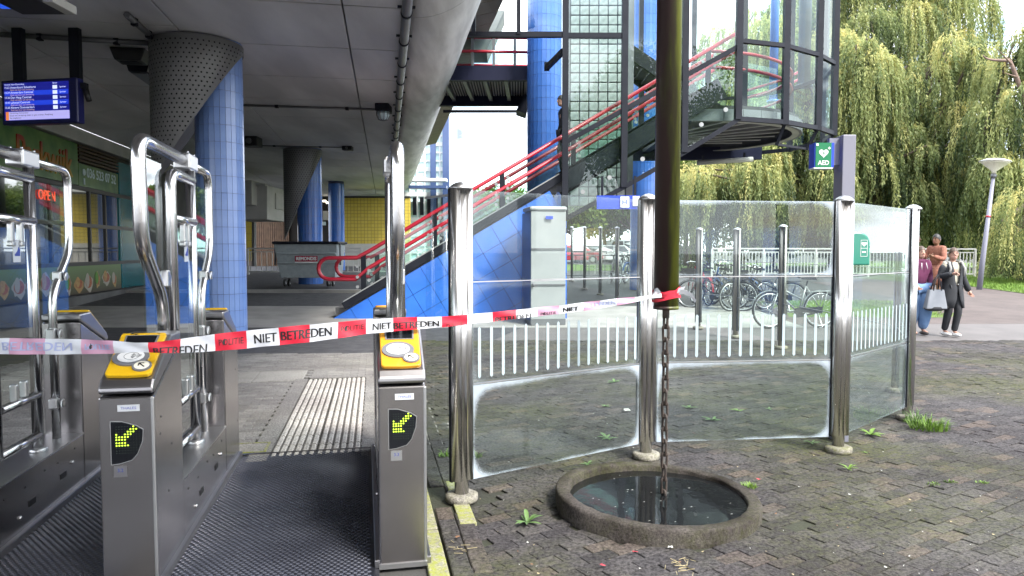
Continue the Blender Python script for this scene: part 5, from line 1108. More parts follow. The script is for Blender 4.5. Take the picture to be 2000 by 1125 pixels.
# ================================================================ CABINET, SIGNS, AED, LAMP, WASTE CONTAINER
pm('cabinet_grey', (.27, .285, .29), .42, 0, (.31, .325, .33), 2); pm('cabinet_blue', (.012, .05, .19), .35); pm('aed_green', (.0, .16, .06), .4, coat=.3); pm('aed_box_green', (.015, .20, .14), .3, coat=.4); pm('sign_pillar', (.19, .19, .24), .45); pm('sign_blue', (.02, .06, .55), .35); pm('bin_grey', (.30, .34, .365), .6, 0, (.37, .41, .43), 7, .05); pm('label_red', (.42, .02, .06), .4)
A_, B_ = P(1037, 500, 14.6), P(1105, 500, 14.7); zt_, z0_ = P(1070, 412, 14.6).z, zg(14.6); bk = P(1020, 500, 15.4); bk2 = Vector((B_.x - .1, 15.45, 0))
cb = thing('grey_cabinet', 'tall grey steel cabinet with a dark blue side in front of the blue tiled wall', 'cabinet', ((A_.x + B_.x) / 2, 14.65, z0_))
def plan(pts, z0, z1): return [Vector((p.x, p.y, z0)) for p in pts], Vector((0, 0, z1 - z0))
MB().prism(*plan([A_, B_, bk2, Vector((bk.x + .06, bk.y, 0))], z0_ + .12, zt_)).build('body', MAT['cabinet_grey'], cb, bevel=.01)
MB().prism(*plan([A_ + Vector((-.012, .02, 0)), A_ + Vector((-.006, .02, 0)), bk + Vector((.05, 0, 0)), bk], z0_ + .1, zt_ - .02)).build('side_panel', MAT['cabinet_blue'], cb)
MB().prism(*plan([A_ + Vector((-.03, -.04, 0)), B_ + Vector((.03, -.04, 0)), bk2 + Vector((.03, 0, 0)), bk], zt_ + .002, zt_ + .10)).build('cap', MAT['cabinet_grey'], cb, bevel=.05); MB().prism(*plan([A_, B_, bk2, bk + Vector((.06, 0, 0))], z0_, z0_ + .12)).build('plinth', MAT['pipe_grey'], cb)
for y in (486, 556): p, q = P(1038, y, 14.585), P(1104, y, 14.685); MB().bar(p, q, .02, .03).build('door_seam', MAT['pipe_grey'], cb)
MB().prism([P(1066, 422, 14.60), P(1080, 422, 14.60), P(1080, 428, 14.60), P(1066, 428, 14.60)], (0, .02, 0)).build('logo_plate', MAT['sign_blue'], cb); MB().cyl(P(1042, 552, 14.57), P(1042, 560, 14.57), .02, 6).build('handle', MAT['pipe_grey'], cb)
sg2 = thing('reflected_station_sign', 'long blue station sign with white symbol squares, a reflection in the glass built as a solid board', 'sign', P(1208, 395, 15.2)); MB().prism([P(1166, 408, 15.2), P(1250, 408, 15.2), P(1250, 382, 15.2), P(1166, 382, 15.2)], (0, .15, 0)).build('sign_box', MAT['sign_blue'], sg2)  # mirror image of a station sign, built as a solid board on added hangers
for x0, x1, y0, y1, mt in ((1212, 1229, 384, 405, 'white_plastic'), (1236, 1249, 383, 402, 'white_plastic')): MB().prism([P(x0, y1, 15.18 - x0 * 1e-5), P(x1, y1, 15.18 - x0 * 1e-5), P(x1, y0, 15.18 - x0 * 1e-5), P(x0, y0, 15.18 - x0 * 1e-5)], (0, .01, 0)).build('symbol_square', MAT[mt], sg2)
mb = MB(); p = P(1220, 395, 15.16); put_text(mb, 'H', .16, p, (1, 0, 0), (0, 0, 1), .002); mb.build('lettering', MAT['sign_blue'], sg2); [MB().bar(P(x, 383, 15.27), Vector((P(x, 383, 15.27).x, 15.27, 3.2)), .05, .05, (0, 1, 0)).build('hanger', MAT['dark_steel'], sg2) for x in (1176, 1240)]
YA = 5.92; pa = P(1650, 300, YA); zt_ = P(1650, 266, YA).z
ap = thing('sign_pillar', 'grey sign pillar with a short arm rising behind the third steel post', 'pillar', (pa.x, YA, 0)); MB().box((pa.x, YA, zt_ / 2), (.108, .16, zt_)).build('shaft', MAT['sign_pillar'], ap, bevel=.006); MB().box((pa.x - .09, YA + .0, zt_ - .13), (.10, .05, .22)).build('arm', MAT['sign_pillar'], ap)
sx0, sx1, sz0, sz1 = P(1599, 0, YA - .1).x, P(1630, 0, YA - .1).x, P(1600, 327, YA - .1).z, P(1600, 279, YA - .1).z
ad = thing('aed_sign', 'green square AED sign with a white heart on the grey pillar', 'sign', ((sx0 + sx1) / 2, YA - .1, sz0)); MB().box(((sx0 + sx1) / 2 + .008, YA - .05, (sz0 + sz1) / 2), (sx1 - sx0 + .03, .11, sz1 - sz0)).build('sign_box', MAT['sign_blue'], ad); MB().box(((sx0 + sx1) / 2, YA - .108, (sz0 + sz1) / 2), (sx1 - sx0, .004, sz1 - sz0)).build('green_face', MAT['aed_green'], ad); MB().box(((sx0 + sx1) / 2, YA - .06, sz0 - .006), (sx1 - sx0 + .03, .10, .008)).build('lower_edge', MAT['white_plastic'], ad)
mb = MB(); fy = YA - .112; cx = (sx0 + sx1) / 2; put_text(mb, 'AED', .05, (cx, fy, sz0 + .035), (1, 0, 0), (0, 0, 1), .0005, bold=.0012, sx=.95)
heart = lambda cx, cz, s: [(cx + s * .062 * math.sin(t) ** 3, fy, cz + s * (.050 * math.cos(t) - .019 * math.cos(2 * t) - .008 * math.cos(3 * t) - .004 * math.cos(4 * t))) for t in [2 * math.pi * k / 28 for k in range(28)]]
mb.add(heart(cx, sz0 + .115, .62), [tuple(range(28))]); mb.box((cx + .045, fy, sz0 + .155), (.022, .001, .007)); mb.box((cx + .045, fy - .0004, sz0 + .155), (.007, .001, .022)); mb.box((cx - .052, fy, sz1 - .016), (.018, .001, .018)); mb.build('heart_and_letters', MAT['white_plastic'], ad, fix=False)
mb = MB(); mb.add([(cx + x, fy - .0012, sz0 + .115 + z) for x, z in ((.006, .024), (-.010, -.004), (-.001, -.004), (-.006, -.028), (.011, .004), (.002, .004))], [tuple(range(6))]); mb.build('flash', MAT['aed_green'], ad, fix=False)
bx0, bx1, bz0, bz1 = P(1652, 0, YA - .05).x, P(1691, 0, YA - .05).x, P(1670, 517, YA - .05).z, P(1670, 453, YA - .05).z
ab = thing('aed_box', 'rounded green AED wall box on the grey pillar behind the slanted glass', 'box', ((bx0 + bx1) / 2, YA - .05, bz0)); w_, h_ = bx1 - bx0, bz1 - bz0
pr = [(bx0, bz0), (bx1, bz0)] + [(bx1 - .6 * w_ + .6 * w_ * math.cos(R(a)), bz1 - .09 + .09 * math.sin(R(a))) for a in range(0, 91, 15)] + [(bx0, bz1)]
MB().prism([(x, YA - .22, z) for x, z in pr], (0, .15, 0)).build('housing', MAT['aed_box_green'], ab, bevel=.008); MB().prism([(bx0 + (x - bx0) * .97, YA - .238, bz0 + (z - bz0) * .97) for x, z in pr], (0, .02, 0)).build('lid', MAT['aed_box_green'], ab, bevel=.01)
mb = MB(); fy = YA - .2395; lx = bx0 + w_ * .66; [mb.box((lx + dx, fy, bz0 + h_ * .5 + dz), (sx_, .001, sz_)) for dx, dz, sx_, sz_ in ((-.026, 0, .003, .13), (.026, 0, .003, .13), (0, .065, .055, .003), (0, -.065, .055, .003), (0, 0, .052, .003))]; mb.add(heart(lx, bz0 + h_ * .5 + .034, .34), [tuple(range(28))]); mb.box((lx, fy, bz0 + h_ * .5 - .03), (.03, .001, .012)); mb.build('label_print', MAT['white_plastic'], ab, fix=False)
# leaning park lamp
gl_ = G(1912, 566); tp_ = P(1941, 338, gl_.y); lp = thing('street_lamp', 'leaning grey lamp post with a white disc lamp beside the brick path', 'lamp post', gl_)
MB().tube([gl_ + Vector((0, 0, -.1)), gl_.lerp(tp_, .3), tp_], [.085, .075, .05], 14).build('pole', MAT['sign_pillar'], lp); dr = (tp_ - gl_).normalized(); q = dr.to_track_quat('Z', 'Y').to_matrix()
MB().lathe([(.06, -.02), (.07, .06), (.36, .30), (.44, .36)], tp_, 28, rot=q).build('glass_bowl', MAT['cream_plastic'], lp); MB().lathe([(.45, .355), (.45, .37), (.30, .43), (.06, .46), (0, .46)], tp_, 28, rot=q).build('cap', MAT['white_plastic'], lp); MB().lathe([(.08, -.16), (.08, -.03)], tp_, 12, rot=q).build('collar', MAT['pipe_grey'], lp)
MB().tube([gl_.lerp(tp_, .62), gl_.lerp(tp_, .635)], .073, 14).build('band', MAT['red_rail'], lp)
# waste container
YW = 23.0; z0_ = P(600, 560, YW).z; a0, a1, b0, b1 = P(534, 473, YW), P(660, 473, YW), P(545, 543, YW), P(652, 543, YW)
wc = thing('waste_container', 'large dark grey wheeled waste container with a red and white label', 'waste container', ((a0.x + a1.x) / 2, YW + .5, z0_))
pr = [(a0.x, a0.z - .06), (b0.x, b0.z), (b1.x, b0.z), (a1.x - .03, a0.z - .06)]; mb = MB(); fr_ = [(x, YW, z) for x, z in pr]; bk_ = [(x, YW + 1.15, z) for x, z in pr]; fr_[1] = (fr_[1][0], YW + .16, fr_[1][2]); fr_[2] = (fr_[2][0], YW + .16, fr_[2][2])
mb.add(fr_ + bk_, [(0, 1, 2, 3), (7, 6, 5, 4), (0, 4, 5, 1), (3, 2, 6, 7), (1, 5, 6, 2), (0, 3, 7, 4)]); mb.build('body', MAT['bin_grey'], wc, bevel=.02); MB().box(((a0.x + a1.x) / 2, YW + .55, a0.z - .02), (a1.x - a0.x + .06, 1.3, .09)).build('lid', MAT['dark_steel'], wc, bevel=.03)
for y in (495, 514): p, q = P(540, y, YW - .0), P(656, y, YW - .0); f_ = (y - 476) / 67; MB().bar(p + Vector((0, .16 * f_ - .02, 0)), q + Vector((0, .16 * f_ - .02, 0)), .06, .06).build('rib', MAT['bin_grey'], wc, bevel=.015)
lb_ = MB().prism([P(576, 511, YW - .0), P(620, 511, YW - .0), P(620, 500, YW - .03), P(576, 500, YW - .03)], (0, .02, 0)).build('label_plate', MAT['label_red'], wc); MB().prism([P(576, 513.5, YW - .01), P(620, 513.5, YW - .01), P(620, 511, YW - .01), P(576, 511, YW - .01)], (0, .02, 0)).build('label_strip', MAT['white_plastic'], wc); mb = MB(); put_text(mb, 'REMONDIS', .145, P(598, 505.5, YW - .06), (1, 0, 0), (0, 0, 1), .003, bold=.006, sx=.92); mb.build('lettering', MAT['white_plastic'], wc)
for px, dy in ((557, .12), (641, .0), (651, .05), (565, .95), (645, .95)):
    p = P(px, 552, YW + dy); w_ = MB(); w_.cyl(p + Vector((-.03, 0, 0)), p + Vector((.03, 0, 0)), .125, 16); o = w_.build('wheel', MAT['rubber'], wc); MB().cyl(p + Vector((-.035, 0, 0)), p + Vector((.035, 0, 0)), .06, 12).build('hub', MAT['cast_steel'], o); MB().bar(p, Vector((p.x, p.y + .03, b0.z + .02)), .1, .06, (0, 1, 0)).build('castor_fork', MAT['pipe_grey'], wc)
for x in (a0.x - .02, a1.x + .02): MB().cyl((x, YW + .2, a0.z - .05), (x, YW + .2, a0.z - .75), .03, 8).build('grab_bar', MAT['pipe_grey'], wc)
# ================================================================ TREES
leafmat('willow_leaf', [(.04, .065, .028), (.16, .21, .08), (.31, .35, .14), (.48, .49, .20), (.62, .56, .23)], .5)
leafmat('broad_leaf', [(.045, .085, .018), (.09, .16, .025), (.17, .24, .04), (.26, .30, .055)], .4)
pm('dead_wood', (.17, .115, .095), .9, 0, (.24, .17, .14), 4, .5, 20)
pm('bark', (.06, .045, .032), .9, 0, (.10, .078, .055), 4, .6, 20)
def unit(v): return v / (np.linalg.norm(v, axis=1, keepdims=True) + 1e-9)
def leaf_mesh(name, c, d, L, W, rnd, mat, rs):
    n = len(c); d = unit(d); r = unit(np.cross(d, rs.normal(size=(n, 3)))); L = L[:, None]; W = W[:, None]
    v = np.empty((n, 4, 3)); v[:, 0] = c; v[:, 1] = c + d * L * .45 + r * W; v[:, 2] = c + d * L; v[:, 3] = c + d * L * .45 - r * W
    me = bpy.data.meshes.new(name); me.vertices.add(n * 4); me.vertices.foreach_set('co', v.reshape(-1).astype(np.float32))
    me.loops.add(n * 4); me.loops.foreach_set('vertex_index', np.arange(n * 4, dtype=np.int32)); me.polygons.add(n); me.polygons.foreach_set('loop_start', np.arange(0, n * 4, 4, dtype=np.int32))
    me.update(calc_edges=True); a = me.attributes.new('rnd', 'FLOAT', 'POINT'); a.data.foreach_set('value', np.repeat(rnd, 4).astype(np.float32)); me.materials.append(MAT[mat]); return me
def limb(mb, a, b, r0, r1, bend, rs, n=5):
    a, b = Vector(a), Vector(b); m_ = (a + b) / 2 + Vector(rs.normal(size=3)) * bend; pts = []
    for i in range(n + 1): t = i / n; pts.append(a * (1 - t) ** 2 + m_ * 2 * t * (1 - t) + b * t * t)
    mb.tube(pts, [r0 + (r1 - r0) * i / n for i in range(n + 1)], 7); return pts
def willow(label, base, domes, seed, leaf=(.17, .027), per=1.0, step=.07, group='weeping willows beyond the bridge railing', hi=.0):
    """domes: (x, y, top z, radius, hang length). Strands spill over each dome and hang."""
    rs = np.random.default_rng(seed); bx, by = base; t = thing('willow_tree', label, 'tree', (bx, by, zg(by)), 0, group)
    tr = MB(); fork = Vector((bx + .2, by, zg(by) + 3.0)); limb(tr, (bx, by, zg(by) - .2), fork, .48, .36, .12, rs, 6)
    C, D, RN = [], [], []
    for (x, y, zt, r, hang) in domes:
        top = Vector((x, y, zt - r * .25)); limb(tr, fork, top, .16, .035, .7, rs, 7)
        ns = int(120 * r * r * per) + 30
        ang = rs.uniform(0, 6.283, ns); rad = r * np.sqrt(rs.uniform(.0, 1, ns)); tone = rs.normal(.0, .14)
        nf = 6
        for k in range(0, ns):
            if k % nf == 0: fa, fq, fl, ft = ang[k], rad[k], rs.uniform(.25, 1.15), np.clip(rs.normal(.40 + tone, .20), .0, .95)
            a, q = fa + rs.normal(0, .07) / max(.25, fq), abs(fq + rs.normal(0, .06)); o = np.array([math.cos(a), math.sin(a), 0.]); p0 = np.array([x, y, zt]) + o * q * .75 + np.array([0, 0, -.55 * r * (q / r) ** 2.2 + rs.normal(0, .12)])
            H_ = hang * fl * rs.uniform(.8, 1.05) * (.55 + .45 * q / r); reach = r * (.22 + .25 * rs.random()); nseg = max(4, int(H_ / step))
            tt = (np.arange(nseg) + rs.random(nseg) * .6) / nseg; fall = tt * H_; 
            px = p0[None] + o[None] * (reach * (1 - np.exp(-3.2 * tt)))[:, None]; px[:, 2] += .18 * r * np.sin(np.minimum(1, tt * 5) * 3.1416) * .5 - fall * np.minimum(1, tt * 3.2 + .25)
            sway = rs.normal(0, .05, 2); px[:, 0] += sway[0] * fall + .03 * np.sin(fall * 3 + a * 7); px[:, 1] += sway[1] * fall
            d = np.tile(np.array([0, 0, -1.]), (nseg, 1)) + o[None] * (.9 * np.exp(-4 * tt))[:, None] + rs.normal(0, .38, (nseg, 3)); C.append(px); D.append(d)
            st_ = np.clip(rs.normal(ft, .05), .0, .97); RN.append(np.clip(st_ + .42 * np.exp(-3.5 * tt) * (.3 + hi + .7 * (1 - q / r)) - .12 * tt + rs.normal(0, .07, nseg), 0, 1))  # young leaf colour plus painted highlight: dome tops and strand tops paler
    C, D, RN = np.concatenate(C), np.concatenate(D), np.concatenate(RN); keep = C[:, 2] > .7; C, D, RN = C[keep], D[keep], RN[keep]; n = len(C)
    tr.build('trunk', MAT['bark'], t)
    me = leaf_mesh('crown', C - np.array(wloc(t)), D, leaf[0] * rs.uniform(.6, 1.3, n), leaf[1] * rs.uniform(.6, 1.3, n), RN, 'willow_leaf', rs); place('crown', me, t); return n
def domes_px(lst, Y0, rs, dy=2.0):
    out_ = []
    for (px, py, rpx, hpx) in lst:
        Y = Y0 + rs.uniform(-dy, dy); p = P(px, py, Y); k = Y / F_PX; out_.append((p.x, p.y, p.z, rpx * k, hpx * k))
    return out_
rs = np.random.default_rng(11)
front = [(1690, 95, 75, 190), (1818, 122, 42, 150), (1640, 150, 60, 190), (1590, 210, 70, 180), (1560, 280, 60, 150), (1700, 290, 62, 160), (1845, 312, 70, 150), (1480, 310, 60, 140), (1400, 318, 55, 150), (1620, 330, 60, 130), (1770, 250, 60, 170), (1875, 200, 55, 180), (1780, 345, 50, 110), (1530, 345, 45, 110), (1870, 380, 45, 100), (1440, 345, 40, 110)]
for _ in range(70):
    px, py = rs.uniform(1350, 1920), rs.uniform(60, 380)
    if px < 1480 and py < 290: continue
    front.append((px, py, rs.uniform(20, 36), rs.uniform(60, 130)))
back = [(px, py, 70 + rs.uniform(-15, 20), 190) for px, py in [(1500, 40), (1570, -20), (1640, -70), (1720, -90), (1800, -80), (1870, -40), (1545, 120), (1620, 60), (1700, 20), (1780, 10), (1860, 60), (1500, 170), (1740, 130), (1660, 190), (1830, 180), (1900, 110), (1465, 230), (1600, 250), (1720, 210), (1890, 270), (1810, 300), (1340, 330), (1390, 300)]]
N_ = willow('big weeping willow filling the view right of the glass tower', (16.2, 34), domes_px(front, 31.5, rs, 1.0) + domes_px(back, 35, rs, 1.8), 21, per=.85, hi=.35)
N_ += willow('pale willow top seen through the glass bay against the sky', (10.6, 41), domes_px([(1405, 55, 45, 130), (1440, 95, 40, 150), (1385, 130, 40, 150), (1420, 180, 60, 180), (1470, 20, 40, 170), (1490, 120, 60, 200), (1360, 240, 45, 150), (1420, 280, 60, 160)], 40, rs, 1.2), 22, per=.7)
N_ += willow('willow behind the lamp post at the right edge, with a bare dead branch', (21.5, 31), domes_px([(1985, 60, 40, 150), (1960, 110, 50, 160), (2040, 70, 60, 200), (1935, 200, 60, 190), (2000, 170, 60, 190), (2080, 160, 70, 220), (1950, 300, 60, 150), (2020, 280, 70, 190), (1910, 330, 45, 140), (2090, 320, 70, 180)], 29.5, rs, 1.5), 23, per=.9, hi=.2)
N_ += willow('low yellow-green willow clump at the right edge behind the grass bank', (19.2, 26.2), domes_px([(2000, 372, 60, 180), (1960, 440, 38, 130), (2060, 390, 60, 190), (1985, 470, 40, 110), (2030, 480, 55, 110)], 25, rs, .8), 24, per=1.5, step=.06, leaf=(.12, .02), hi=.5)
p, q = P(1920, 108, 28.5), P(1975, 138, 28.3); br_ = thing('dead_branch', 'bare pale broken branch sticking out of the right willow', 'branch', q); mb = MB(); limb(mb, P(1998, 185, 28.6), P(1972, 118, 28.3), .10, .07, .1, rs); limb(mb, P(1972, 118, 28.3), p, .07, .02, .25, rs); limb(mb, P(1975, 125, 28.3), P(1948, 96, 27.8), .04, .012, .2, rs); limb(mb, P(1985, 150, 28.4), P(1962, 142, 27.9), .03, .01, .2, rs); mb.build('wood', MAT['dead_wood'], br_)

def broadleaf(label, base, h, r, seed, n=9000, leaf=.2, group='leafy trees beyond the car park', trunk_r=.2, crown0=.3, dense=1.0):
    rs = np.random.default_rng(seed); bx, by = base; z0 = zg(by); t = thing('leafy_tree', label, 'tree', (bx, by, z0), 0, group); tr = MB(); fork = Vector((bx, by, z0 + h * crown0)); limb(tr, (bx, by, z0 - .2), fork, trunk_r, trunk_r * .7, .08, rs)
    C, D, RN = [], [], []; K = 26
    for k in range(K):
        u = rs.normal(size=3); u /= np.linalg.norm(u); cen = np.array([bx, by, z0 + h * (crown0 + (1 - crown0) * .5)]) + u * np.array([r, r, h * (1 - crown0) * .5]) * rs.uniform(.35, .85); cr = r * rs.uniform(.25, .42); limb(tr, fork, cen, trunk_r * .35, .03, .3, rs, 4); m_ = n // K
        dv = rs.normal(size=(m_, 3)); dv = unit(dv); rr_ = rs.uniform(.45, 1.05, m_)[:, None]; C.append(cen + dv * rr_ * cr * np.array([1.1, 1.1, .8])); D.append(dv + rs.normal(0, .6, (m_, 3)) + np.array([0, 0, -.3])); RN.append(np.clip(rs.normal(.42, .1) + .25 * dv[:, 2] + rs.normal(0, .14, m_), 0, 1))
    C, D, RN = np.concatenate(C), np.concatenate(D), np.concatenate(RN); m_ = len(C); tr.build('trunk', MAT['bark'], t)
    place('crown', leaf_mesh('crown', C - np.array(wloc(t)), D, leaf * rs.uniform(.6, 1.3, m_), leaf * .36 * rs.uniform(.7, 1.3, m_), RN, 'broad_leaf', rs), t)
spots = [(930, 62, 6.2, 2.6, 'leafy tree left of the tall blue column under the stair rails'), (985, 64, 6.8, 3, 'leafy tree beneath the stair rails beside the tall blue column'), (1040, 60, 6.4, 2.8, 'leafy tree hidden behind the tall blue column'), (1120, 58, 6.4, 3.2, 'leafy tree above the parked cars at the left, beside the grey cabinet'), (1180, 62, 7, 3.4, 'leafy tree above the middle of the parked cars'), (1240, 58, 6.8, 3.2, 'leafy tree above the parked cars beside the farther blue column'), (1385, 40, 7.2, 2.8, 'leafy tree with a bare trunk just right of the mast'), (1340, 48, 7.4, 3.2, 'leafy tree behind the hanging mast'), (1450, 52, 7, 3.2, 'leafy tree behind the willow strands, right of the mast'), (1300, 60, 7.2, 3.2, 'leafy tree behind the farther blue column')]
for i, (px, Y, h, r, lab) in enumerate(spots): broadleaf(lab, (P(px, 500, Y).x, Y), h, r, 40 + i, n=8000, leaf=.34, crown0=.34 if Y > 41 else .42)
for i, (px, Y, h, r, lab) in enumerate([(1620, 42, 5, 3.6, 'dark bushy tree low behind the big willow, left part'), (1740, 43, 5, 3.6, 'dark bushy tree low behind the big willow, middle part'), (1860, 42, 5, 3.6, 'dark bushy tree low behind the big willow, right part'), (1960, 38, 5, 3.4, 'dark bushy tree behind the lamp post'), (1510, 45, 5, 3.4, 'dark bushy tree low behind the big willow, next to the tower bay')]): broadleaf(lab, (P(px, 500, Y).x, Y), h, r, 70 + i, n=9000, leaf=.34, crown0=.12, group='bushy trees behind the willows')
# trees behind the camera, seen mirrored in the tower glass
for i, (x, y, h, r, lab) in enumerate([(17, -17, 15, 5.5, 'tall leafy tree mirrored in the tower glass, right one'), (8.5, -21, 17, 6, 'tall leafy tree mirrored in the tower glass, left one')]): broadleaf(lab, (x, y), h, r, 90 + i, n=26000, leaf=.24, crown0=.25, group='trees mirrored in the glass', trunk_r=.35)

# ================================================================ WEEDS, GRASS TUFTS, LITTER
pm('weed_green', (.065, .13, .035), .55, 0, (.11, .19, .055), 20); pm('weed_bright', (.095, .19, .02), .55, 0, (.15, .25, .035), 20); pm('litter_white', (.42, .42, .40), .7); pm('leaf_red', (.42, .03, .05), .6); pm('leaf_brown', (.20, .10, .05), .7); pm('straw', (.42, .35, .2), .8)
WG = 'weeds growing between the paving bricks'
def rosette(px, py, r, n, label, mat='weed_green', up=.5):
    p = G(px, py); t = thing('weed_plant', label, 'weed', p, 0, WG); rr = random.Random(int(px))
    for k in range(n):
        a = 2 * math.pi * k / n + rr.gauss(0, .25); L = r * rr.uniform(.6, 1.1); u = rr.uniform(.25, 1) * up; d = Vector((math.cos(a), math.sin(a), 0)); s_ = Vector((-d.y, d.x, 0)); vs = []
        for i in range(5): q = i / 4; w = L * .13 * math.sin(math.pi * min(.97, q * .85 + .12)); c = d * (L * q) + Vector((0, 0, L * u * (q - .62 * q * q) * 1.6 + .004)); vs += [c - s_ * w, c + Vector((0, 0, -w * .35)), c + s_ * w]
        mb = MB().add([Vector(v) for v in vs], [(3 * i + j, 3 * i + j + 1, 3 * i + j + 4, 3 * i + j + 3) for i in range(4) for j in range(2)], 0, True); mb.build('leaf', MAT[mat], t, local=True, fix=False)
rosette(1030, 1022, .105, 9, 'largest leafy weed, between the thick post foot and the concrete ring', up=.8)
rosette(1393, 822, .11, 9, 'leafy weed right of the chain, behind the frosted glass'); rosette(1346, 797, .10, 8, 'weed close to the right of the chain at mid height'); rosette(1440, 803, .08, 7, 'small weed in the middle of the frosted glass screen', 'weed_bright'); rosette(1502, 800, .06, 7, 'tiny weed right of the middle of the frosted glass screen'); rosette(1186, 857, .10, 8, 'weed behind the first glass screen near its lower right corner'); rosette(1200, 747, .12, 8, 'weed farther behind the first glass screen, near its white bars'); rosette(1184, 795, .09, 7, 'weed with thin leaves behind the first glass screen'); rosette(1700, 850, .13, 10, 'bright broad weed between the third and fourth posts', 'weed_bright', .7); rosette(1657, 918, .07, 7, 'small weed below the foot of the third post', 'weed_bright', .9); rosette(1147, 908, .06, 6, 'small weed behind the far left rim of the concrete ring'); rosette(1585, 866, .07, 7, 'small weed left of the foot of the third post'); rosette(1690, 885, .03, 5, 'tiny bright sprout right of the third post foot', 'weed_bright')
def grass_tuft(px, py, r, h, n, label, mat='weed_bright'):
    p = G(px, py); t = thing('grass_tuft', label, 'grass', p, 0, 'grass tufts in the paving'); rr = random.Random(int(px)); mb = MB()
    for _ in range(n):
        a = rr.uniform(0, 6.283); q = r * math.sqrt(rr.random()); c = Vector((q * math.cos(a), q * math.sin(a) * .7, 0)); L = h * rr.uniform(.3, 1.2) * (1.25 - q / r * .6); b = a + rr.gauss(0, .9); lean = Vector((math.cos(b), math.sin(b), 0)) * L * rr.uniform(.2, 1.3); w = Vector((-math.sin(b), math.cos(b), 0)) * .004
        mb.add([c - w, c + w, c + lean * .4 + Vector((0, 0, L * .7)) + w * .7, c + lean * .4 + Vector((0, 0, L * .7)) - w * .7, c + lean + Vector((0, 0, L * .85))], [(0, 1, 2, 3), (3, 2, 4)])
    mb.build('blades', MAT[mat], t, local=True, fix=False)
grass_tuft(1815, 838, .17, .12, 260, 'big bright grass tuft beside the foot of the right corner post'); grass_tuft(1790, 826, .10, .13, 110, 'smaller grass tuft touching the right corner post foot', 'weed_green'); grass_tuft(870, 893, .05, .06, 50, 'little grass tuft left of the thick steel post'); grass_tuft(928, 893, .05, .06, 50, 'little grass tuft right of the thick steel post'); grass_tuft(1462, 952, .06, .035, 60, 'short grass tuft at the right end of the concrete ring'); grass_tuft(1822, 947, .05, .02, 40, 'flat grass patch on the bricks at the right, left one'); grass_tuft(1855, 942, .05, .02, 40, 'flat grass patch on the bricks at the right, middle one'); grass_tuft(1918, 944, .04, .02, 40, 'flat grass patch on the bricks at the right, right one')
def bit(name, label, px, py, sz, mat, z=.012, group=None):
    p = G(px, py) + Vector((0, 0, z)); rr = random.Random(int(px * 3 + py)); mb = MB(); n = 7
    vs = [Vector((sz * math.cos(2 * math.pi * k / n) * rr.uniform(.5, 1), sz * .7 * math.sin(2 * math.pi * k / n) * rr.uniform(.5, 1), rr.uniform(0, sz * .5))) for k in range(n)]; mb.add([p + v for v in vs] + [p + Vector((0, 0, sz * .35))], [(i, (i + 1) % n, n) for i in range(n)]); o = mb.build(name, MAT[mat], loc=p, fix=False); tag(o, label, 'leaf' if 'leaf' in name else 'litter', group)
bit('fallen_leaf', 'red fallen leaf right of the concrete ring', 1482, 941, .028, 'leaf_red'); bit('fallen_leaf', 'red fallen leaf on the bricks below the ring', 1240, 1083, .02, 'leaf_red'); bit('fallen_leaf', 'reddish leaf on the bricks at the bottom edge', 1177, 1109, .018, 'leaf_red'); bit('fallen_leaf', 'pinkish brown leaf left of the big weed', 893, 1055, .022, 'leaf_brown'); bit('paper_scrap', 'crumpled white paper left of the second post behind the glass', 1222, 805, .055, 'litter_white'); bit('paper_scrap', 'pale scrap on the bricks under the ring wall', 1310, 1073, .022, 'litter_white', .008)
mb = MB(); rr = random.Random(9)
for _ in range(260):
    y = 3.4 + 9 * rr.random() ** 1.6; x = rr.uniform(-.2, .74) * y
    if gate_ab(x, y)[0] < .5 or (Vector((x, y, 0)) - RING).length < .66: continue
    s_ = rr.uniform(.003, .008); a = rr.uniform(0, 6.28); d = Vector((math.cos(a), math.sin(a), 0)); w = Vector((-d.y, d.x, 0)) * s_ * rr.uniform(.3, .7); c = Vector((x, y, zg(y) + .009)); mb.add([c - d * s_ - w, c + d * s_ - w, c + d * s_ + w, c - d * s_ + w + Vector((0, 0, .004))], [(0, 1, 2, 3)], rr.choice((0, 0, 1, 2)))
for _ in range(26): a = rr.uniform(0, 6.28); q = .5 * math.sqrt(rr.random()); c = RING + Vector((q * math.cos(a), q * math.sin(a), .0675)); s_ = rr.uniform(.003, .009); mb.add([c + Vector((-s_, -s_ * .5, 0)), c + Vector((s_, -s_ * .4, 0)), c + Vector((s_ * .8, s_ * .6, 0))], [(0, 1, 2)], 0)
for x, y, n_ in ((1335, 1108, 22), (895, 1075, 9)):
    for _ in range(n_): p = G(x + rr.gauss(0, 14), y + rr.gauss(0, 7)) + Vector((0, 0, .01)); d = Vector((rr.gauss(0, 1), rr.gauss(0, 1), .1)).normalized(); mb.bar(p, p + d * rr.uniform(.02, .06), .0018, .0018, mi=3)
tag(mb.build('litter_specks', [MAT['litter_white'], MAT['leaf_brown'], MAT['straw'], MAT['straw']], fix=False), 'tiny petals, straws and crumbs scattered over the bricks and water', 'litter', kind='stuff')
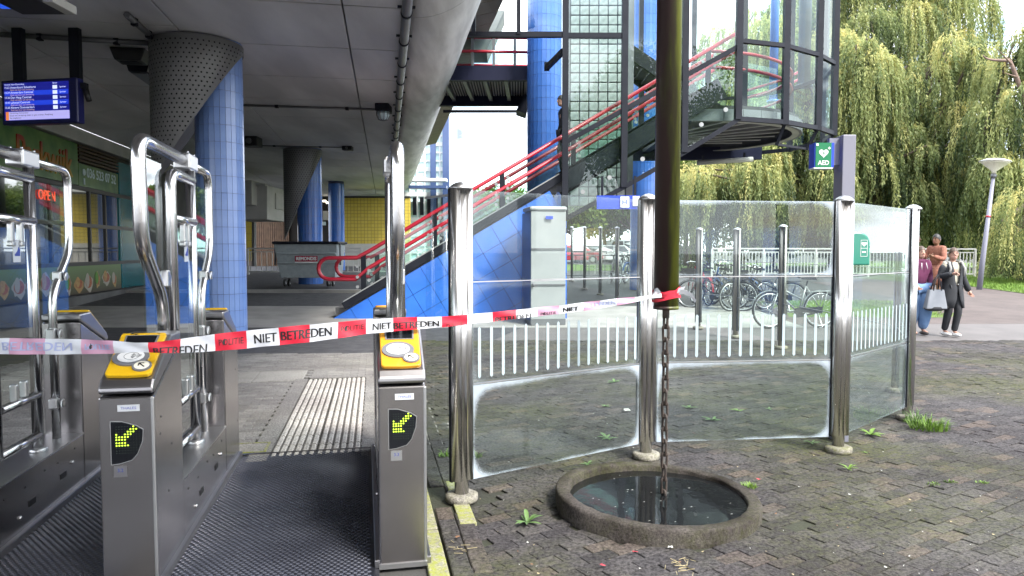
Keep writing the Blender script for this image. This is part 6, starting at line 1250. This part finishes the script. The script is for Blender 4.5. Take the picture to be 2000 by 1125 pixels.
# ================================================================ PEOPLE
pm('skin_fair', (.42, .235, .18), .5, 0, (.45, .26, .20), 12); pm('skin_brown', (.20, .10, .06), .5); pm('skin_dark', (.10, .05, .035), .5); pm('hair_brown', (.05, .03, .02), .5, 0, (.09, .055, .035), 30); pm('hair_black', (.012, .010, .010), .5)
pm('burgundy', (.085, .012, .05), .85, 0, (.11, .018, .065), 8); pm('denim', (.09, .17, .33), .85, 0, (.14, .235, .41), 5); pm('coat_black', (.013, .014, .018), .8, 0, (.022, .024, .03), 5); pm('cream_cloth', (.42, .39, .32), .85); pm('rust_cloth', (.27, .11, .07), .8, 0, (.17, .06, .04), 26); pm('shoe_white', (.62, .62, .62), .6); pm('shoe_dark', (.04, .035, .035), .6); pm('bag_cloth', (.17, .185, .215), .8, 0, (.21, .225, .255), 6); pm('lip', (.45, .14, .13), .5); pm('eye_dark', (.02, .015, .012), .4); pm('strap_grey', (.30, .295, .29), .8)
def skin_obj(name, V_, E, mat, parent, root=0, sub=2):
    """V_: list of (x, y, z, rx, ry) in the parent's frame"""
    me = bpy.data.meshes.new(name); me.from_pydata([v[:3] for v in V_], E, []); o = bpy.data.objects.new(name, me); col.objects.link(o); o.parent = parent
    m1 = o.modifiers.new('skin', 'SKIN'); m1.use_smooth_shade = True; sk = me.skin_vertices[0].data
    for i, v in enumerate(V_): sk[i].radius = (v[3], v[4] if len(v) > 4 else v[3]); sk[i].use_root = (i == root)
    m2 = o.modifiers.new('subsurf', 'SUBSURF'); m2.levels = sub; m2.render_levels = sub; me.materials.append(MAT[mat]); return o
def person(label, loc, rz, h, pose, look, group=None):
    """pose: joints for the arms and legs as offsets, body facing -y; look: materials"""
    t = thing('person', label, 'person', loc, rz, group); k = h / 1.7
    J = dict(pelvis=(0, 0, .93), waist=(0, 0, 1.08), chest=(0, -.01, 1.28), neck=(0, 0, 1.43), skull=(0, -.015, 1.53), crown=(0, -.005, 1.62), lhip=(.09, 0, .90), rhip=(-.09, 0, .90), lkn=(.10, -.02, .50), rkn=(-.10, -.02, .50), lan=(.10, .02, .09), ran=(-.10, .02, .09), lto=(.11, -.13, .04), rto=(-.11, -.13, .04), lsh=(.16, 0, 1.38), rsh=(-.16, 0, 1.38), lel=(.22, .02, 1.11), rel=(-.22, .02, 1.11), lwr=(.24, -.04, .88), rwr=(-.24, -.04, .88))
    J.update(pose); J = {a: Vector(b) * k for a, b in J.items()}
    names = list(J); ix = {n_: i for i, n_ in enumerate(names)}
    rad = dict(pelvis=.125, waist=.11, chest=.125, neck=.05, skull=.072, crown=.066, lhip=.085, rhip=.085, lkn=.055, rkn=.055, lan=.036, ran=.036, lto=.028, rto=.028, lsh=.055, rsh=.055, lel=.038, rel=.038, lwr=.026, rwr=.026); f = look.get('fat', 1.0)
    E = [('pelvis', 'waist'), ('waist', 'chest'), ('chest', 'neck'), ('neck', 'skull'), ('skull', 'crown'), ('pelvis', 'lhip'), ('pelvis', 'rhip'), ('lhip', 'lkn'), ('rhip', 'rkn'), ('lkn', 'lan'), ('rkn', 'ran'), ('lan', 'lto'), ('ran', 'rto'), ('chest', 'lsh'), ('chest', 'rsh'), ('lsh', 'lel'), ('rsh', 'rel'), ('lel', 'lwr'), ('rel', 'rwr')]
    skm = look['skin']; V_ = [(*J[n_], rad[n_] * k * .86, rad[n_] * k * .78) for n_ in names]; skin_obj('body', V_, [(ix[a], ix[b]) for a, b in E], skm, t)
    def garment(nm, parts, edges, mat, grow, root=0): return skin_obj(nm, [(*(J[p] if isinstance(p, str) else Vector(p) * k), r * k * grow * f, r * k * grow * f * sq) for p, r, sq in parts], edges, mat, t, root)
    top = look['top']; garment('top', [('pelvis', .135, .72), ('waist', .135, .72), ('chest', .15, .72), ('lsh', .075, .9), ('rsh', .075, .9), ('lel', .062, .9), ('rel', .062, .9), ('lwr', .048, .9), ('rwr', .048, .9), ((0, 0, 1.405), .075, .8)], [(0, 1), (1, 2), (2, 3), (2, 4), (3, 5), (4, 6), (5, 7), (6, 8), (2, 9)], top, 1.0)
    if look.get('legs'):
        w = look.get('flare', 1.0); garment('trousers', [('pelvis', .132, .8), ('lhip', .095, 1), ('rhip', .095, 1), ('lkn', .072 * w, 1), ('rkn', .072 * w, 1), ('lan', .058 * (1 + (w - 1) * .45), 1), ('ran', .058 * (1 + (w - 1) * .45), 1)], [(0, 1), (0, 2), (1, 3), (2, 4), (3, 5), (4, 6)], look['legs'], 1.0)
    for s_, an, to in ((1, 'lan', 'lto'), (-1, 'ran', 'rto')):
        a, b = J[an], J[to]; mb = MB(); fd = (b - a); fd.z = 0; fd.normalize(); hz = a - fd * .05 * k; mb.ball((hz + b) / 2 + Vector((0, 0, -.028 * k)) + Vector((0, 0, .0)), .05 * k, n=10, sc=(.9, 2.6, .75)) if abs(fd.y) > .7 else mb.ball((hz + b) / 2, .05 * k, n=10, sc=(2.6, .9, .75)); mb.build('shoe', MAT[look['shoe']], t, local=True)
    # face, hair
    sk, cr = J['skull'], J['crown']; fy = look.get('turn', 0.0); Rz = Matrix.Rotation(fy, 3, 'Z'); hc = (sk + cr) / 2 + Vector((0, -.004, 0))
    hd = MB(); hd.ball(hc, .095 * k, n=14, sc=(.80, .95, 1.22)); hd.ball(hc + Rz @ Vector((0, -.028, -.062)) * k, .06 * k, n=10, sc=(.95, .95, .9)); hd.ball(hc + Rz @ Vector((0, -.096, -.018)) * k, .017 * k, n=6, sc=(.8, 1.1, 1.3))
    for s_ in (-1, 1): hd.ball(hc + Rz @ Vector((s_ * .076, .0, -.01)) * k, .02 * k, n=6, sc=(.5, .8, 1.3))
    hd.build('head', MAT[skm], t, local=True)
    fm = MB()
    for s_ in (-1, 1): fm.ball(hc + Rz @ Vector((s_ * .031, -.082, .012)) * k, .0115 * k, 0, 6, (1.3, .6, .7)); fm.bar(hc + Rz @ Vector((s_ * .016, -.087, .032)) * k, hc + Rz @ Vector((s_ * .048, -.078, .034)) * k, .006 * k, .006 * k)
    fm.ball(hc + Rz @ Vector((0, -.088, -.058)) * k, .014 * k, 1, 6, (1.5, .5, .45)); fm.build('face', [MAT['eye_dark'], MAT['lip']], t, local=True)
    hr = MB()
    def cap(n=18, lim=None):
        vs, fs = [], []; M_ = 9
        for i in range(M_ + 1):
            for q in range(n):
                th = math.pi * .60 * i / M_; ph = 2 * math.pi * q / n; fr_ = max(0, -math.sin(ph)); th2 = th * (1 - .42 * fr_); v = Vector((math.sin(th2) * math.cos(ph) * .083, math.sin(th2) * math.sin(ph) * .098, math.cos(th2) * .124 + .004)) * k; vs.append(hc + Rz @ v)
        for i in range(M_):
            for q in range(n): fs.append((i * n + q, (i + 1) * n + q, (i + 1) * n + (q + 1) % n, i * n + (q + 1) % n))
        hr.add(vs, fs, 0, True)
    cap(); hs = look.get('hairstyle')
    if hs == 'bun': hr.ball(hc + Rz @ Vector((0, .09, .06)) * k, .045 * k, n=8)
    if hs == 'tail': hr.tube([hc + Rz @ Vector((0, .085, .03)) * k, hc + Rz @ Vector((0, .12, -.05)) * k, hc + Rz @ Vector((0, .10, -.17)) * k], [.035 * k, .03 * k, .012 * k], 8)
    if hs == 'side': [hr.tube([hc + Rz @ Vector((s_ * .07, -.03, .06)) * k, hc + Rz @ Vector((s_ * .085, -.02, -.02)) * k, hc + Rz @ Vector((s_ * .075, .0, -.09)) * k], [.02 * k, .018 * k, .008 * k], 7) for s_ in (-1, 1)]
    hr.build('hair', MAT[look['hair']], t, local=True)
    # hands: palm, four unequal curled fingers and a thumb
    for s_, wr, el in ((1, 'lwr', 'lel'), (-1, 'rwr', 'rel')):
        a = J[wr]; d = (a - J[el]).normalized(); sd = d.cross(Vector((0, 1, 0)));
        if sd.length < .2: sd = Vector((1, 0, 0))
        sd.normalize(); nn = sd.cross(d); c0 = a + d * .045 * k; mb = MB(); mb.tube([a, c0, a + d * .085 * k], [.022 * k, .033 * k, .028 * k], 8)
        for j, L in enumerate((.062, .072, .068, .052)): b0 = a + d * .082 * k + sd * (j - 1.5) * .016 * k; mb.tube([b0, b0 + (d * .6 - nn * .25) * L * k, b0 + (d * .85 - nn * .75) * L * k], [.009 * k, .0085 * k, .006 * k], 6)
        b0 = a + d * .03 * k + sd * -.024 * k; mb.tube([b0, b0 + (-sd * .6 + d * .5) * .035 * k, b0 + (-sd * .6 + d * 1.2 - nn * .4) * .045 * k], [.011 * k, .010 * k, .007 * k], 6); mb.build('hand', MAT[skm], t, local=True)
    return t, J, k
def ground_at(px, Y): p = P(px, 500, Y); return Vector((p.x, Y, zg(Y)))
# young woman in a dark coat
L1 = ground_at(1861, 13.15)
t, J, k = person('young woman in a long black coat walking with one hand raised, cream top', L1, R(10), 1.66, dict(rel=(-.24, .03, 1.14), rwr=(-.19, -.22, 1.20), lel=(.27, .05, 1.12), lwr=(.37, .0, .88), lkn=(.07, -.10, .50), lan=(.05, -.03, .09), lto=(.06, -.18, .04), rkn=(-.07, -.02, .50), ran=(-.05, .10, .10), rto=(-.05, -.05, .04)), dict(skin='skin_fair', top='cream_cloth', legs='coat_black', shoe='shoe_white', hair='hair_brown', hairstyle='tail', turn=R(-22), flare=1.05))
ct = MB()                                   # open coat: loft round the back and sides, open at the front
def coat_ring(z, rx, ry, gap, n=22): return [Vector((rx * math.sin(a), -ry * math.cos(a), z)) * k for a in [gap + (2 * math.pi - 2 * gap) * i / n for i in range(n + 1)]]
rings = [(1.42, .075, .075, .75), (1.38, .20, .12, .50), (1.26, .205, .135, .34), (1.08, .185, .13, .26), (.93, .20, .145, .06), (.72, .225, .17, .16), (.55, .235, .18, .40)]
vs = [v for r_ in rings for v in coat_ring(*r_)]; n_ = 23
ct.add(vs, [(i * n_ + j, i * n_ + j + 1, (i + 1) * n_ + j + 1, (i + 1) * n_ + j) for i in range(len(rings) - 1) for j in range(n_ - 1)], 0, True)
o = ct.build('coat', MAT['coat_black'], t, local=True, fix=False); so = o.modifiers.new('solid', 'SOLIDIFY'); so.thickness = .014; so.offset = 0
skin_obj('coat_sleeve', [(*J['lsh'], .085 * k), (*J['lel'], .07 * k), (*(J['lwr'] + (J['lwr'] - J['lel']) * .12), .058 * k)], [(0, 1), (1, 2)], 'coat_black', t); skin_obj('coat_sleeve', [(*J['rsh'], .085 * k), (*J['rel'], .07 * k), (*J['rwr'], .055 * k)], [(0, 1), (1, 2)], 'coat_black', t)
mb = MB(); 
for s_ in (-1, 1): mb.tube([Vector((s_ * .10, .06, 1.44)) * k, Vector((s_ * .135, -.07, 1.42)) * k, Vector((s_ * .15, -.13, 1.30)) * k, Vector((s_ * .16, -.10, 1.15)) * k], [.015, .02, .022, .015], 6)
mb.build('backpack_strap', MAT['strap_grey'], t, local=True); mb = MB(); mb.ball(Vector((0, -.15, 1.0)) * k, .010, n=6); mb.ball(Vector((-.17, -.12, 1.13)) * k, .008, n=6); mb.build('button', MAT['shoe_white'], t, local=True)
bw_ = L1 + Matrix.Rotation(R(10), 3, 'Z') @ (J['rel'] + Vector((-.10, -.05, 0))); bz = .52
bg = thing('tote_bag', 'grey cloth tote bag with a dark bottom on the arm of the woman in black', 'bag', (bw_.x - .0, bw_.y, L1.z + bz)); c = Vector((bw_.x - .02, bw_.y, L1.z + bz)); mb = MB(); w0, w1, hh = .20, .135, .36
mb.add([c + Vector(v) for v in ((-w0, -.07, 0), (w0, -.07, .0), (w0, .07, .0), (-w0, .07, 0), (-w1, -.05, hh), (w1, -.05, hh), (w1, .05, hh), (-w1, .05, hh))], [(0, 1, 2, 3), (0, 4, 5, 1), (1, 5, 6, 2), (2, 6, 7, 3), (3, 7, 4, 0)]); mb.build('bag_body', MAT['bag_cloth'], bg, bevel=.02); mb = MB(); mb.ball(c + Vector((0, 0, .015)), .2, n=10, sc=(1.02, .4, .3)); mb.build('bottom', MAT['coat_black'], bg); mb = MB()
for dy in (-.045, .045): mb.tube([c + Vector((-.07, dy, hh - .02)), c + Vector((-.03, dy * .6, hh + .16)), c + Vector((.03, dy * .4, hh + .27)), c + Vector((.07, dy * .6, hh + .14)), c + Vector((.08, dy, hh - .02))], .012, 6)
mb.build('handles', MAT['coat_black'], bg)
# woman in burgundy hoodie
L2 = ground_at(1797, 13.35)
t, J, k = person('young woman in a burgundy hoodie and wide blue jeans beside the corner post', L2, R(6), 1.68, dict(lel=(.25, .06, 1.12), lwr=(.17, -.10, .95), rel=(-.24, .06, 1.12), rwr=(-.15, -.11, .95), lkn=(.09, -.08, .50), lan=(.09, .0, .09), lto=(.10, -.15, .04), rkn=(-.09, .02, .5), ran=(-.09, .10, .10)), dict(skin='skin_fair', top='burgundy', legs='denim', shoe='shoe_dark', hair='hair_brown', hairstyle='tail', flare=1.75, fat=1.10))
mb = MB(); mb.tube([Vector((.10 * math.cos(a), .03 + .085 * math.sin(a), 1.42 + .015 * math.sin(a))) * k for a in [2 * math.pi * i / 16 for i in range(16)]], .034, 8, closed=True); mb.build('hood', MAT['burgundy'], t, local=True); mb = MB(); [mb.tube([Vector((s_ * .045, -.115, 1.38)) * k, Vector((s_ * .06, -.145, 1.26)) * k], .006, 5) for s_ in (-1, 1)]; mb.build('drawstring', MAT['shoe_white'], t, local=True)
# person in rust-orange
L3 = ground_at(1829, 17.3)
t, J, k = person('person in a rust-orange patterned outfit standing in profile by the railing', L3, R(-62), 1.86, dict(lel=(.22, -.10, 1.13), lwr=(.12, -.30, 1.20), rel=(-.22, -.08, 1.15), rwr=(-.10, -.32, 1.27), lkn=(.08, -.03, .5), rkn=(-.08, .02, .5)), dict(skin='skin_brown', top='rust_cloth', legs=None, shoe='skin_brown' , hair='hair_black', hairstyle=None, fat=1.0))
mb = MB(); mb.lathe([(.155, 1.0), (.185, .92), (.20, .80), (.185, .66), (.165, .56)], (0, .01, 0), 20); [mb.v.__setitem__(i, tuple(Vector(v) * k)) for i, v in enumerate(mb.v)]; mb.build('skirt', MAT['rust_cloth'], t, local=True)
# dark-haired person behind
L4 = ground_at(1786, 18.1)
person('dark-haired person in black and white, half hidden behind the corner post', L4, R(50), 1.86, dict(lel=(.2, -.1, 1.15), lwr=(.1, -.28, 1.28), rel=(-.22, -.08, 1.12), rwr=(-.1, -.25, 1.15)), dict(skin='skin_dark', top='coat_black', legs='coat_black', shoe='shoe_dark', hair='hair_black', hairstyle='bun'))
# man on the stairs
pm_ = P(1101, 300, 16.7); zst = zn(pm_.x) + .02
person('man in dark clothes coming down the stairs behind a tower mullion', (pm_.x, 16.7, zst), R(-75), 1.9, dict(skull=(0, -.05, 1.52), crown=(0, -.04, 1.61), lkn=(.09, -.12, .52), lan=(.09, -.05, .1)), dict(skin='skin_fair', top='coat_black', legs='coat_black', shoe='shoe_dark', hair='hair_black', turn=R(10)))

# ================================================================ BICYCLES
pm('bike_grey', (.30, .31, .31), .35, .4); pm('bike_black', (.018, .018, .02), .35); pm('bike_blue', (.03, .09, .26), .35); pm('rim_silver', (.62, .63, .64), .25, .8); pm('bike_red', (.42, .02, .03), .4)
def bicycle(label, loc, rz, frame='bike_black', wheel_r=.345, basket=False, lean=0.0, crate=None):
    t = thing('bicycle', label, 'bicycle', loc, rz, 'bicycles parked behind the glass screens'); t.rotation_euler = (0, lean, rz) if False else (lean, 0, rz); r = wheel_r; F_ = MAT[frame]; xr, xf = -.54, .56
    for x in (xr, xf):
        w = MB(); w.tube([(x + r * math.cos(2 * math.pi * i / 28), 0, r + r * math.sin(2 * math.pi * i / 28)) for i in range(28)], .019, 7, closed=True); wo = w.build('wheel', MAT['rubber'], t, local=True)
        w = MB(); w.tube([(x + (r - .028) * math.cos(2 * math.pi * i / 28), 0, r + (r - .028) * math.sin(2 * math.pi * i / 28)) for i in range(28)], .013, 5, closed=True); w.build('rim', MAT['rim_silver'], wo, local=True)
        w = MB(); [w.tube([(x, .02 * (-1) ** i, r), (x + (r - .03) * math.cos(2 * math.pi * i / 18), 0, r + (r - .03) * math.sin(2 * math.pi * i / 18))], .0028, 3) for i in range(18)]; w.cyl((x, -.04, r), (x, .04, r), .022, 8); w.build('spokes', MAT['rim_silver'], wo, local=True)
        fd = MB(); arcs = [(x + (r + .035) * math.cos(R(a)), r + (r + .035) * math.sin(R(a))) for a in range(15 if x == xf else 0, 181, 15)]
        for (ax, az), (bx, bz) in zip(arcs, arcs[1:]): fd.bar((ax, 0, az), (bx, 0, bz), .05, .006)
        fd.build('mudguard', F_, t, local=True)
    bb, st_, hd, hd2 = Vector((-.06, 0, .30)), Vector((-.22, 0, .84)), Vector((.36, 0, .90)), Vector((.40, 0, .72)); rear = Vector((xr, 0, r)); fr_ = MB()
    for a, b, q in ((bb, st_, .018), (hd2, bb, .022), (Vector((.375, 0, .82)), Vector((-.14, 0, .56)), .018), (Vector((.33, 0, .99)), hd2, .022), (rear, bb, .012), (rear, st_, .011)): fr_.cyl(a, b, q, 8)
    for s_ in (-.045, .045): fr_.tube([hd2 + Vector((.01, s_ * .6, -.02)), Vector((.50, s_, .46)), Vector((xf, s_, r))], .012, 7)
    fr_.build('frame', F_, t, local=True); hb = MB(); hb.cyl((.35, 0, .92), (.30, 0, 1.10), .014, 8); [hb.tube([(.30, 0, 1.10), (.33, s_ * .14, 1.13), (.27, s_ * .26, 1.10), (.12, s_ * .28, 1.04)], .012, 7) for s_ in (-1, 1)]; hb.build('handlebar', MAT['rim_silver'], t, local=True); gp = MB(); [gp.cyl((.20, s_ * .278, 1.073), (.09, s_ * .281, 1.03), .019, 8) for s_ in (-1, 1)]; gp.build('grips', MAT['rubber'], t, local=True)
    sd = MB(); sd.cyl((-.215, 0, .82), (-.25, 0, .95), .013, 8); sd.prism([(-.40, -.10, .96), (-.36, -.11, .985), (-.12, -.02, .975), (-.12, .02, .975), (-.36, .11, .985), (-.40, .10, .96)], (0, 0, .04)); sd.build('saddle', MAT['rubber'], t, local=True, bevel=.012)
    cg = MB(); cg.prism([(xr - .02, .05, r - .06), (.03, .05, .20), (.07, .05, .30), (.03, .05, .40), (xr, .05, r + .06)], (0, .02, 0)); cg.build('chain_guard', MAT['bike_black'], t, local=True); ck = MB(); ck.tube([(.02, -.09, .30), (-.06, -.09, .30), (-.14, .09, .30)], .010, 6); ck.box((.05, -.12, .30), (.09, .06, .02)); ck.box((-.17, .12, .30), (.09, .06, .02)); ck.build('pedals', MAT['rim_silver'], t, local=True)
    rk = MB(); [rk.tube([(-.24, s_ * .05, .72), (-.75, s_ * .05, .74)], .007, 5) for s_ in (-1, 0, 1)]; [rk.tube([(-.66, s_ * .06, .74), (xr, s_ * .06, r)], .007, 5) for s_ in (-1, 1)]; rk.build('rear_rack', F_, t, local=True); MB().tube([(-.45, .06, .30), (-.50, .16, .02), (-.42, .17, .0)], .011, 6).build('kickstand', MAT['rim_silver'], t, local=True); lm = MB(); lm.lathe([(.0, -.03), (.035, -.02), (.045, .02), (.04, .035)], (.46, 0, .86), 10, rot=Matrix.Rotation(R(90), 3, 'Y')); lm.build('headlight', MAT['rim_silver'], t, local=True)
    if crate:
        cr = MB(); 
        for z in (.80, .88, .96): cr.box((.62, -.17, z), (.34, .012, .05)); cr.box((.62, .17, z), (.34, .012, .05)); cr.box((.45, 0, z), (.012, .34, .05)); cr.box((.79, 0, z), (.012, .34, .05))
        cr.box((.62, 0, .775), (.34, .34, .012)); cr.build('front_crate', MAT[crate], t, local=True)
    return t
p = ground_at(1556, 14.3); bicycle('light grey city bicycle parked side-on behind the frosted glass screen', p, R(180) + R(8), 'bike_grey', .36)
for i, (px, Y, rz, fr_, cr, lab) in enumerate([(1392, 17.6, 150, 'bike_black', 'rubber', 'black bicycle with a front crate, right of the mast, nearest of the tangle'), (1425, 18.3, 128, 'bike_blue', None, 'dark blue bicycle in the middle of the tangle right of the mast'), (1462, 17.3, 205, 'bike_black', None, 'black bicycle at the right side of the tangle, beside the hooked post'), (1405, 19.4, 60, 'bike_black', None, 'black bicycle at the back of the tangle against the white railing'), (1370, 18.6, 95, 'bike_red', None, 'dark bicycle with red parts close to the mast'), (1500, 17.0, 165, 'bike_black', 'rubber', 'black bicycle with a dark crate behind the light grey one'), (1216, 25.0, 70, 'bike_grey', None, 'far bicycle in the stand behind the farther blue column'), (1195, 25.6, 80, 'bike_black', None, 'far bicycle in the stand, left one'), (1232, 25.9, 60, 'bike_blue', None, 'far bicycle in the stand, right one')]):
    bicycle(lab, ground_at(px, Y), R(rz), fr_, crate=cr, lean=random.gauss(0, .06))

# ================================================================ PARKED CARS
pm('car_red', (.45, .03, .05), .25, .3, coat=.8); pm('car_silver', (.50, .54, .58), .25, .6, coat=.8); pm('car_navy', (.03, .06, .14), .25, .3, coat=.8); pm('car_white', (.72, .73, .74), .25, coat=.8); pm('car_glass', (.02, .025, .03), .05, coat=.5); pm('tail_red', (.5, .01, .02), .3); pm('van_white', (.66, .70, .74), .35)
def car(label, px, Y, paint, rz=0, van=False):
    p = ground_at(px, Y); t = thing('parked_car', label, 'car', p, rz, 'cars parked beyond the railing'); L, W, Hh = (4.9, 1.9, 2.1) if van else (4.2, 1.72, 1.46)
    side = [(-L / 2, .42), (-L / 2 + .03, .80), (-L * .46, .92 if not van else 1.9), (-L * .30, Hh), (L * .12 if not van else L * .30, Hh), (L * .29 if not van else L * .40, .95), (L * .46, .82), (L / 2, .62), (L / 2, .36), (L * .40, .26), (-L * .44, .26)]
    vs = []; 
    for s_ in (-1, 1):
        for x, z in side: w = W / 2 * (1 if z < .96 else .82 if z > Hh * .9 else .95); vs.append((x, s_ * w, z))
    n_ = len(side); mb = MB().add(vs, [tuple(range(n_)), tuple(reversed(range(n_, 2 * n_)))] + [(i, (i + 1) % n_, n_ + (i + 1) % n_, n_ + i) for i in range(n_)]); mb.build('body', MAT[paint], t, local=True, bevel=.05)
    for s_ in (-1, 1):
        for x0, x1, y0, y1 in ((-L * .38, -L * .10, -L * .29, -L * .10), (-L * .08, L * .25 if not van else L * .36, -L * .08, L * .11 if not van else L * .28)): z0, z1 = (.94, Hh - .08) if not van else (1.1, Hh - .2); MB().add([(x0, s_ * W * .482, z0), (x1, s_ * W * .482, z0), (y1, s_ * W * .425, z1), (y0, s_ * W * .425, z1)], [(0, 1, 2, 3)]).build('side_window', MAT['car_glass'], t, local=True)
        for x in (-L * .31, L * .31):
            wo = MB().cyl((x, s_ * (W / 2 - .16), .32), (x, s_ * (W / 2 + .01), .32), .32, 18).build('wheel', MAT['rubber'], t, local=True); MB().cyl((x, s_ * (W / 2 + .008), .32), (x, s_ * (W / 2 + .02), .32), .19, 12).build('hubcap', MAT['rim_silver'], wo, local=True)
        MB().box((L * .485, s_ * W * .36, .66), (.08, .34, .13)).build('headlight', MAT['white_plastic'], t, local=True); MB().box((-L * .492, s_ * W * .38, .80), (.06, .28, .16)).build('tail_light', MAT['tail_red'], t, local=True); MB().box((L * .22, s_ * (W / 2 + .06), .98), (.1, .16, .1)).build('mirror', MAT[paint], t, local=True)
    MB().add([(L * .275, -W * .42, .97), (L * .275, W * .42, .97), (L * .13, W * .38, Hh - .05), (L * .13, -W * .38, Hh - .05)] if not van else [(L * .412, -W * .42, 1.0), (L * .412, W * .42, 1.0), (L * .318, W * .38, Hh - .1), (L * .318, -W * .38, Hh - .1)], [(0, 1, 2, 3)]).build('windscreen', MAT['car_glass'], t, local=True)
for px, Y, paint, lab, van in ((1128, 57, 'car_red', 'red car parked beside the grey cabinet, leftmost of the row', 0), (1160, 60, 'car_silver', 'silver car parked between the thin far posts', 0), (1190, 58, 'car_white', 'white car parked in the middle of the far row', 0), (1222, 60, 'car_navy', 'dark blue car parked next to the farther blue column', 0), (1222, 66, 'van_white', 'white van behind the dark blue car', 1), (1108, 62, 'car_navy', 'dark car half hidden by the grey cabinet', 0), (1345, 62, 'car_silver', 'silver car seen just right of the mast', 0)): car(lab, px, Y, paint, R(random.choice((-12, 8, 172))), van)
